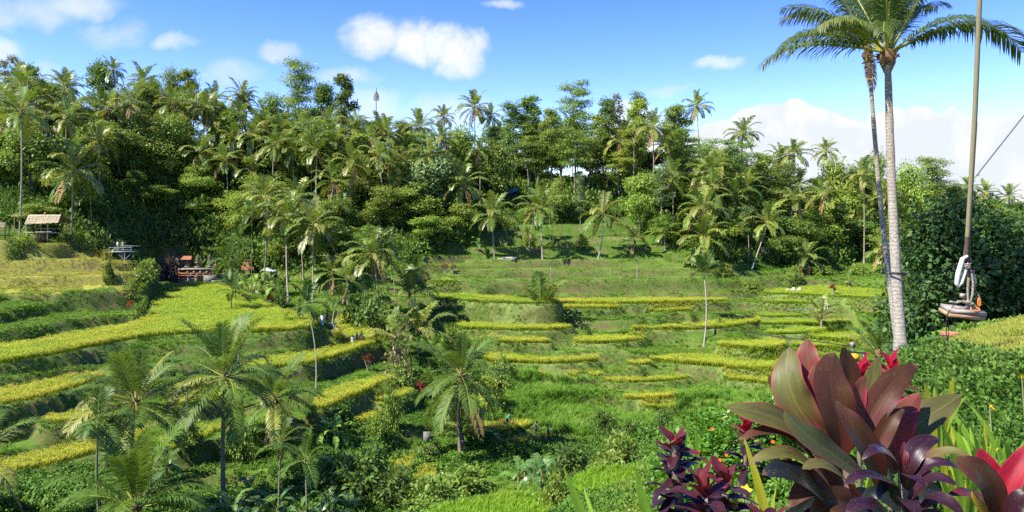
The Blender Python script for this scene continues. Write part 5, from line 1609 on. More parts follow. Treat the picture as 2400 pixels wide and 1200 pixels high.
def hut_left():
    Y = 116.0
    g = W(100, 569, Y)
    root = empty('thatched_hut', (g[0], Y, g[2]), label='open thatched hut on posts at the left edge of the wood', cat='hut')
    q = lambda px, py, dy=0.0: P2(px, py, Y, root) + np.array((0, dy, 0))
    r_ = part(root, 'roof', lambda m: thatch_roof(m, q(62, 503, 0.6), q(137, 503, 0.6), q(148, 520, -1.2), q(71, 523, -1.2), 40, 3), THATCH)
    part(root, 'rear_roof', lambda m: thatch_roof(m, q(137, 502.6, 0.7), q(62, 502.6, 0.7), q(52, 519, 2.6), q(146, 519, 2.6), 26, 4), THATCH_OLD)
    part(root, 'side_roof', lambda m: (box(m, (q(22, 505, 1.2) + q(62, 508, 1.2)) / 2, (2.7, 1.8, 0.14)), tube(m, [q(24, 508, 1.0), q(24, 545, 1.0)], 0.07, 6)), THATCH_OLD)
    for px, py0, py1, dy in ((70, 522, 548, -0.9), (120, 521, 570, -0.9), (88, 545, 559, -0.9), (135, 520, 545, 2.2), (75, 520, 545, 2.2)):
        part(root, 'post', lambda m: tube(m, [q(px, py0, dy), q(px, py1, dy)], 0.075, 7), BAMBOO)
    part(root, 'floor', lambda m: box(m, q(97, 545.5, 0.4), (4.8, 2.8, 0.12)), BAMBOO)
    part(root, 'rail', lambda m: (tube(m, [q(66, 544, -1.1), q(131, 543, -1.1)], 0.06, 6), tube(m, [q(66, 536, 1.9), q(131, 536, 1.9)], 0.05, 6)), BAMBOO)
    part(root, 'stool', lambda m: (box(m, q(112, 540, 0.2), (0.4, 0.4, 0.5)), box(m, q(125, 540, 0.2), (0.4, 0.4, 0.5))), DARKWOOD)
    part(r_, 'roof_ornament', lambda m: ball(m, q(100, 501, 0.6), 0.16, 0, 8, 6, (1, 1, 1.6)), NUT_ORANGE)
    g = W(5, 560, 112)
    root2 = empty('small_hut', (g[0], 112, g[2]), label='small weathered hut cut off by the left edge', cat='hut')
    q2 = lambda px, py, dy=0.0: P2(px, py, 112.0, root2) + np.array((0, dy, 0))
    part(root2, 'roof', lambda m: thatch_roof(m, q2(-25, 520, 0.8), q2(6, 522, 0.8), q2(18, 531, -0.6), q2(-30, 531, -0.6), 14, 8), THATCH_OLD)
    for px, dy in ((-10, -0.4), (16, -0.4), (12, 0.9)):
        part(root2, 'post', lambda m: tube(m, [q2(px, 529, dy), q2(px, 560, dy)], 0.06, 6), DARKWOOD)
    part(root2, 'floor', lambda m: box(m, q2(0, 552, 0.3), (2.6, 1.6, 0.1)), DARKWOOD)


def deck():
    Y = 118.0
    g = W(293, 607, Y)
    root = empty('viewing_deck', (g[0], Y, g[2]), label='small grey steel viewing deck with two visitors above the gully', cat='platform')
    q = lambda px, py, dy=0.0: P2(px, py, Y, root) + np.array((0, dy, 0))
    part(root, 'floor', lambda m: box(m, q(286, 590, 0.6), (3.6, 2.6, 0.12)), STEEL_GREY)
    for px, dy in ((296, -0.5), (275, 1.4)):
        part(root, 'post', lambda m: tube(m, [q(px, 591, dy), q(px, 612, dy)], 0.08, 6), STEEL_GREY)
    part(root, 'brace', lambda m: (tube(m, [q(280, 594, -0.5), q(296, 609, -0.5)], 0.05, 5), tube(m, [q(311, 594, -0.5), q(296, 609, -0.5)], 0.05, 5)), STEEL_GREY)
    part(root, 'canopy', lambda m: box(m, q(290, 577, 1.2), (4.0, 1.0, 0.08), rot=((1, 0, 0), (0, 1, 0), (0, 0, 1))), STEEL_GREY)
    rl = part(root, 'rail', lambda m: (tube(m, [q(260, 580, -0.6), q(313, 580, -0.6)], 0.035, 5), tube(m, [q(260, 585, -0.6), q(313, 585, -0.6)], 0.025, 5)), STEEL_GREY)
    for px in (262, 283, 312):
        part(rl, 'rail_post', lambda m: tube(m, [q(px, 577, -0.6), q(px, 591, -0.6)], 0.035, 5), STEEL_GREY)
    put_person('deckwhite', 275, 589, Y, 'visitor in white at the left of the small steel deck', 2.6, 0.2)
    put_person('deckbeige', 288, 589.5, Y - 0.2, 'visitor in beige leaning on the rail of the steel deck', 0.4, 0.0)


def hit(px, py, a=60.0, b=176.0):
    """distance at which the ground is seen at a photo pixel"""
    Y = np.arange(a, b, 0.25); z = height((px - CX) / F * Y, Y)
    s = (HY - F * z / Y) <= py
    return float(Y[np.argmax(s)]) if s.any() else b


def put_person(key, px, py, Y, label, rz, dy=0.0, z=None, scale=1.0):
    p = W(px, py, Y + dy)
    if not key.startswith('deck'): p[2] = ground_z(p[0], p[1])
    body, hair = PEOPLE[key]
    o = obj('person', body, None, (p[0], p[1], p[2] if z is None else z), (0, 0, rz), scale)
    tag(o, label, 'person')
    obj('hair', hair, o)
    return o


def temple():
    Y = 140.0
    s = Y / F
    g = W(440, 655, Y)
    root = empty('temple_wall', (g[0], Y, g[2]), label='tiered brick and stone temple wall at the head of the rice field', cat='temple')
    q = lambda px, py, dy=0.0: P2(px, py, Y, root) + np.array((0, dy, 0))

    def slab(m, x0, x1, y0, y1, dy, dep, mat=0):
        c = (q(x0, y0, dy) + q(x1, y1, dy)) / 2 + np.array((0, dep / 2, 0))
        box(m, c, (abs(x1 - x0) * s, dep, abs(y1 - y0) * s), 0, mat)
    tw = part(root, 'wall', lambda m: slab(m, 418, 503, 633, 662, 0, 4.0), BRICK)
    for k, (y0, y1, ex) in enumerate(((629.5, 633, 1.5), (640, 641.4, 0.6), (645, 646.4, 0.8))):
        part(tw, 'cornice', lambda m: slab(m, 418 - ex, 503 + ex, y0, y1, -0.12 - 0.05 * ex, 4.2), STONE if k == 0 else BRICK)
    part(root, 'stone_plinth', lambda m: slab(m, 478, 505, 645.5, 664, -0.25, 4.3), STONE_GREY)
    part(root, 'left_wall', lambda m: (slab(m, 372, 420, 636, 660, 1.2, 0.5), slab(m, 371, 421, 634, 636, 1.1, 0.7)), BRICK)
    # low front wall
    part(root, 'front_wall', lambda m: (slab(m, 412, 474, 652, 661, -2.4, 0.45), slab(m, 411, 475, 650, 652, -2.5, 0.65), slab(m, 411, 475, 659.5, 663, -2.55, 0.75)), STONE)
    for px in (411, 455, 473):
        part(root, 'pillar', lambda m: (box(m, q(px, 655, -2.3), (0.42, 0.6, 1.3)), box(m, q(px, 646.5, -2.3), (0.56, 0.75, 0.12)), box(m, q(px, 644, -2.3), (0.4, 0.5, 0.35), taper=0.2)), STONE)
    # gate pillars, carved in tiers
    for px, y0, dy in ((376, 634, 0.9), (504, 633, 0.2)):
        def pil(m):
            z = q(px, 662, dy); h = 0
            for w, hh in ((1.1, 0.4), (0.85, 1.3), (1.05, 0.18), (0.8, 0.5), (0.95, 0.16), (0.62, 0.4), (0.7, 0.12), (0.4, 0.4), (0.15, 0.4)):
                box(m, z + np.array((0, 0, h + hh / 2)), (w, w, hh)); h += hh
        part(root, 'gate_pillar', pil, BRICK if px < 400 else STONE)
    for k in range(6):
        part(root, 'step', lambda m: slab(m, 509, 529 - k * 1.0, 661 - k * 4, 664.0 - k * 4, -0.6 + k * 0.35, 0.5), STONE)
    for k in range(7):
        part(root, 'garden_step', lambda m: box(m, q(388 - k * 3.6, 661 - k * 2.6, -0.4 + 0.3 * k), (0.9, 0.5, 0.2)), STONE)
    part(tw, 'relief', lambda m: [box(m, q(440 + i * 7.5, 638 + (i % 2) * 6, -0.06), (0.32, 0.12, 0.42)) for i in range(8)], STONE)
    # shrines standing on the terrace behind the wall
    def shrine(px, py, h, label, roof=None):
        b = W(px, py, Y + 2.2)
        e = empty('shrine', (b[0], b[1], b[2]), label=label, cat='shrine', group='stone shrines on the temple terrace')
        z = 0
        for nm, w, hh in (('base', 1.0, 0.35), ('plinth', 0.7, 0.6), ('shelf', 0.95, 0.14), ('throne', 0.55, 0.45)):
            part(e, nm, lambda m: box(m, (0, 0, z + hh / 2), (w, w * 0.9, hh)), STONE); z += hh
        if roof:
            for sx in (-1, 1):
                part(e, 'post', lambda m: tube(m, [(sx * roof * 0.42, -0.3, 0.3), (sx * roof * 0.42, -0.3, z + 0.2)], 0.06, 6), DARKWOOD)
            def rf(m):
                w = roof / 2; z0 = z + 0.1; z1 = z + 0.75
                for k in range(5):
                    a, b2 = k / 5, (k + 1) / 5
                    for sy in (-1, 1):
                        y0, y1 = sy * 0.9 * (1 - a), sy * 0.9 * (1 - b2 * 0.98); h0, h1 = z0 + (z1 - z0) * a, z0 + (z1 - z0) * b2
                        m.add([(-w + 0.3 * a, y0, h0 + .05), (w - 0.3 * a, y0, h0 + .05), (w - 0.3 * b2, y1, h1), (-w + 0.3 * b2, y1, h1)], [(0, 1, 2, 3)])
                        m.add([(-w + 0.3 * a, y0, h0 + .05), (w - 0.3 * a, y0, h0 + .05), (w - 0.3 * a, y0, h0 - .04), (-w + 0.3 * a, y0, h0 - .04)], [(0, 1, 2, 3)])
            part(e, 'roof', rf, TILE)
        else:
            def crown(m):
                h = z
                for w, hh in ((0.62, 0.12), (0.42, 0.3), (0.5, 0.1), (0.3, 0.3), (0.12, 0.3)):
                    box(m, (0, 0, h + hh / 2), (w, w, hh)); h += hh
                for sx in (-1, 1): box(m, (sx * 0.42, 0, z + 0.3), (0.14, 0.2, 0.7), taper=0.2)
            part(e, 'crown_stone', crown, STONE)
    shrine(440, 628, 2.0, 'shrine with a red tiled roof on the temple terrace', roof=2.1)
    shrine(464, 628, 2.0, 'dark carved stone shrine left of the tallest one', None)
    shrine(492, 627, 2.2, 'tallest carved stone shrine on the temple terrace', None)
    # tiled hut and tin shelter right of the temple
    Yh = 141.0
    g = W(585, 650, Yh)
    e = empty('tiled_hut', (g[0], Yh, g[2]), label='little hut with a steep red clay tile roof right of the temple', cat='hut')
    w = lambda px, py, dy=0.0: P2(px, py, Yh, e) + np.array((0, dy, 0))
    part(e, 'wall', lambda m: box(m, w(588, 640, 0.8), (2.0, 1.8, 1.9)), DARKWOOD)

    def tiles(m):
        a, b, c, d = w(574, 608), w(588, 609), w(601, 633, -1.3), w(570, 631, -1.3)
        for k in range(8):
            f0, f1 = k / 8, (k + 1.15) / 8
            L0, L1 = a + (d - a) * f0, b + (c - b) * f0; M0, M1 = a + (d - a) * f1, b + (c - b) * f1
            up = np.array((0, -0.04, 0.06))
            m.add([L0, L1, M1 + up, M0 + up, M1 + up * -0.3, M0 + up * -0.3], [(0, 1, 2, 3), (3, 2, 4, 5)])
        m.add([a, b, w(604, 633, 1.8), w(572, 633, 1.8)], [(0, 1, 2, 3)])
    part(e, 'roof', tiles, TILE)
    for px in (573, 600):
        part(e, 'post', lambda m: tube(m, [w(px, 632, -1.1), w(px, 652, -1.1)], 0.06, 6), BAMBOO)
    g = W(630, 660, 139)
    e2 = empty('tin_shelter', (g[0], 139, g[2]), label='low shelter with a bright tin roof beside the tiled hut', cat='shelter')
    w2 = lambda px, py, dy=0.0: P2(px, py, 139.0, e2) + np.array((0, dy, 0))
    part(e2, 'roof', lambda m: m.add([w2(621, 628, 1), w2(647, 634, 1), w2(644, 637, -0.9), w2(619, 631, -0.9), w2(621, 629.2, 1), w2(647, 635.2, 1), w2(644, 638.2, -0.9), w2(619, 632.2, -0.9)],
                                   [(0, 1, 2, 3), (7, 6, 5, 4), (3, 2, 6, 7), (2, 1, 5, 6), (0, 3, 7, 4)]), TIN)
    for px, dy in ((622, -0.7), (639, -0.7), (643, 0.8)):
        part(e2, 'post', lambda m: tube(m, [w2(px, 634, dy), w2(px, 662, dy)], 0.06, 6), CONCRETE)
    part(e2, 'firewood', lambda m: [tube(m, [w2(628 + i, 655 - (i % 3) * 2, 0), w2(640 + i, 657 - (i % 3) * 2, 0.2)], 0.09, 5) for i in range(7)], BAMBOO)


def blue_shed():
    Y = 172.0
    g = W(1197, 492, Y)
    e = empty('tarp_shed', (g[0], Y, g[2]), label='dark plank shed under a bright blue tarpaulin roof', cat='shed')
    w = lambda px, py, dy=0.0: P2(px, py, Y, e) + np.array((0, dy, 0))
    s = Y / F
    for k in range(6):
        part(e, 'plank', lambda m: box(m, w(1184 + k * 5.2, 479, 0.05 * (k % 2)), (4.9 * s, 0.08, 27 * s)), DARKWOOD)
    part(e, 'side_wall', lambda m: (box(m, w(1182, 479, 1.2), (0.1, 2.4, 27 * s)), box(m, w(1213, 477, 1.2), (0.1, 2.4, 30 * s)), box(m, w(1197, 478, 2.4), (33 * s, 0.1, 28 * s))), DARKWOOD)

    def tarp(m):
        n = 8; V = []; r = np.random.default_rng(5)
        for j in range(4):
            for i in range(n):
                u, v = i / (n - 1), j / 3
                p = w(1174 + 4 * v + u * 38, 466 - 10 * u - v * 8, -0.7 + v * 3.2) + np.array((0, 0, 0.35 * math.sin(u * 7 + v * 2) * 0.4 + r.uniform(-0.08, 0.08)))
                V.append(p)
        f = [(j * n + i, j * n + i + 1, (j + 1) * n + i + 1, (j + 1) * n + i) for j in range(3) for i in range(n - 1)]
        m.add(V, f); m.add(np.array(V) - np.array((0, 0, 0.05)), [q[::-1] for q in f])
    part(e, 'tarpaulin_roof', tarp, BLUE)
    e.location.z += 0.9
    Y2 = 176.0
    b = W(1361, 424, Y2)
    o = obj('blue_sheet', None) if False else None
    g = W(1795, 606, 152)
    e = empty('forest_hut', (g[0], 152, g[2]), label='small thatched shelter deep under the right-hand trees', cat='hut')
    w = lambda px, py, dy=0.0: P2(px, py, 152.0, e) + np.array((0, dy, 0))
    part(e, 'roof', lambda m: (thatch_roof(m, w(1788, 580, 0.8), w(1808, 580, 0.8), w(1816, 592, -0.8), w(1780, 592, -0.8), 12, 2), thatch_roof(m, w(1808, 580, 0.8), w(1788, 580, 0.8), w(1780, 592, 2.4), w(1816, 592, 2.4), 8, 3)), THATCH_OLD)
    for px, dy in ((1784, -0.6), (1812, -0.6), (1784, 2), (1812, 2)):
        part(e, 'post', lambda m: tube(m, [w(px, 591, dy), w(px, 610, dy)], 0.06, 6), DARKWOOD)
    g = W(1480, 600, 149)
    e = empty('bamboo_stand', (g[0], 149, g[2]), label='low bamboo table-like stand at the wood edge right of the path', cat='stand')
    w = lambda px, py, dy=0.0: P2(px, py, 149.0, e) + np.array((0, dy, 0))
    part(e, 'top', lambda m: [tube(m, [w(1462, 560, k * 0.22), w(1500, 556, k * 0.22)], 0.06, 5) for k in range(6)], BAMBOO)
    for px, dy in ((1474, 0), (1490, 0), (1474, 1.1), (1490, 1.1)):
        part(e, 'leg', lambda m: tube(m, [w(px, 558, dy), w(px, 598, dy)], 0.06, 5), BAMBOO)


def small_built():
    # earth steps with round-wood risers
    g = W(778, 782, 97)
    e = empty('earth_steps', (g[0], 97, g[2]), label='short flight of earth steps edged with poles below the two walkers', cat='steps')
    w = lambda px, py, Y: W(px, py, Y) - np.array(e.location)
    for k in range(6):
        a, b = w(770 - k * 0.6, 784 - k * 4.2, 95.2 + k * 0.5), w(787 - k * 1.4, 783 - k * 4.2, 95.2 + k * 0.5)
        part(e, 'step', lambda m: (tube(m, [a, b], 0.09, 6, 0), box(m, (a + b) / 2 + np.array((0, 0.3, 0.0)), (0.95, 0.6, 0.1), 0, 1)), [WHITEWOOD, EARTH])
    part(e, 'landing', lambda m: box(m, (w(768, 758.5, 98.5) + w(780, 758.5, 98.5)) / 2, (1.6, 0.7, 0.16)), WHITEWOOD)
    g = W(785, 780, 96)
    e = empty('branch_rail', (g[0], 96, g[2]), label='crooked pale branch serving as a handrail beside the earth steps', cat='handrail')
    w = lambda px, py, Y=96: W(px, py, Y) - np.array(e.location)
    part(e, 'upright', lambda m: tube(m, [w(783, 728), w(780, 748), w(779, 756), w(784, 766), w(790, 780)], [0.05, 0.07, 0.08, 0.07, 0.05], 6), WHITEWOOD)
    part(e, 'arm', lambda m: tube(m, [w(786, 768), w(797, 776), w(806, 783), w(813, 790)], [0.06, 0.06, 0.06, 0.05], 6), WHITEWOOD)
    part(e, 'lower_pole', lambda m: tube(m, [w(759, 784), w(766, 773)], [0.05, 0.05], 6), WHITEWOOD)
    # log pile
    g = W(1190, 618, 141)
    e = empty('log_pile', (g[0], 141, ground_z(g[0], 141)), label='small pile of cut logs on the grass path', cat='logs')
    for k in range(6):
        part(e, 'log', lambda m: tube(m, [(-1.9 + 0.3 * k, 0.2 * (k % 3), 0.16 + 0.26 * (k // 3)), (1.4 + 0.25 * (k % 2), 0.2 * (k % 3) + 0.1, 0.16 + 0.26 * (k // 3))], 0.15, 8), WHITEWOOD)
    # concrete block with a pipe
    g = W(1001, 1030, 73)
    e = empty('concrete_block', (g[0], 73, g[2] - 0.25), 0.2, label='square concrete block with a pipe in the scrub beside the valley palm', cat='concrete block')
    part(e, 'block', lambda m: box(m, (0, 0, 0.4), (0.75, 0.7, 1.1), 0, 0, 0.94), CONCRETE)
    part(e, 'pipe', lambda m: tube(m, [(0.2, -0.4, 0.0), (0.3, -0.9, -0.6), (0.52, -1.6, -2.4)], 0.03, 6), CONCRETE)
    # tap frame and pipe on the right terraces
    yp = hit(1940, 726)
    g = W(1940, 726, yp)
    e = empty('water_pipe', (g[0], yp, g[2]), label='thin grey water pipe with a standpipe on the right terrace bank', cat='pipe')
    w = lambda px, py: W(px, py, yp) - np.array(e.location)
    part(e, 'standpipe', lambda m: (tube(m, [w(1940, 728), w(1940, 712)], 0.06, 6), tube(m, [w(1935, 714), w(1945, 714)], 0.05, 6)), TIN)
    part(e, 'long_pipe', lambda m: tube(m, [w(1850, 726), w(1890, 724), (w(1940, 724)), w(1962, 728)], 0.05, 6), STEEL_GREY)
    # white rock face
    g = W(1860, 672, 132)

    def rock(m):
        r = np.random.default_rng(3)
        for k in range(9):
            c = np.array(((k - 4) * 0.28, r.uniform(-0.2, 0.2), r.uniform(0.1, 0.9)))
            ball(m, c, r.uniform(0.3, 0.5), 0, 6, 5, (0.9, 0.6, 1.1))
    mb = MB(); rock(mb)
    o = obj('white_rock', mb.build('white_rock', [plain_mat('pale_rock', (0.62, 0.60, 0.55), (0.30, 0.27, 0.22), 2.0, 0.9)]), None, (g[0], 132, ground_z(g[0], 132) - 0.1))
    tag(o, 'patch of whitish rock exposed in the bank of the right slope', 'rock')
    # bare dead trunk on the skyline
    g = W(882, 330, 186)
    e = empty('dead_palm', (g[0], 186, ground_z(g[0], 186)), label='bare dead palm trunk with hanging dry fronds on the skyline', cat='dead tree')
    z = np.array(e.location)
    part(e, 'trunk', lambda m: tube(m, [(0, 0, 0), W(881, 300, 186) - z, W(882, 205, 186) - z], [0.2, 0.16, 0.1], 6), TRUNK_PALE)
    for k in range(6):
        a = k * 1.05
        o = obj('dry_frond', FR_OLD[-40][0], e, W(882, 212, 186) - z, (0, 0.35, a), 2.6)


def cables():
    def line(name, a, b, rad, label, sag=0.0, mat=BLACK_RUBBER, n=24):
        t = np.linspace(0, 1, n)[:, None]
        P = np.asarray(a) * (1 - t) + np.asarray(b) * t; P[:, 2] -= (4 * sag * t * (1 - t))[:, 0]
        mb = MB(); tube(mb, P - np.asarray(a), rad, 5)
        o = obj(name, mb.build(name, [mat]), None, a); tag(o, label, 'cable')
        return o
    line('zip_line', W(975, 677, 119), W(2000, 812, 19), 0.012, 'long black zip line crossing the terraces down to the handlebar rig', 0.0)
    line('zip_line', W(2300, 720, 119), W(1840, 770, 40), 0.012, 'lower black cable crossing the right-hand terraces', 0.0) if False else None
    line('guy_wire', W(2112, 641, 21.4), W(2480, 596, 30), 0.012, 'thin wire running from the coconut trunk into the dark tree', 0.1)
    line('guy_wire', W(2288, 412, 12.0), W(2430, 232, 11.0), 0.012, 'thin grey wire slanting up at the right edge', 0.0, STEEL_GREY)
    line('power_line', W(2290, 466, 150), W(2480, 452, 120), 0.03, 'faint power line low over the far trees at the right edge', 0.6)
    # handlebar rig at the end of the zip line
    g = W(2000, 852, 19)
    e = empty('zip_rig', g, label='black handlebar rig of the zip line with an orange helmet behind the red cordylines', cat='zip-line rig')
    w = lambda px, py, dy=0.0: W(px, py, 19) - g + np.array((0, dy, 0))
    part(e, 'hanger', lambda m: (tube(m, [w(1998, 808), w(1999, 822)], 0.02, 6), box(m, w(1998, 808), (0.09, 0.06, 0.12))), STEEL_GREY)
    part(e, 'handlebar', lambda m: tube(m, [w(1983, 822), w(1992, 825), w(2020, 827), w(2030, 828)], [0.03, 0.02, 0.02, 0.035], 8), BLACK_RUBBER)
    part(e, 'stem', lambda m: tube(m, [w(1990, 825), w(1987, 860), w(1990, 905)], 0.022, 6), STEEL_GREY)
    part(e, 'rear_stem', lambda m: tube(m, [w(2024, 827), w(2026, 862), w(2022, 905)], 0.022, 6), STEEL_GREY)
    part(e, 'cross_bar', lambda m: tube(m, [w(1990, 848, 0.1), w(2080, 853, 0.4)], 0.022, 6), BLACK_RUBBER)
    part(e, 'helmet', lambda m: ball(m, w(2001, 836, -0.05), 0.12, 0, 12, 8, (1, 1.1, 0.8)), plain_mat('orange_shell', (0.75, 0.26, 0.015), (0.7, 0.22, 0.01), 3.0, 0.35))
    # straps round the trunk
    for py, Yk, rr in ((640, 20.8, 0.205), (642, 20.8, 0.205), (822, 20.1, 0.30), (835, 20.05, 0.33)):
        px = 2114 - (850 - py) * 0.047
        c = W(px, py, Yk)
        th = np.linspace(0, 2 * math.pi, 17)
        mb = MB(); tube(mb, np.stack([np.cos(th) * rr, np.sin(th) * rr, 0.015 * np.sin(th * 2)], 1), 0.022, 5, 0, False)
        o = obj('trunk_strap', mb.build('trunk_strap', [BLACK_RUBBER]), None, c)
        tag(o, 'dark strap tied round the coconut trunk %s' % ({640: 'half way up, upper turn', 642: 'half way up, lower turn', 822: 'above its foot', 835: 'at its foot'}[py]), 'strap')


def swing():
    """the tilted plank swing seat with its bundle of ropes"""
    Y = 10.5
    ROPE_G = plain_mat('worn_rope', (0.30, 0.26, 0.19), (0.18, 0.155, 0.11), 40.0, 0.95, bstr=0.4)
    ROPE_OLIVE = plain_mat('olive_webbing', (0.20, 0.18, 0.10), (0.13, 0.11, 0.06), 60.0, 0.9, stretch=(1, 1, 3))
    ROPE_D = plain_mat('dark_brown_strap', (0.075, 0.055, 0.04), (0.045, 0.032, 0.025), 25.0, 0.85)
    WHITE_H = plain_mat('white_canvas_sleeve', (0.62, 0.59, 0.50), (0.48, 0.45, 0.37), 25.0, 0.9, stretch=(3, 3, 1))
    PLANK = plain_mat('swing_plank', (0.46, 0.29, 0.15), (0.28, 0.17, 0.085), 7.0, 0.75, stretch=(0.6, 5, 5))
    PLANK_D = plain_mat('swing_plank_dark', (0.36, 0.31, 0.26), (0.17, 0.135, 0.11), 7.0, 0.7, stretch=(0.6, 5, 5))
    ORANGE = plain_mat('orange_anodised', (0.80, 0.20, 0.02), (0.7, 0.17, 0.02), 5.0, 0.3, 0.6)
    g = W(2255, 740, Y)
    e = empty('rope_swing', g, label='plank swing seat hanging on a bundle of ropes before the dark tree', cat='swing')
    w = lambda px, py, dy=0.0: W(px, py, Y) - g + np.array((0, dy, 0))
    roll = math.radians(7)
    R = np.array(((math.cos(roll), 0, math.sin(roll)), (0, math.cos(-0.42), 0), (-math.sin(roll), 0, math.cos(roll))))
    tilt = Matrix.Rotation(0.16, 3, 'X'); rl = Matrix.Rotation(roll, 3, 'Y')
    M = np.array(rl @ tilt)
    c = w(2256, 733)
    part(e, 'upper_plank', lambda m: box(m, c + M @ np.array((0, 0, 0.037)), (0.51, 0.26, 0.062), rot=M), PLANK_D)
    part(e, 'lower_plank', lambda m: box(m, c + M @ np.array((-0.005, 0.004, -0.025)), (0.515, 0.263, 0.058), rot=M), PLANK)
    part(e, 'rubber_block', lambda m: box(m, c + M @ np.array((-0.02, 0.02, -0.075)), (0.30, 0.18, 0.04), rot=M, taper=1.2), BLACK_RUBBER)
    part(e, 'webbing', lambda m: tube(m, [w(2303, -420), w(2296, 0), w(2283, 300), w(2267, 560), w(2263, 600)], [0.036, 0.034, 0.032, 0.030, 0.030], 8), ROPE_OLIVE)
    part(e, 'dark_strap', lambda m: tube(m, [w(2264, 555, -0.03), w(2261, 610, -0.03), w(2263, 660, -0.03)], [0.030, 0.034, 0.036], 8), ROPE_D)
    for k, (dx, r_) in enumerate(((30, 0.018), (40, 0.010))):
        part(e, 'rope', lambda m: tube(m, [w(2301 + dx * 0.34, -420, 0.05), w(2292 + dx * 0.34, 0, 0.05), w(2279 + dx * 0.36, 300, 0.05), w(2263 + dx * 0.36, 560, 0.05), w(2262 + dx * 0.34, 632, 0.02)], r_, 6), ROPE_OLIVE if k else ROPE_D)
    # white sleeve loop
    part(e, 'sleeve', lambda m: (tube(m, [w(2262, 600, -0.05), w(2250, 606, -0.06), w(2240, 640, -0.06), w(2236, 664, -0.06), w(2239, 671, -0.06), w(2248, 662, -0.06), w(2256, 640, -0.05), w(2263, 616, -0.05)], [0.022, 0.030, 0.034, 0.030, 0.026, 0.026, 0.026, 0.02], 8)), WHITE_H)
    part(e, 'short_sleeve', lambda m: tube(m, [w(2276, 645, -0.03), w(2281, 655, -0.03), w(2280, 668, -0.03)], [0.022, 0.026, 0.02], 8), WHITE_H)
    part(e, 'lashing', lambda m: [tube(m, [w(2252, 618 + k, -0.08), w(2262, 619 + k * 1.5, -0.10), w(2269, 617 + k, -0.06)], 0.010, 5) for k in (0, 3, 6)], ROPE_G)
    for a in ([(2262, 650), (2260, 680), (2261, 704), (2258, 716)], [(2270, 640), (2273, 665), (2271, 690), (2264, 712)], [(2262, 714), (2272, 720), (2281, 731)], [(2262, 712), (2250, 722), (2240, 728)], [(2268, 706), (2277, 716), (2286, 731)]):
        part(e, 'rope_leg', lambda m: tube(m, [w(px, py, -0.08) for px, py in a], 0.017, 6), ROPE_G)
    part(e, 'knot', lambda m: [ball(m, w(px, py, -0.09), r_, 0, 8, 6, (1.5, 1, 0.8)) for px, py, r_ in ((2258, 707, 0.035), (2266, 711, 0.03), (2250, 706, 0.026), (2238, 705, 0.022), (2220, 706, 0.022))], ROPE_G)
    part(e, 'rope_tail', lambda m: tube(m, [w(2262, 708, -0.1), w(2245, 704, -0.1), (w(2232, 708, -0.1)), w(2220, 706, -0.1)], 0.014, 6), ROPE_G)
    part(e, 'clamp', lambda m: (box(m, w(2275, 640, -0.03), (0.045, 0.05, 0.09)), box(m, w(2250, 692, -0.06), (0.06, 0.05, 0.06))), plain_mat('rusty_clamp', (0.20, 0.10, 0.06), (0.30, 0.28, 0.26), 12.0, 0.5, 0.5))
    for sx in (0, 5):
        part(e, 'thin_cord', lambda m: tube(m, [w(2277 + sx * 0.4, 655, -0.05), w(2276 + sx, 680, -0.05), w(2284 + sx * 1.5, 696, -0.05), w(2288, 700, -0.05)], 0.008, 5), ROPE_G)
    th = np.linspace(0, 2 * math.pi, 15)
    part(e, 'carabiner', lambda m: tube(m, np.stack([np.cos(th) * 0.016, 0 * th, np.sin(th) * 0.055], 1) + w(2286.5, 707, -0.08), 0.010, 6, 0, False), ORANGE)
    part(e, 'carabiner', lambda m: tube(m, np.stack([np.cos(th) * 0.060, np.sin(th) * 0.03 , np.sin(th) * 0.028], 1) + w(2274, 722, -0.11), 0.009, 6, 0, False), ORANGE)
    part(e, 'black_tail', lambda m: (tube(m, [w(2240, 708, -0.1), w(2222, 714, -0.12), w(2207, 735, -0.12), w(2206, 775, -0.12), w(2212, 812, -0.12), w(2219, 838, -0.12)], [0.006, 0.006, 0.006, 0.007, 0.008, 0.006], 6),
                                      tube(m, [w(2212, 730, -0.1), w(2214, 775, -0.1), w(2209, 832, -0.1)], 0.005, 5)), BLACK_RUBBER)


hut_left()
deck()
temple()
blue_shed()
small_built()
cables()
swing()
put_person('white', 755.5, 765, 94.6, 'person in white shirt and blue jeans at the top of the earth steps', 3.14)
put_person('plum', 767, 759, 97.2, 'person in dark plum shirt reaching for the branch handrail', 3.0)
put_person('grey', 826, 813, 96.3, 'person in pale grey top wading through the rice, left of three', 3.0, scale=0.94)
put_person('black', 836.5, 812, 97.0, 'person in black shirt wading through the rice, middle of three', 3.1, scale=1.05)
put_person('pink', 846, 814, 98.0, 'person in pale pink top wading through the rice, right of three', 2.6, scale=0.94)
put_person('teal', 1187, 998, 80.5, 'person in teal shirt bending down beside the valley rice', 1.2)
put_person('hatted', 1199, 998, 81.5, 'person in white crouching behind the valley rice', 0.6)
put_person('slate', 1257, 1020, 79.0, 'person in dark slate shirt on the path beside the valley rice', -1.2)
put_person('blackvest', 1284.5, 1028, 78.0, 'person in black vest last on the path beside the valley rice', 1.4)

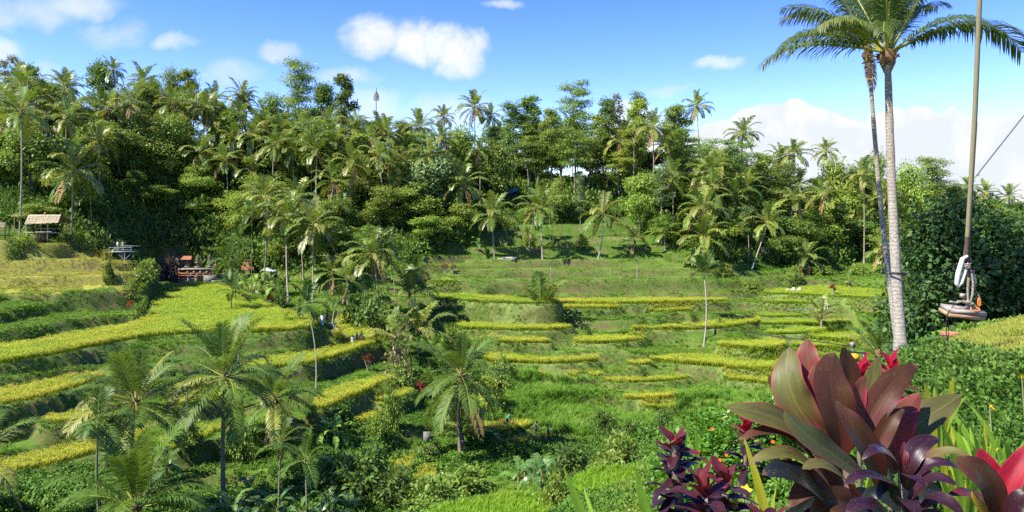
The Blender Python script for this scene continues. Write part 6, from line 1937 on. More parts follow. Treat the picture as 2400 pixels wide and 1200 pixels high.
# ------------------------------------------------------------------ shrubs, bananas and the dark tree
def shrub_mesh(seed, n, leaf, mat, lump=0.35, bark=BARK_DARK, cone=0.0, tall=1.0):
    """unit shrub: radius 1, height 1"""
    r = np.random.default_rng(seed)
    cm, sm = MB(), MB()
    nl = 10
    cen = []
    for i in range(nl):
        a = i * 2.4; zz = (i + 0.5) / nl
        ro = (0.62 * math.sqrt(max(0.05, 1 - (zz * 1.05) ** 2)) if cone == 0 else 0.6 * (1 - zz) * cone + 0.05) * r.uniform(0.6, 1.1)
        cen.append((np.array((math.cos(a) * ro, math.sin(a) * ro, 0.12 + 0.72 * zz)), (0.30 + 0.16 * r.uniform()) * (1 if cone == 0 else (1.15 - 0.8 * zz))))
        tube(sm, [(0, 0, -0.1), (math.cos(a) * ro * 0.4, math.sin(a) * ro * 0.4, 0.25 * zz + 0.1), cen[-1][0]], [0.035, 0.022, 0.008], 4, 0, False)
    k = r.integers(0, nl, n)
    C = np.array([c for c, _ in cen])[k]; Rr = np.array([q for _, q in cen])[k][:, None]
    nc = 60
    cd = unit(r.normal(size=(nl * 8, 3)) + np.array((0, 0, 0.2)))
    d = cd[k * 8 + r.integers(0, 8, n)] + r.normal(0, 0.28, (n, 3))
    P = C + d * Rr * r.uniform(0.6, 1.0, n)[:, None] * np.array((1, 1, 0.75))
    P[:, 2] = np.maximum(P[:, 2], 0.02)
    D = unit(d + r.normal(0, 0.5, (n, 3)) + np.array((0, 0, -0.3)))
    Nn = unit(d * 0.7 + np.array((0, 0, 0.8)) + r.normal(0, 0.4, (n, 3)))
    L = leaf * r.uniform(0.6, 1.3, n)
    leaf_cards(cm, P, D, Nn, L, L * r.uniform(0.40, 0.62, n))
    return cm.build('foliage', [mat]), sm.build('stems', [bark])


SH = {
    'dark': [shrub_mesh(1, 1500, 0.15, GREEN_DARK), shrub_mesh(2, 1500, 0.15, GREEN_DARK)],
    'mid': [shrub_mesh(3, 1500, 0.15, GREEN_MID), shrub_mesh(4, 1400, 0.16, GREEN_MID)],
    'light': [shrub_mesh(5, 1400, 0.15, GREEN_LIGHT), shrub_mesh(6, 1400, 0.16, GREEN_LIGHT)],
    'olive': [shrub_mesh(7, 700, 0.13, OLIVE_DRY)],
    'purple': [shrub_mesh(8, 1400, 0.15, PURPLE_LEAF)],
    'yellow': [shrub_mesh(9, 1200, 0.15, YELLOW_LEAF)],
    'cone': [shrub_mesh(10, 1300, 0.17, GREEN_DARK, cone=1.0)],
    'fine': [shrub_mesh(11, 3400, 0.085, GREEN_LIGHT)],
}


def shrub(kind, px, py, Y, w, h, label, group=None, name='shrub', sink=0.15):
    r = random.Random(int(px * 3 + py))
    v = SH[kind][r.randrange(len(SH[kind]))]
    x = (px - CX) / F * Y
    e = empty(name, (x, Y, ground_z(x, Y) - sink), r.uniform(0, 6.28), label=label, cat='shrub', group=group)
    obj('foliage', v[0], e, scale=(w / 2, w / 2, h))
    obj('stems', v[1], e, scale=(w / 2, w / 2, h))
    return e


SHRUBS = [
    ('cone', 255, 640, 107, 2.0, 3.4, 'dark conical shrub at the right end of the golden knoll'),
    ('mid', 28, 605, 110, 2.6, 3.0, 'leafy bush throwing a long shadow on the golden knoll'),
    ('light', 55, 590, 112, 3.0, 2.2, 'light bush under the thatched hut'),
    ('purple', 100, 575, 115, 3.0, 1.4, 'reddish low bush under the hut floor'),
    ('yellow', 250, 590, 116, 1.8, 1.8, 'yellow-brown bush left of the steel deck'),
    ('light', 200, 560, 119, 3.4, 2.6, 'bright bush right of the thatched hut'),
    ('mid', 160, 560, 120, 3.0, 2.8, 'green bush behind the right post of the thatched hut'),
    ('purple', 398, 652, 137, 4.4, 4.6, 'dark purple shrub against the left side of the temple'),
    ('mid', 330, 700, 99, 3.6, 3.2, 'green bush hanging over the end of the yellow bank'),
    ('light', 310, 660, 105, 3.0, 2.4, 'leafy clump in the gully right of the knoll'),
    ('mid', 335, 640, 112, 4.0, 3.0, 'green thicket in the gully below the steel deck'),
    ('light', 350, 610, 119, 4.0, 3.0, 'bright thicket at the head of the gully'),
    ('dark', 878, 770, 107, 8.0, 6.6, 'big dark round bush under the bushy coconut palm'),
    ('dark', 835, 740, 110, 5.0, 4.6, 'dark bush at the left foot of the big round one'),
    ('dark', 655, 735, 119, 3.4, 3.2, 'dark glossy bush at the back of the big rice field'),
    ('mid', 940, 850, 88, 3.4, 2.6, 'green bush under the olive tree'),
    ('olive', 935, 850, 90, 5.0, 6.0, 'sparse olive-leaved small tree above the spur'),
    ('mid', 915, 960, 77, 2.4, 4.0, 'dark columnar shrub on the spur'),
    ('mid', 885, 990, 74, 2.6, 2.4, 'green shrub left of the columnar one'),
    ('dark', 1415, 970, 80, 4.0, 2.6, 'dark shrub in the tall grass, left of centre'),
    ('dark', 1555, 965, 82, 2.6, 2.2, 'dark shrub beside the scraps of golden rice'),
    ('dark', 1480, 1010, 76, 4.0, 2.2, 'dark shrub low in the scrub'),
    ('dark', 1380, 780, 111, 1.0, 1.2, 'tiny dark bush on the golden terraces'),
    ('dark', 1628, 752, 115, 1.5, 2.2, 'dark tuft beside the lone slender palm'),
    ('dark', 1508, 890, 97, 1.5, 1.6, 'small grey-green bush among the lower strips'),
    ('mid', 1690, 740, 115, 1.6, 1.3, 'small bush on the earthy corner of the terraces'),
    ('mid', 1180, 870, 96, 3.0, 2.6, 'leafy bush at the left end of the lower strips'),
    ('light', 1150, 950, 86, 4.0, 3.2, 'light bush above the valley palm'),
    ('mid', 1160, 890, 93, 4.0, 3.0, 'leafy bush right of the valley palm crown'),
    ('mid', 1060, 800, 105, 3.6, 3.4, 'leafy bush above the valley palm crown'),
    ('dark', 850, 1150, 60, 7.0, 4.0, 'large dark thicket in the lower middle'),
    ('dark', 780, 1120, 61, 5.0, 3.4, 'dark thicket left of the large one'),
    ('dark', 930, 1170, 58, 5.0, 3.0, 'dark thicket right of the large one'),
    ('mid', 1090, 1130, 64, 5.0, 2.0, 'broad leafy bush at the foot of the valley palm'),
    ('mid', 1010, 1190, 56, 5.0, 2.6, 'leafy bush at the bottom below the golden patches'),
    ('mid', 440, 1080, 65, 3.4, 2.4, 'bush between the two coconut trunks at the lower left'),
    ('mid', 560, 1060, 66, 3.0, 3.4, 'bush right of the coconut trunk with pale nuts'),
    ('dark', 1340, 1080, 62, 5.0, 3.0, 'dark bush behind the middle banana clump'),
    ('mid', 1450, 1060, 55, 4.0, 2.6, 'bush above the young rice'),
    ('light', 1300, 1140, 37, 1.8, 1.6, 'small light bush dividing the young rice plots'),
    ('light', 1365, 580, 148, 3.4, 2.6, 'fern-like green bush left of the slope path'),
    ('mid', 1240, 585, 149, 3.0, 3.4, 'dark green bush behind the central palm'),
    ('mid', 1860, 660, 139, 3.0, 2.4, 'green bush over the whitish rock'),
    ('yellow', 1872, 640, 142, 2.0, 2.6, 'yellowish bush above the whitish rock'),
    ('light', 1930, 650, 146, 6.0, 2.0, 'bright hedge-like bush behind the right green terrace'),
    ('light', 2010, 655, 146, 6.0, 2.0, 'bright bush at the right end behind the green terrace'),
    ('mid', 1700, 640, 136, 4.0, 2.4, 'leafy bush at the foot of the right palm clump'),
    ('light', 1760, 660, 133, 4.0, 2.0, 'light bush on the shoulder of the right slope'),
    ('fine', 1545, 1080, 22, 2.6, 2.2, 'light small-leaved bush left of the dark red plant'),
    ('fine', 1500, 1130, 20, 1.8, 1.2, 'low small-leaved bush in front of the light one'),
]
for k, px, py, Y, w, h, lab in SHRUBS:
    shrub(k, px, py, Y, w, h, lab)

# dark tree behind the swing
DARK_NEAR = leaf_mat('mango_leaf', (0.028, 0.068, 0.014), (0.066, 0.122, 0.024), None, transl=0.2, rough=0.55, spec=0.25, vary=0.0)


def dark_tree(seed, px, Y, top, w, label):
    t, c, H = tree_meshes(seed, 10, 5.0, 0.04, 26, 0.8, 0.34, 11000, DARK_NEAR, BARK_DARK, 0.25)
    x = (px - CX) / F * Y
    gz = ground_z(x, Y) - 0.3
    h = (HY - top) / F * Y - gz
    e = empty('mango_tree', (x, Y, gz), seed, label=label, cat='tree', group='dark glossy trees behind the swing')
    obj('trunk', t, e, scale=(w, w, h / H)); obj('crown', c, e, scale=(w, w, h / H))


dark_tree(41, 2262, 31, 478, 0.66, 'dark glossy-leaved tree right behind the swing')
dark_tree(42, 2385, 33, 500, 0.70, 'dark glossy-leaved tree at the right edge behind the swing')
dark_tree(43, 2178, 36, 585, 0.42, 'lower dark tree just right of the speckled coconut trunk')

BANANA = leaf_mat('banana_leaf', (0.070, 0.150, 0.030), (0.110, 0.200, 0.050), (0.13, 0.24, 0.035), transl=0.35, rough=0.35, spec=0.5, vary=0.3)
BANANA_LIGHT = leaf_mat('banana_leaf_light', (0.16, 0.30, 0.030), (0.22, 0.36, 0.045), None, transl=0.4, rough=0.4, spec=0.4, vary=0.2)  # light green leaf colour of some banana plants
BANANA_STEM = plain_mat('banana_stem', (0.22, 0.22, 0.09), (0.20, 0.13, 0.07), 5.0, 0.7, stretch=(3, 3, 0.5))


def banana_leaf(seed, elev, mat, torn=0.5):
    """unit-length banana blade with a raised midrib and torn edges"""
    r = np.random.default_rng(seed)
    n = 16; ang = math.radians(elev); p = np.zeros(3); P = [p]
    for i in range(n):
        t = i / n
        ang -= math.radians((4 + 9 * t) * (0.4 + 0.6 * math.cos(ang)))
        p = p + np.array((math.cos(ang), 0, math.sin(ang))) / n; P.append(p)
    P = np.array(P); mb = MB()
    tt = np.linspace(0, 1, n + 1)
    tube(mb, P, 0.014 * (1 - 0.8 * tt) + 0.002, 4, 0, False)
    T = unit(np.gradient(P, axis=0)); up = np.cross(np.array((0, 1.0, 0)), T) * -1
    for sg in (-1, 1):
        for i in range(3, n):
            t0, t1 = i / n, (i + 1) / n
            w0 = 0.15 * math.sin(math.pi * min(1, (t0 - 0.15) / 0.85)) ** 0.5 if t0 > 0.15 else 0.0
            w1 = 0.15 * math.sin(math.pi * min(0.999, (t1 - 0.15) / 0.85)) ** 0.5
            dr = r.uniform(0, 0.6) * torn
            out = unit(np.array((0.25, sg, 0.25 - dr)))
            if r.random() < 0.5 * torn: w0 *= 0.9; w1 *= 0.85
            a, b = P[i], P[i + 1]
            mb.add([a, b, b + out * w1, a + out * w0 + (b - a) * (0.12 * torn)], [(0, 1, 2, 3)])
    return mb.build('leaf', [mat])


BN = {m: [[banana_leaf(50 + i * 3 + k, e, mm) for k in range(2)] for i, e in enumerate((80, 60, 38, 15))] for m, mm in (('g', BANANA), ('l', BANANA_LIGHT))}


def banana(px, py, Y, label, h=1.6, L=2.0, n=8, m='g', group='banana plants'):
    r = random.Random(int(px * 5 + py))
    x = (px - CX) / F * Y; z = ground_z(x, Y)
    e = empty('banana_plant', (x, Y, z - 0.1), label=label, cat='banana plant', group=group)
    part(e, 'stem', lambda mb: tube(mb, [(0, 0, 0), (0.03, 0.02, h * 0.5), (0, 0, h)], [0.15, 0.12, 0.08], 8), BANANA_STEM, True)
    a0 = r.uniform(0, 6.28)
    for i in range(n):
        q = min(3, int(4 * (i + r.uniform(-0.4, 0.4)) / n)); q = max(0, q)
        obj('leaf', BN[m][q][r.randrange(2)], e, (0, 0, h - 0.1 - 0.03 * i), (r.uniform(-0.3, 0.3), 0, a0 + i * 2.4), L * r.uniform(0.8, 1.15))


for i, a in enumerate([
    (545, 1175, 54, 'banana plant left of the coconut trunk foot at the bottom'), (585, 1160, 57, 'banana plant at the foot of the trunk with pale nuts'), (610, 1215, 52, 'banana plant lowest between the trunks'),
    (650, 1190, 54, 'banana plant under the two light betel palms'), (705, 1215, 52, 'banana plant beside the right betel palm'), (770, 1210, 53, 'banana plant before the dark thicket'), (815, 1215, 53, 'banana plant farthest right of the bottom left group'),
    (390, 1075, 62, 'banana plant behind the orange-nut palm'), (1215, 1105, 63, 'left banana plant of the middle clump'), (1250, 1110, 62, 'front banana plant of the middle clump'), (1285, 1085, 65, 'banana plant in the middle of the middle clump'),
    (1325, 1060, 66, 'tall torn banana plant right of the middle clump'), (1230, 1080, 66, 'rear banana plant of the middle clump'), (1270, 1140, 58, 'low banana plant of the middle clump with a yellow leaf')]):
    banana(*a, h=1.2 + 0.5 * (i % 3) / 2, L=2.1)
for i, a in enumerate([(560, 655, 134, 'banana plant right of the temple stairs'), (600, 680, 128, 'banana plant behind the little golden plot'), (630, 690, 127, 'banana plant below the tin shelter'), (645, 705, 124, 'banana plant left of the dark glossy bush'),
                       (615, 700, 125, 'banana plant in the front of the grove'), (585, 668, 131, 'banana plant before the tiled hut'), (672, 690, 126, 'banana plant behind the slender trunks'), (285, 560, 122, 'banana plant above the steel deck'),
                       (255, 555, 123, 'banana plant left of the steel deck'), (310, 560, 124, 'banana plant with red-brown leaves right of the steel deck'), (1120, 600, 144, 'banana plant at the left edge of the open slope')]):
    banana(*a, h=2.0, L=2.6, m='l' if i % 2 else 'g', group='banana plants by the wood')
for i, a in enumerate([(766, 1030, 70, 'bright upright banana plant with an orange leaf, left one'), (785, 1035, 69, 'bright upright banana plant, middle one'), (803, 1025, 70, 'bright upright banana plant, right one')]):
    banana(*a, h=1.8, L=2.0, n=7, m='l')

# red cordylines seen far off
CRIMSON_FAR = leaf_mat('crimson_leaf', (0.22, 0.012, 0.022), (0.34, 0.02, 0.04), (0.16, 0.012, 0.02), transl=0.25, rough=0.5, vary=0.3)


def red_bush_mesh(seed):
    r = np.random.default_rng(seed); mb = MB(); n = 90
    k = r.integers(0, 4, n)
    c = np.array([(0, 0, 1.0), (0.25, 0.1, 0.75), (-0.28, 0.05, 0.8), (0.05, -0.2, 0.6)])[k]
    a = r.uniform(0, 6.28, n); el = r.uniform(-0.1, 1.2, n)
    D = np.stack([np.cos(a) * np.cos(el), np.sin(a) * np.cos(el), np.sin(el)], 1)
    leaf_cards(mb, c, D, np.array((0, 0, 1.0)) + r.normal(0, 0.3, (n, 3)), r.uniform(0.25, 0.42, n), r.uniform(0.07, 0.11, n))
    sm = MB()
    for q in ((0, 0, 1.0), (0.25, 0.1, 0.75), (-0.28, 0.05, 0.8), (0.05, -0.2, 0.6)): tube(sm, [(0, 0, -0.1), q], 0.03, 5)
    return mb.build('foliage', [CRIMSON_FAR]), sm.build('stems', [BARK_PALE])


RB = [red_bush_mesh(3), red_bush_mesh(4)]
for i, (px, py, Y, s, lab) in enumerate([(863, 805, 92, 1.7, 'red cordyline right of the three waders'), (634, 722, 117, 1.8, 'red cordyline at the back edge of the big rice field'), (1043, 628, 134, 1.6, 'red cordyline at the left edge of the open slope'),
                                         (1062, 632, 133, 1.5, 'second red cordyline at the left edge of the open slope'), (305, 668, 103, 1.3, 'red cordyline in the gully beside the golden knoll'), (985, 860, 88, 1.6, 'red cordyline by the olive-leaved tree'),
                                         (1952, 690, 126, 1.8, 'dark red plant on the bank of the right green terrace')]):
    x = (px - CX) / F * Y
    e = empty('red_cordyline', (x, Y, ground_z(x, Y)), i * 1.3, label=lab, cat='cordyline', group='red cordylines on the far slopes')
    obj('foliage', RB[i % 2][0], e, scale=s); obj('stems', RB[i % 2][1], e, scale=s)
# slim papaya-like saplings on the middle slope
for px, py, Y, h, lab in [(1290, 650, 132, 3.4, 'thin sapling with a tuft of leaves below the central palm'), (1493, 655, 131, 3.8, 'thin sapling with a tuft of leaves right on the slope'), (437, 1000, 70, 5.0, 'bare thin pole-like sapling between the valley palms'), (558, 1000, 76, 7, 'thin pale stem right of the pale-nut palm')]:
    x = (px - CX) / F * Y; z = ground_z(x, Y)
    e = empty('sapling', (x, Y, z), label=lab, cat='sapling')
    part(e, 'stem', lambda m: tube(m, [(0, 0, -0.1), (0.05, 0, h * 0.5), (0.02, 0.05, h)], [0.09, 0.07, 0.05], 6), BARK_PALE)
    for i in range(7):
        obj('leaf', BN['g'][2][i % 2], e, (0, 0, h), (0, 0.1, i * 0.9), 0.9)

# near-side growth
VINE_MAT = tint_leaf('vine_leaf', (0.040, 0.115, 0.012), (0.105, 0.205, 0.022), (0.17, 0.23, 0.03), ncol=(0.048, 0.120, 0.014), nscale=0.9, vary=0.6)
proto_collection('vine', [leafy_clump(300 + i, 80, 0.26, 0.15, 0.052, 'vine_clump', VINE_MAT, 0.5) for i in range(4)])
proto_collection('lawn', [blade_mesh(320 + i, 16, 0.06, 0.8, 0.006, 0.6, 'lawn_clump', [GRASS_MAT], foot=0.09) for i in range(4)])


def near_side():
    r = np.random.default_rng(91)
    # creeping cover on the ledge at the right
    y = r.uniform(2.0, 19, 26000); px = r.uniform(1950, 2600, len(y)); x = (px - CX) / F * y
    z = height(x, y); py = HY - F * z / y
    lawn = in_poly_px(NEAR_LAWN, px, py + (vnoise(x, y, 0.8, 5) - 0.5) * 30)
    k = ~lawn & (r.uniform(size=len(y)) < np.clip(y / 9, 0.4, 1.0) * 1.0) & (vnoise(x, y, 0.7, 7) > 0.12)
    scatter('creeping_vine', 'vine', np.stack([x, y, z], 1)[k], ((0.7 + 0.8 * vnoise(x, y, 1.4, 8)) * np.clip(y / 8, 0.6, 1.0))[k], 0.35, (vnoise(x, y, 2, 9) - 0.62)[k], 'creeping leafy cover on the near ledge at the right', seed=31)
    y = r.uniform(8, 20, 42000); px = r.uniform(2120, 2700, len(y)); x = (px - CX) / F * y
    z = height(x, y); py = HY - F * z / y
    k = in_poly_px(NEAR_LAWN, px, py + (vnoise(x, y, 0.8, 5) - 0.5) * 30) & (vnoise(x, y, 0.9, 12) > 0.2)
    scatter('ledge_lawn', 'lawn', np.stack([x, y, z], 1)[k], (0.8 + 0.9 * vnoise(x, y, 0.6, 13))[k], 0.3, (0.35 + vnoise(x, y, 1.2, 14) * 0.6)[k], 'worn short lawn on the near ledge at the right', seed=32)
    # scrub on the slope falling away below the viewer
    y = np.sqrt(r.uniform(5 ** 2, 52 ** 2, 26000)); px = r.uniform(700, 2500, len(y)); x = (px - CX) / F * y
    k = ~terrace_mask(x, y, 0.15) & ~((px > 2100) & (y < 20))
    x, y, px = x[k], y[k], px[k]
    z = height(x, y)
    s = np.clip(y / 40, 0.22, 1.0) * (0.7 + 0.9 * vnoise(x, y, 3, 21)) * np.where((y > 22) & (to_px(x, y) < 1560), 0.55, 1.0)
    k = r.uniform(size=len(y)) < np.clip(12 / y, 0.2, 1)
    k = np.ones(len(y), dtype=bool)
    scatter('slope_weeds', 'weed', np.stack([x, y, z], 1)[k], s[k], 0.35, (vnoise(x, y, 5, 22) - 0.5)[k], 'weeds on the slope falling away below the viewer', seed=33)
    y = np.sqrt(r.uniform(24 ** 2, 52 ** 2, 22000)); px = r.uniform(900, 2100, len(y)); x = (px - CX) / F * y
    k = ~terrace_mask(x, y, 0.1) & (vnoise(x, y, 4, 23) > 0.4)
    x, y = x[k], y[k]
    scatter('slope_grass', 'grass', np.stack([x, y, height(x, y)], 1), 0.8 + 0.7 * vnoise(x, y, 2, 24), 0.3, vnoise(x, y, 3, 25) - 0.55, 'long grass on the near slope', seed=34)


near_side()

# ------------------------------------------------------------------ the cordylines and strap leaves close to the viewer
def cord_mat(name, main, main2, margin, foot, rib, back, gloss=0.40, transl=0.18, foot_end=0.35, margin_w=0.10):
    """leaf coloured by its own build: midrib, coloured margin, coloured foot and long streaks"""
    m, N = new_mat(name)
    uv = N.n('ShaderNodeUVMap', uv_map='UVMap').outputs[0]
    sp = N.n('ShaderNodeSeparateXYZ'); N.put(sp.inputs[0], uv)
    u = N.m('ABSOLUTE', N.m('SUBTRACT', N.m('MULTIPLY', sp.outputs[0], 2.0), 1.0))
    v = sp.outputs[1]
    oi = N.n('ShaderNodeObjectInfo').outputs['Random']
    off = N.n('ShaderNodeCombineXYZ'); N.put(off.inputs[2], N.m('MULTIPLY', oi, 9.0))
    vec = N.v('ADD', N.v('MULTIPLY', uv, (22.0, 1.6, 1.0)), off.outputs[0])
    st = N.noise(vec, 1.0, 3.0, 0.6)
    fine = N.noise(N.v('MULTIPLY', uv, (90.0, 2.5, 1.0)), 1.0, 2.0, 0.5)
    blot = N.noise(N.v('ADD', N.v('MULTIPLY', uv, (2.2, 3.0, 1.0)), off.outputs[0]), 1.6, 4.0, 0.6)
    col = N.mix(N.rng(blot, 0.35, 0.65), main, main2)
    col = N.mix(N.m('MULTIPLY', N.rng(v, foot_end + 0.25, 0.08), N.rng(st, 0.38, 0.58)), col, foot)
    col = N.mix(N.rng(N.m('ADD', u, N.m('MULTIPLY', N.m('SUBTRACT', blot, 0.5), 0.18)), 1.0 - margin_w * 1.6, 1.0 - margin_w * 0.3), col, margin)
    col = N.mix(N.rng(st, 0.60, 0.78, 0.0, 0.45), col, margin)
    col = N.mix(N.rng(u, 0.05, 0.012, 0.0, 0.6), col, rib)
    col = N.mix(N.rng(fine, 0.3, 0.7, 0.0, 0.45), col, tuple(q * 0.5 for q in main))
    spot = N.noise(N.v('ADD', N.v('MULTIPLY', uv, (9.0, 26.0, 1.0)), off.outputs[0]), 1.0, 2.0, 0.5)
    col = N.mix(N.rng(spot, 0.66, 0.72, 0.0, 0.8), col, (0.13, 0.075, 0.03))
    col = N.mix(N.m('MULTIPLY', N.rng(N.m('ADD', v, N.m('MULTIPLY', N.m('SUBTRACT', blot, 0.5), 0.16)), 0.93, 1.0), 0.8), col, (0.11, 0.065, 0.028))
    vein = N.m('ABSOLUTE', N.m('SINE', N.m('ADD', N.m('MULTIPLY', v, 46.0), N.m('MULTIPLY', u, -17.0))))
    col = N.mix(N.rng(vein, 0.5, 0.0, 0.0, 0.10), col, tuple(min(1, q * 1.7) for q in main))
    bf = N.n('ShaderNodeNewGeometry').outputs['Backfacing']
    bcol = N.mix(N.rng(N.m('MULTIPLY', v, 1.0), 0.75, 0.1, 0.0, 0.4), back, foot)
    bcol = N.mix(N.rng(u, 0.06, 0.025, 0.0, 0.7), bcol, rib)
    col = N.mix(bf, col, bcol)
    rough = N.m('ADD', gloss, N.m('MULTIPLY', st, 0.22))
    tc = N.mix(0.5, col, foot)
    finish(N, col, rough, 0.30, transl, tc, N.m('ADD', N.m('ADD', fine, N.m('MULTIPLY', st, 1.5)), N.m('MULTIPLY', vein, 0.15)), 0.16, 0.003)
    return m


OLIVE_L = cord_mat('cordyline_olive', (0.120, 0.130, 0.022), (0.095, 0.080, 0.026), (0.2511, 0.05022, 0.04603), (0.1674, 0.0293, 0.02511), (0.2176, 0.2093, 0.05022), (0.06277, 0.01841, 0.01339), transl=0.28)
GREENOL_L = cord_mat('cordyline_green_olive', (0.0744, 0.08835, 0.01488), (0.0837, 0.0651, 0.02046), (0.1488, 0.05115, 0.0279), (0.0837, 0.093, 0.0186), (0.2046, 0.2604, 0.04185), (0.0558, 0.02325, 0.01302), transl=0.28)
PINK_L = cord_mat('cordyline_pink', (0.1104, 0.0672, 0.02496), (0.2112, 0.0288, 0.03264), (0.528, 0.0336, 0.0816), (0.48, 0.01728, 0.0432), (0.2496, 0.096, 0.0336), (0.192, 0.02112, 0.024), transl=0.38, margin_w=0.16, foot_end=0.6)
BROWN_L = cord_mat('cordyline_brown', (0.080, 0.036, 0.010), (0.066, 0.020, 0.011), (0.077, 0.0165, 0.0132), (0.143, 0.0165, 0.0165), (0.11, 0.066, 0.022), (0.03025, 0.0077, 0.0066), transl=0.25)
CRIM_L = cord_mat('cordyline_crimson', (0.3488, 0.00775, 0.0248), (0.2325, 0.0062, 0.02015), (0.465, 0.02325, 0.0775), (0.4263, 0.00775, 0.02712), (0.31, 0.0155, 0.031), (0.3255, 0.00775, 0.02325), transl=0.4, foot_end=0.7)
PURPLE_L = cord_mat('cordyline_purple', (0.02244, 0.00924, 0.01452), (0.033, 0.01188, 0.01716), (0.0495, 0.01452, 0.02244), (0.0396, 0.00792, 0.01056), (0.0594, 0.0198, 0.0264), (0.01716, 0.00528, 0.00792), gloss=0.22, transl=0.1)
MAROON_L = cord_mat('cordyline_maroon', (0.036, 0.01008, 0.01296), (0.0504, 0.0144, 0.01584), (0.0612, 0.01584, 0.01872), (0.072, 0.01008, 0.01008), (0.072, 0.0216, 0.0216), (0.02016, 0.00504, 0.00648), gloss=0.28, transl=0.15)
RUBY_L = cord_mat('cordyline_ruby', (0.1255, 0.01841, 0.02176), (0.1004, 0.01674, 0.02009), (0.1423, 0.02511, 0.0293), (0.1674, 0.02093, 0.01841), (0.2009, 0.05022, 0.04185), (0.07114, 0.00837, 0.01004), gloss=0.30, transl=0.28)
SLATE_L = cord_mat('cordyline_slate', (0.0096, 0.0144, 0.0144), (0.0156, 0.018, 0.0168), (0.021, 0.018, 0.018), (0.018, 0.021, 0.012), (0.03, 0.042, 0.024), (0.0072, 0.006, 0.006), gloss=0.25, transl=0.05)
YELLOW_L = cord_mat('cordyline_yellow', (0.60, 0.36, 0.03), (0.50, 0.36, 0.05), (0.45, 0.12, 0.03), (0.55, 0.40, 0.06), (0.5, 0.45, 0.1), (0.45, 0.30, 0.04), transl=0.3)
LIME_L = cord_mat('strap_lime', (0.20, 0.36, 0.020), (0.26, 0.42, 0.030), (0.24, 0.36, 0.03), (0.28, 0.42, 0.05), (0.30, 0.46, 0.06), (0.18, 0.33, 0.02), gloss=0.42, transl=0.45, margin_w=0.04)
YLIME_L = cord_mat('strap_yellow_green', (0.40, 0.42, 0.020), (0.50, 0.46, 0.030), (0.36, 0.40, 0.03), (0.42, 0.40, 0.03), (0.46, 0.48, 0.06), (0.36, 0.38, 0.02), gloss=0.42, transl=0.45, margin_w=0.04)


def blade(P0, P1, P2, width, nrm, mat, fold=0.25, wave=0.06, curl=0.0, strap=False, n=22, seed=0, roll=0.0, cup=0.0, origin=None, blunt=0.72):
    """one leaf along a bent midrib P0-P1-P2, folded at the rib, with a wavy edge"""
    r = np.random.default_rng(seed)
    P0, P1, P2 = (np.asarray(p, dtype=float) for p in (P0, P1, P2))
    t = np.linspace(0, 1, n)[:, None]
    C = (1 - t) ** 2 * P0 + 2 * t * (1 - t) * P1 + t * t * P2
    if not strap:
        sb = np.linalg.norm(P2 - P0) * 0.035 * r.uniform(-1, 1)
        C = C + np.cross(unit(P2 - P0), unit(np.asarray(nrm, dtype=float))) * np.sin(t * 2 * math.pi) * sb
    T = unit(np.gradient(C, axis=0))
    nr = unit(np.asarray(nrm, dtype=float))
    S = unit(np.cross(T, nr)); U = np.cross(S, T)
    tv = t[:, 0]
    if roll:
        a = roll * tv; S2 = S * np.cos(a)[:, None] + U * np.sin(a)[:, None]; U = np.cross(S2, T); S = S2
    if strap:
        w = np.minimum(1, (1 - tv) / 0.5 + 0.02) ** 0.75 * (0.75 + 0.25 * np.minimum(1, tv * 5))
    else:
        w = 0.93 * np.sin(np.pi * np.clip(tv, 0, 1) ** blunt) ** (0.5 if blunt > 0.9 else 0.6)
        w = np.maximum(w, 0.16 * (1 - tv) ** 3)
    w[-1] = 0.004
    ks = np.array((-1, -0.8, -0.5, -0.22, 0, 0.22, 0.5, 0.8, 1.0))
    L = np.linalg.norm(P2 - P0) + 1e-6
    V, UV = [], []
    ph = r.uniform(0, 6.28)
    asym = r.uniform(-0.07, 0.07)
    for k in ks:
        ak = abs(k) * (1 + asym * math.copysign(1, k))
        z = fold * ak - cup * ak * ak - 0.55 * ak * tv ** 5
        wv = 2.0 * wave * ak ** 2 * np.sin(tv * (9 + 3 * math.copysign(1, k)) + ph + (1.7 if k > 0 else 0)) * np.sin(np.pi * tv)
        V.append(C + S * (math.copysign(ak, k) * w * width / 2)[:, None] + U * ((z * w + wv) * width / 2)[:, None] - U * (curl * tv ** 3 * 0.0)[:, None])
        UV.append(np.stack([np.full(n, (k + 1) / 2), tv], 1))
    V = np.stack(V, 1); UV = np.stack(UV, 1); m = len(ks)
    i, j = np.meshgrid(np.arange(n - 1), np.arange(m - 1), indexing='ij')
    q = np.stack([i * m + j, i * m + j + 1, (i + 1) * m + j + 1, (i + 1) * m + j], -1).reshape(-1, 4)
    mb = MB()
    mb.add(V.reshape(-1, 3) - (0 if origin is None else np.asarray(origin)), q, 0, UV.reshape(-1, 2))
    return mb.build('leaf', [mat], smooth=True, uv=True)


CANE = plain_mat('cordyline_cane', (0.17, 0.13, 0.09), (0.10, 0.075, 0.055), 9.0, 0.85)


def plant_root(name, px, Y, label, cat='cordyline', group=None):
    x = (px - CX) / F * Y
    return empty(name, (x, Y, ground_z(x, Y)), label=label, cat=cat, group=group)


def cane(e, pts, r=0.016):
    o = np.array(e.location)
    part(e, 'cane', lambda m: tube(m, [p - o for p in pts], r, 8), CANE, True)


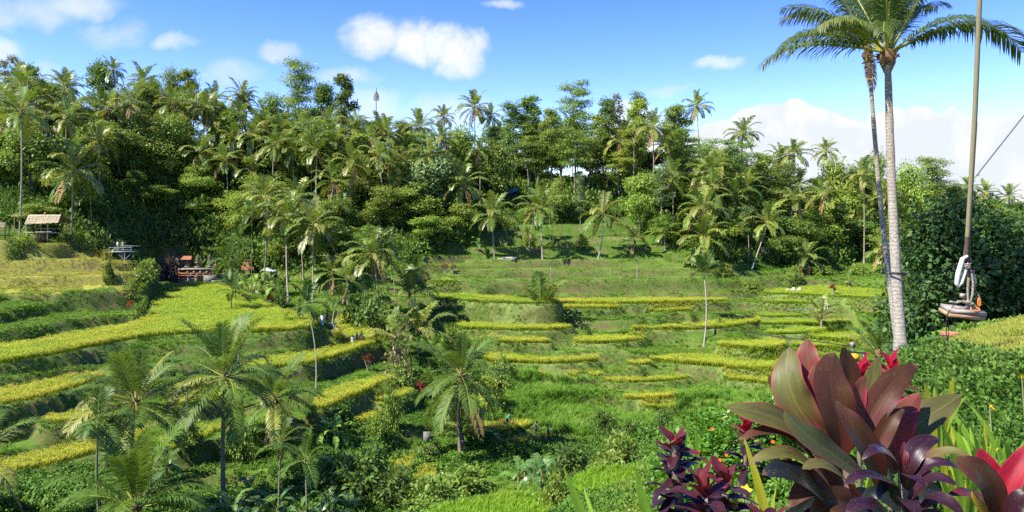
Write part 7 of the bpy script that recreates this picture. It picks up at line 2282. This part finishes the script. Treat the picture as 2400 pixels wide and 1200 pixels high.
def leaves(e, rows, Y0, shade_n=(0.0, -0.75, 0.66)):
    """rows of (base x, base y, ctrl x, ctrl y, tip x, tip y, width px, material, dY base, dY ctrl, dY tip, normal, options)"""
    o = np.array(e.location)
    for i, rw in enumerate(rows):
        bx, by, cx, cy, tx, ty, wpx, mat, d0, d1, d2, nrm = rw[:12]
        kw = rw[12] if len(rw) > 12 else {}
        me = blade(W(bx, by, Y0 + d0), W(cx, cy, Y0 + d1), W(tx, ty, Y0 + d2), 0.75 * wpx / F * Y0, nrm or shade_n, mat, seed=i + int(bx), origin=o, **kw)
        obj('leaf', me, e)


def rosette(e, c, n, L, width, mats, lo, hi, seed=0, droop=0.9, az0=0.0, fold=0.3):
    """leaves spiralling round a shoot; mats run from the youngest (top) to the oldest"""
    r = random.Random(seed); o = np.array(e.location)
    for i in range(n):
        q = i / max(n - 1, 1)
        el = math.radians(hi + (lo - hi) * q + r.uniform(-8, 8)); az = az0 + i * 2.39996 + r.uniform(-0.25, 0.25)
        l = L * (0.75 + 0.35 * q) * r.uniform(0.88, 1.1)
        b = np.asarray(c) + np.array((0, 0, -0.35 * L * q))
        d = np.array((math.cos(az) * math.cos(el), math.sin(az) * math.cos(el), math.sin(el)))
        p1 = b + d * l * 0.55
        d2 = unit(d + np.array((math.cos(az), math.sin(az), 0)) * 0.4 + np.array((0, 0, -droop * (0.3 + q))))
        p2 = p1 + d2 * l * 0.5
        nn = np.array((-math.cos(az) * math.sin(el), -math.sin(az) * math.sin(el), math.cos(el) + 0.05))
        mat = mats[min(len(mats) - 1, int(q * len(mats)))]
        obj('leaf', blade(b, p1, p2, width * r.uniform(0.85, 1.15), nn, mat, fold=fold, wave=0.08, seed=seed * 31 + i, origin=o, n=14, roll=r.uniform(-0.4, 0.4), blunt=0.85), e)


CAMN = (0.0, -0.9, 0.42)
LEFTN = (-0.62, -0.62, 0.48)
RIGHTN = (0.45, -0.75, 0.5)
UPN = (-0.1, -0.45, 0.9)

# big olive and pink plant
e = plant_root('olive_cordyline', 1990, 2.75, 'big cordyline with broad olive leaves edged in pink')
cane(e, [np.array(e.location), W(2010, 1300, 2.75), W(1985, 1080, 2.75)], 0.02)
leaves(e, [
    (1935, 1030, 1815, 915, 1850, 812, 118, OLIVE_L, 0.0, -0.02, 0.10, LEFTN, dict(fold=0.16, wave=0.12, blunt=0.95)),
    (1950, 980, 1880, 880, 1893, 795, 92, PINK_L, 0.05, 0.10, 0.13, (-0.5, -0.75, 0.4), dict(fold=0.2, blunt=0.95)),
    (1990, 1010, 2000, 910, 1975, 815, 92, BROWN_L, 0.08, 0.14, 0.10, (0.1, -0.9, 0.4), dict(fold=0.2, blunt=0.95)),
    (1975, 1075, 1945, 930, 1957, 826, 128, BROWN_L, -0.02, -0.06, 0.0, (0.05, -0.97, 0.2), dict(fold=0.22, blunt=1.0)),
    (1972, 1070, 1908, 970, 1912, 850, 70, PINK_L, 0.0, -0.02, 0.03, (-0.3, -0.9, 0.3), dict(fold=0.3, blunt=0.9)),
    (2010, 1040, 2080, 870, 2152, 862, 92, BROWN_L, 0.02, 0.02, 0.06, (-0.25, -0.85, 0.45), dict(fold=0.22, blunt=0.8, roll=-0.35)),
    (2035, 1010, 2080, 905, 2135, 930, 36, GREENOL_L, 0.06, 0.10, 0.10, UPN, {}),
    (1945, 1085, 1810, 940, 1704, 952, 96, OLIVE_L, 0.0, -0.10, -0.10, (0.1, -0.70, 0.70), dict(fold=0.14, blunt=0.78)),
    (2030, 1120, 1900, 1040, 1838, 962, 98, GREENOL_L, -0.10, -0.28, -0.22, (0.25, -0.72, 0.65), dict(fold=0.2, blunt=0.85)),
    (1930, 1110, 1820, 960, 1728, 1030, 54, BROWN_L, 0.0, -0.12, -0.12, UPN, dict(fold=0.3)),
    (1950, 1150, 1840, 1010, 1755, 1085, 64, OLIVE_L, -0.05, -0.2, -0.2, UPN, dict(fold=0.3)),
    (1960, 1235, 1880, 1060, 1786, 1112, 104, SLATE_L, -0.05, -0.25, -0.28, (0.1, -0.55, 0.83), dict(fold=0.2)),
    (2065, 1160, 2020, 1000, 1962, 938, 92, BROWN_L, -0.12, -0.22, -0.14, (0.35, -0.9, 0.1), dict(fold=0.35, blunt=0.8)),
    (2010, 1180, 1960, 1060, 1880, 1100, 66, OLIVE_L, -0.15, -0.3, -0.35, UPN, dict(fold=0.3)),
    (1990, 1170, 1900, 1090, 1850, 1190, 90, BROWN_L, 0.05, 0.0, -0.05, (-0.2, -0.8, 0.5), {}),
    (2020, 1210, 1950, 1120, 1900, 1260, 100, BROWN_L, 0.0, -0.1, -0.15, CAMN, {}),
    (2040, 1230, 2020, 1120, 1990, 1230, 100, SLATE_L, 0.05, 0.0, -0.05, CAMN, {}),
    (1985, 1190, 1890, 1130, 1830, 1250, 80, SLATE_L, 0.15, 0.1, 0.05, CAMN, {}),
    (2000, 1120, 1990, 1040, 1950, 1150, 60, SLATE_L, 0.15, 0.15, 0.1, CAMN, {}),
    (1955, 1060, 1870, 960, 1800, 880, 72, BROWN_L, 0.10, 0.12, 0.16, (-0.3, -0.8, 0.5), dict(fold=0.25, blunt=0.85)),
    (1998, 1030, 2035, 920, 2060, 835, 74, OLIVE_L, 0.12, 0.20, 0.24, (0.1, -0.9, 0.4), dict(fold=0.25, blunt=0.9)),
    (1985, 1060, 2000, 960, 2030, 880, 70, PINK_L, 0.02, 0.02, 0.05, (0.15, -0.92, 0.35), dict(fold=0.3, blunt=0.9)),
    (1960, 1120, 1870, 1010, 1790, 1000, 60, GREENOL_L, 0.05, 0.0, 0.0, UPN, dict(fold=0.25)),
    (2030, 1090, 2080, 980, 2120, 960, 60, BROWN_L, 0.0, -0.02, 0.0, (-0.2, -0.85, 0.45), dict(fold=0.3)),
], 2.75)

e = plant_root('pink_cordyline', 2125, 2.85, 'cordyline with a pink-streaked upright leaf beside the big olive one')
cane(e, [np.array(e.location), W(2120, 1300, 2.85), W(2115, 1090, 2.85)], 0.018)
leaves(e, [
    (2108, 1085, 2075, 1000, 2160, 920, 100, PINK_L, 0.0, 0.0, 0.05, (-0.35, -0.85, 0.4), dict(fold=0.25, blunt=0.85, wave=0.14)),
    (2118, 1075, 2150, 960, 2255, 926, 98, GREENOL_L, 0.05, 0.06, 0.08, (-0.15, -0.8, 0.58), dict(fold=0.16, blunt=0.85)),
    (2125, 1100, 2230, 1030, 2282, 1085, 44, OLIVE_L, -0.02, -0.12, -0.2, UPN, dict(fold=0.3)),
    (2100, 1110, 2060, 1010, 2040, 1090, 60, BROWN_L, 0.05, 0.0, -0.05, CAMN, {}),
    (2118, 1120, 2160, 1060, 2180, 1150, 60, BROWN_L, 0.1, 0.1, 0.1, CAMN, {}),
], 2.85)

e = plant_root('purple_cordyline', 2120, 2.3, 'glossy dark purple cordyline in front of the olive one')
cane(e, [np.array(e.location), W(2125, 1330, 2.3), W(2125, 1120, 2.3)], 0.016)
leaves(e, [
    (2122, 1125, 2130, 1035, 2205, 1028, 66, PURPLE_L, 0.0, -0.02, 0.02, (-0.25, -0.72, 0.65), dict(fold=0.2, blunt=0.9)),
    (2112, 1120, 2075, 1015, 2020, 1078, 46, PURPLE_L, 0.0, -0.08, -0.10, UPN, dict(fold=0.25)),
    (2110, 1115, 2085, 1040, 2035, 1045, 34, PURPLE_L, 0.04, 0.02, 0.0, UPN, {}),
    (2120, 1120, 2108, 1080, 2120, 1035, 36, RUBY_L, 0.02, -0.02, 0.02, CAMN, dict(fold=0.5)),
    (2130, 1130, 2190, 1055, 2250, 1100, 46, PURPLE_L, 0.0, -0.06, -0.06, UPN, {}),
    (2115, 1150, 2040, 1085, 1978, 1140, 46, PURPLE_L, -0.02, -0.12, -0.14, UPN, {}),
    (2125, 1150, 2120, 1085, 2175, 1138, 52, PURPLE_L, -0.05, -0.18, -0.2, UPN, {}),
    (2130, 1170, 2190, 1090, 2245, 1138, 54, PURPLE_L, -0.02, -0.08, -0.12, UPN, {}),
    (2110, 1185, 2070, 1100, 2060, 1170, 50, SLATE_L, 0.0, -0.06, -0.1, CAMN, {}),
    (2110, 1230, 2040, 1150, 1985, 1205, 66, PURPLE_L, -0.05, -0.2, -0.22, UPN, {}),
    (2135, 1220, 2200, 1130, 2262, 1215, 66, PURPLE_L, -0.05, -0.15, -0.2, UPN, {}),
    (2125, 1210, 2110, 1130, 2160, 1220, 60, PURPLE_L, -0.1, -0.22, -0.25, UPN, {}),
    (2120, 1240, 2060, 1170, 2050, 1260, 70, SLATE_L, -0.1, -0.25, -0.3, UPN, {}),
    (2140, 1240, 2200, 1180, 2230, 1270, 70, PURPLE_L, 0.0, 0.0, 0.0, CAMN, {}),
    (2130, 1200, 2170, 1110, 2215, 1170, 50, SLATE_L, 0.08, 0.1, 0.1, CAMN, {}),
    (2110, 1200, 2050, 1120, 2020, 1180, 50, SLATE_L, 0.08, 0.1, 0.1, CAMN, {}),
], 2.3)

e = plant_root('crimson_cordyline', 2350, 2.2, 'bright crimson cordyline at the right edge')
cane(e, [np.array(e.location), W(2350, 1330, 2.2), W(2345, 1200, 2.2)], 0.016)
leaves(e, [
    (2342, 1225, 2345, 1110, 2292, 1050, 78, CRIM_L, 0.04, 0.04, 0.06, (-0.3, -0.85, 0.4), dict(fold=0.25, blunt=0.8)),
    (2346, 1225, 2352, 1110, 2412, 1040, 78, CRIM_L, 0.0, 0.0, 0.02, (-0.45, -0.8, 0.4), dict(fold=0.35, blunt=0.8)),
    (2340, 1230, 2330, 1090, 2235, 1078, 104, BROWN_L, -0.04, -0.10, -0.08, (0.1, -0.9, 0.4), dict(fold=0.2, blunt=0.85)),
    (2350, 1230, 2380, 1150, 2420, 1160, 60, PURPLE_L, -0.06, -0.12, -0.12, UPN, {}),
    (2340, 1240, 2290, 1130, 2222, 1160, 60, RUBY_L, 0.08, 0.06, 0.04, UPN, {}),
    (2330, 1240, 2290, 1180, 2278, 1148, 34, YELLOW_L, -0.02, -0.06, -0.06, CAMN, {}),
    (2345, 1240, 2370, 1180, 2440, 1230, 60, PURPLE_L, -0.1, -0.2, -0.2, UPN, {}),
    (2340, 1250, 2290, 1200, 2240, 1240, 60, PURPLE_L, -0.02, -0.08, -0.1, UPN, {}),
], 2.2)

# maroon plant at the left of the group
e = plant_root('maroon_cordyline', 1590, 3.2, 'tall dark maroon cordyline with tiers of arching leaves')
top = W(1580, 1035, 3.2)
cane(e, [np.array(e.location), W(1598, 1260, 3.2), top], 0.022)
for k, (py, nl, L, mats, lo, hi) in enumerate([(1048, 9, 0.135, [RUBY_L, RUBY_L, MAROON_L], 12, 78), (1090, 10, 0.165, [MAROON_L, MAROON_L, PURPLE_L], -2, 52), (1140, 9, 0.17, [MAROON_L, PURPLE_L], -12, 42), (1185, 10, 0.18, [PURPLE_L], -20, 35), (1235, 9, 0.18, [PURPLE_L], -20, 35)]):
    rosette(e, W(1580 + (py - 1040) * 0.08, py, 3.2), nl, L, 0.058, mats, lo, hi, seed=60 + k, az0=k * 1.1)
e = plant_root('maroon_cordyline', 1655, 2.9, 'short maroon cordyline in front of the tall one, left of two')
cane(e, [np.array(e.location), W(1655, 1190, 2.9)], 0.016)
for k, (py, nl, L, mats, lo, hi) in enumerate([(1150, 9, 0.17, [RUBY_L, RUBY_L, MAROON_L], 10, 80), (1205, 9, 0.17, [MAROON_L, PURPLE_L], -5, 50)]):
    rosette(e, W(1650, py, 2.9), nl, L, 0.062, mats, lo, hi, seed=70 + k, az0=0.6 + k)
e = plant_root('maroon_cordyline', 1700, 3.1, 'short maroon cordyline behind and right of the other short one')
cane(e, [np.array(e.location), W(1700, 1160, 3.1)], 0.016)
for k, (py, nl, L, mats, lo, hi) in enumerate([(1135, 8, 0.16, [RUBY_L, MAROON_L], 10, 70), (1185, 9, 0.17, [MAROON_L, PURPLE_L], -8, 45), (1230, 8, 0.17, [PURPLE_L], -10, 40)]):
    rosette(e, W(1697, py, 3.1), nl, L, 0.060, mats, lo, hi, seed=80 + k, az0=2.0 + k)
e = plant_root('maroon_cordyline', 1800, 2.8, 'maroon leaf tips at the bottom edge left of the olive plant')
cane(e, [np.array(e.location), W(1800, 1260, 2.8)], 0.016)
rosette(e, W(1800, 1245, 2.8), 10, 0.16, 0.06, [RUBY_L, MAROON_L, PURPLE_L], -5, 70, seed=90)
# crimson plants further back
for i, (px, py, Y, s, lab) in enumerate([(2015, 880, 4.6, 1.0, 'red cordyline top left of two behind the big olive leaves'), (2088, 868, 4.8, 0.9, 'red cordyline top right of two behind the big olive leaves'), (1748, 1005, 5.2, 0.75, 'small red cordyline over the flowering shrub')]):
    e = plant_root('crimson_cordyline', px, Y, lab)
    cane(e, [np.array(e.location), W(px, py + 25, Y)], 0.015)
    rosette(e, W(px, py, Y), 8, 0.20 * s, 0.075 * s, [CRIM_L, CRIM_L, PINK_L], 25, 84, seed=100 + i, droop=0.5)
    rosette(e, W(px, py + 30, Y), 12, 0.24 * s, 0.07 * s, [BROWN_L, PURPLE_L], -15, 45, seed=110 + i)
    rosette(e, W(px, py + 75, Y), 10, 0.24 * s, 0.07 * s, [PURPLE_L], -25, 30, seed=120 + i)


# strap-leaved irises
def straps(name, px, Y, label, rows, mat=LIME_L, group='strap-leaved irises'):
    e = plant_root(name, px, Y, label, 'iris', group)
    o = np.array(e.location)
    for i, (bx, by, cx, cy, tx, ty, wpx, dy) in enumerate(rows):
        m = mat[i % len(mat)] if isinstance(mat, list) else mat
        obj('leaf', blade(W(bx, by, Y), W(cx, cy, Y + dy * 0.5), W(tx, ty, Y + dy), wpx / F * Y, (0.15 * (-1) ** i, -0.95, 0.25), m, fold=0.12, wave=0.02, strap=True, seed=i, origin=o, n=16), e)
    return e


straps('strap_iris', 1372, 2.6, 'single lime strap leaf farthest left at the bottom edge', [(1395, 1290, 1355, 1180, 1319, 1090, 22, 0.0), (1420, 1290, 1380, 1190, 1368, 1140, 10, 0.1)], LIME_L)
straps('strap_iris', 1515, 2.6, 'lime strap leaf in front of the maroon cordyline', [(1545, 1300, 1510, 1190, 1487, 1088, 27, 0.0), (1500, 1290, 1500, 1220, 1505, 1175, 9, 0.1)], LIME_L)
straps('strap_iris', 1790, 3.0, 'yellow strap leaf between the maroon and olive cordylines', [(1815, 1300, 1785, 1150, 1742, 1018, 24, 0.1), (1735, 1290, 1722, 1180, 1715, 1120, 14, 0.2), (1760, 1290, 1770, 1220, 1760, 1175, 26, 0.1)], YLIME_L)
straps('strap_iris', 1632, 4.0, 'stiff green stalk behind the maroon cordylines', [(1634, 1200, 1634, 1080, 1632, 990, 15, 0.0), (1640, 1200, 1652, 1100, 1600, 1000, 8, 0.1)], LIME_L)
rr = random.Random(5)
for ci, (px, Y, n, lab) in enumerate([(2235, 3.6, 9, 'lime iris fan just right of the olive leaf'), (2275, 3.4, 11, 'lime iris fan behind the crimson cordyline'), (2330, 3.8, 10, 'lime iris fan with long arching leaves'), (2385, 3.5, 11, 'lime iris fan at the right edge'), (2205, 4.2, 6, 'lime iris fan peeping between the pink and olive leaves'), (2300, 3.0, 8, 'low lime iris fan beside the crimson leaves'), (2040, 3.6, 4, 'lime iris tip showing above the pink leaf')]):
    rows = []
    for i in range(n):
        bx = px + rr.uniform(-16, 16); hgt = rr.uniform(130, 250) * (3.5 / Y); lean = rr.uniform(-60, 70)
        if i == 0 and ci in (2, 3): lean, hgt = -105, 300
        by = 1230 if ci != 4 else 1060
        rows.append((bx, by, bx + lean * 0.25, by - hgt * 0.7, bx + lean, by - hgt * rr.uniform(0.85, 1.05), rr.uniform(11, 21), rr.uniform(-0.15, 0.2)))
    straps('strap_iris', px, Y, lab, rows, [LIME_L, LIME_L, YLIME_L])
rows = []
for i in range(10):
    bx = 1780 + rr.uniform(-40, 60); rows.append((bx, 1290, bx + rr.uniform(-10, 10), 1220, bx + rr.uniform(-30, 30), rr.uniform(1130, 1190), 9, 0.1))
straps('strap_iris', 1790, 3.4, 'short lime grass blades under the olive cordyline', rows, [LIME_L, YLIME_L])

# orange-flowered shrub and little flowers
ORANGE_P = plain_mat('orange_petal', (0.80, 0.10, 0.01), (0.70, 0.16, 0.01), 30.0, 0.6, transl=0.2)
YELLOW_P = plain_mat('yellow_petal', (0.80, 0.58, 0.02), (0.75, 0.48, 0.02), 30.0, 0.6, transl=0.2)
BUSH_LEAF = leaf_mat('flower_bush_leaf', (0.060, 0.170, 0.014), (0.130, 0.270, 0.024), None, transl=0.35, rough=0.4, vary=0.0)


def flower_mesh(mat, n=6, r_=0.02):
    mb = MB()
    a = np.arange(n) / n * 6.283
    D = np.stack([np.cos(a), np.sin(a), np.full(n, 0.35)], 1)
    leaf_cards(mb, np.zeros((n, 3)), D, np.tile((0, 0, 1.0), (n, 1)), r_ * 1.3, r_ * 0.8)
    ball(mb, (0, 0, 0.004), r_ * 0.25, 0, 6, 4)
    return mb.build('flower', [mat])


FO, FY = flower_mesh(ORANGE_P, 7, 0.03), flower_mesh(YELLOW_P, 5, 0.026)
SHB = [shrub_mesh(21, 5200, 0.085, BUSH_LEAF), shrub_mesh(22, 5200, 0.09, BUSH_LEAF)]
for i, (px, Y, w, top, lab) in enumerate([(1690, 8.6, 1.35, 985, 'leafy shrub dotted with orange flowers behind the maroon cordylines'), (1790, 8.2, 1.3, 960, 'leafy shrub behind the left olive leaves'), (1610, 9.4, 1.0, 1055, 'low leafy shrub left of the flowering one')]):
    x = (px - CX) / F * Y; z = ground_z(x, Y); h = (HY - top) / F * Y - z
    e = empty('flowering_shrub', (x, Y, z), label=lab, cat='shrub')
    obj('foliage', SHB[i % 2][0], e, scale=(w / 2 * 1.4, w / 2, h)); obj('stems', SHB[i % 2][1], e, scale=(w / 2, w / 2, h))
    if i < 2:
        for k, (fx, fy) in enumerate([(1668, 1006), (1612, 1085), (1625, 1086), (1652, 1080), (1660, 1088), (1688, 1078), (1812, 1035), (1695, 984), (1702, 1068), (1640, 1060)] if i == 0 else [(1810, 1036), (1765, 1010), (1830, 1060)]):
            p = W(fx, fy, Y - w * 0.62) - np.array(e.location)
            obj('flower', FO, e, p, (0.9, 0.2 * k, k), 0.6)
            part(e, 'flower_stalk', lambda m: tube(m, [p, p + np.array((0.02, 0.35, -0.16))], 0.004, 4), SH_STALK) if False else None
for i, (px, py, Y, lab) in enumerate([(1748, 1150, 3.6, 'yellow flower left of the yellow strap leaf'), (2320, 955, 4.0, 'yellow flower among the right-hand irises'), (2130, 965, 3.9, 'yellow flower between the pink and olive leaves'), (2395, 885, 5.0, 'yellow flower at the right edge'), (2335, 1062, 3.4, 'yellow flower low among the irises')]):
    p = W(px, py, Y)
    e = empty('yellow_flower', (p[0], Y, ground_z(p[0], Y)), label=lab, cat='flower', group='little yellow iris flowers')
    z = p[2] - e.location[2]
    part(e, 'stalk', lambda m: tube(m, [(0.05, 0.03, 0), (0.02, 0, z * 0.6), (0, 0, z)], 0.004, 5), BANANA_STEM)
    obj('bloom', FY, e, (0, 0, z), (0.8, 0, i), 1.0)

# fern and terracotta pot on the lip of the ledge
p = W(2165, 812, 14.5)
e = empty('fern', (p[0], 14.5, ground_z(p[0], 14.5) - 0.1), label='fern with arching fronds on the lip of the ledge', cat='fern')
for i in range(9):
    obj('frond', FR_ARECA[(28, 46, 64)[i % 3]][i % 2], e, (0, 0, 0.05), (0, 0, i * 2.4), 0.55)
p = W(2226, 786, 17)
e = empty('flower_pot', (p[0], 17, p[2] - 0.2), label='terracotta pot half hidden at the foot of the dark tree', cat='flower pot')
CLAY = plain_mat('terracotta', (0.42, 0.17, 0.09), (0.34, 0.13, 0.07), 5.0, 0.8)
pt = part(e, 'pot', lambda m: tube(m, [(0, 0, 0), (0, 0, 0.2), (0, 0, 0.24)], [0.13, 0.18, 0.18], 14, 0), CLAY, True)
part(pt, 'rim', lambda m: tube(m, [(0, 0, 0.22), (0, 0, 0.27)], [0.20, 0.20], 14, 0), CLAY, True)
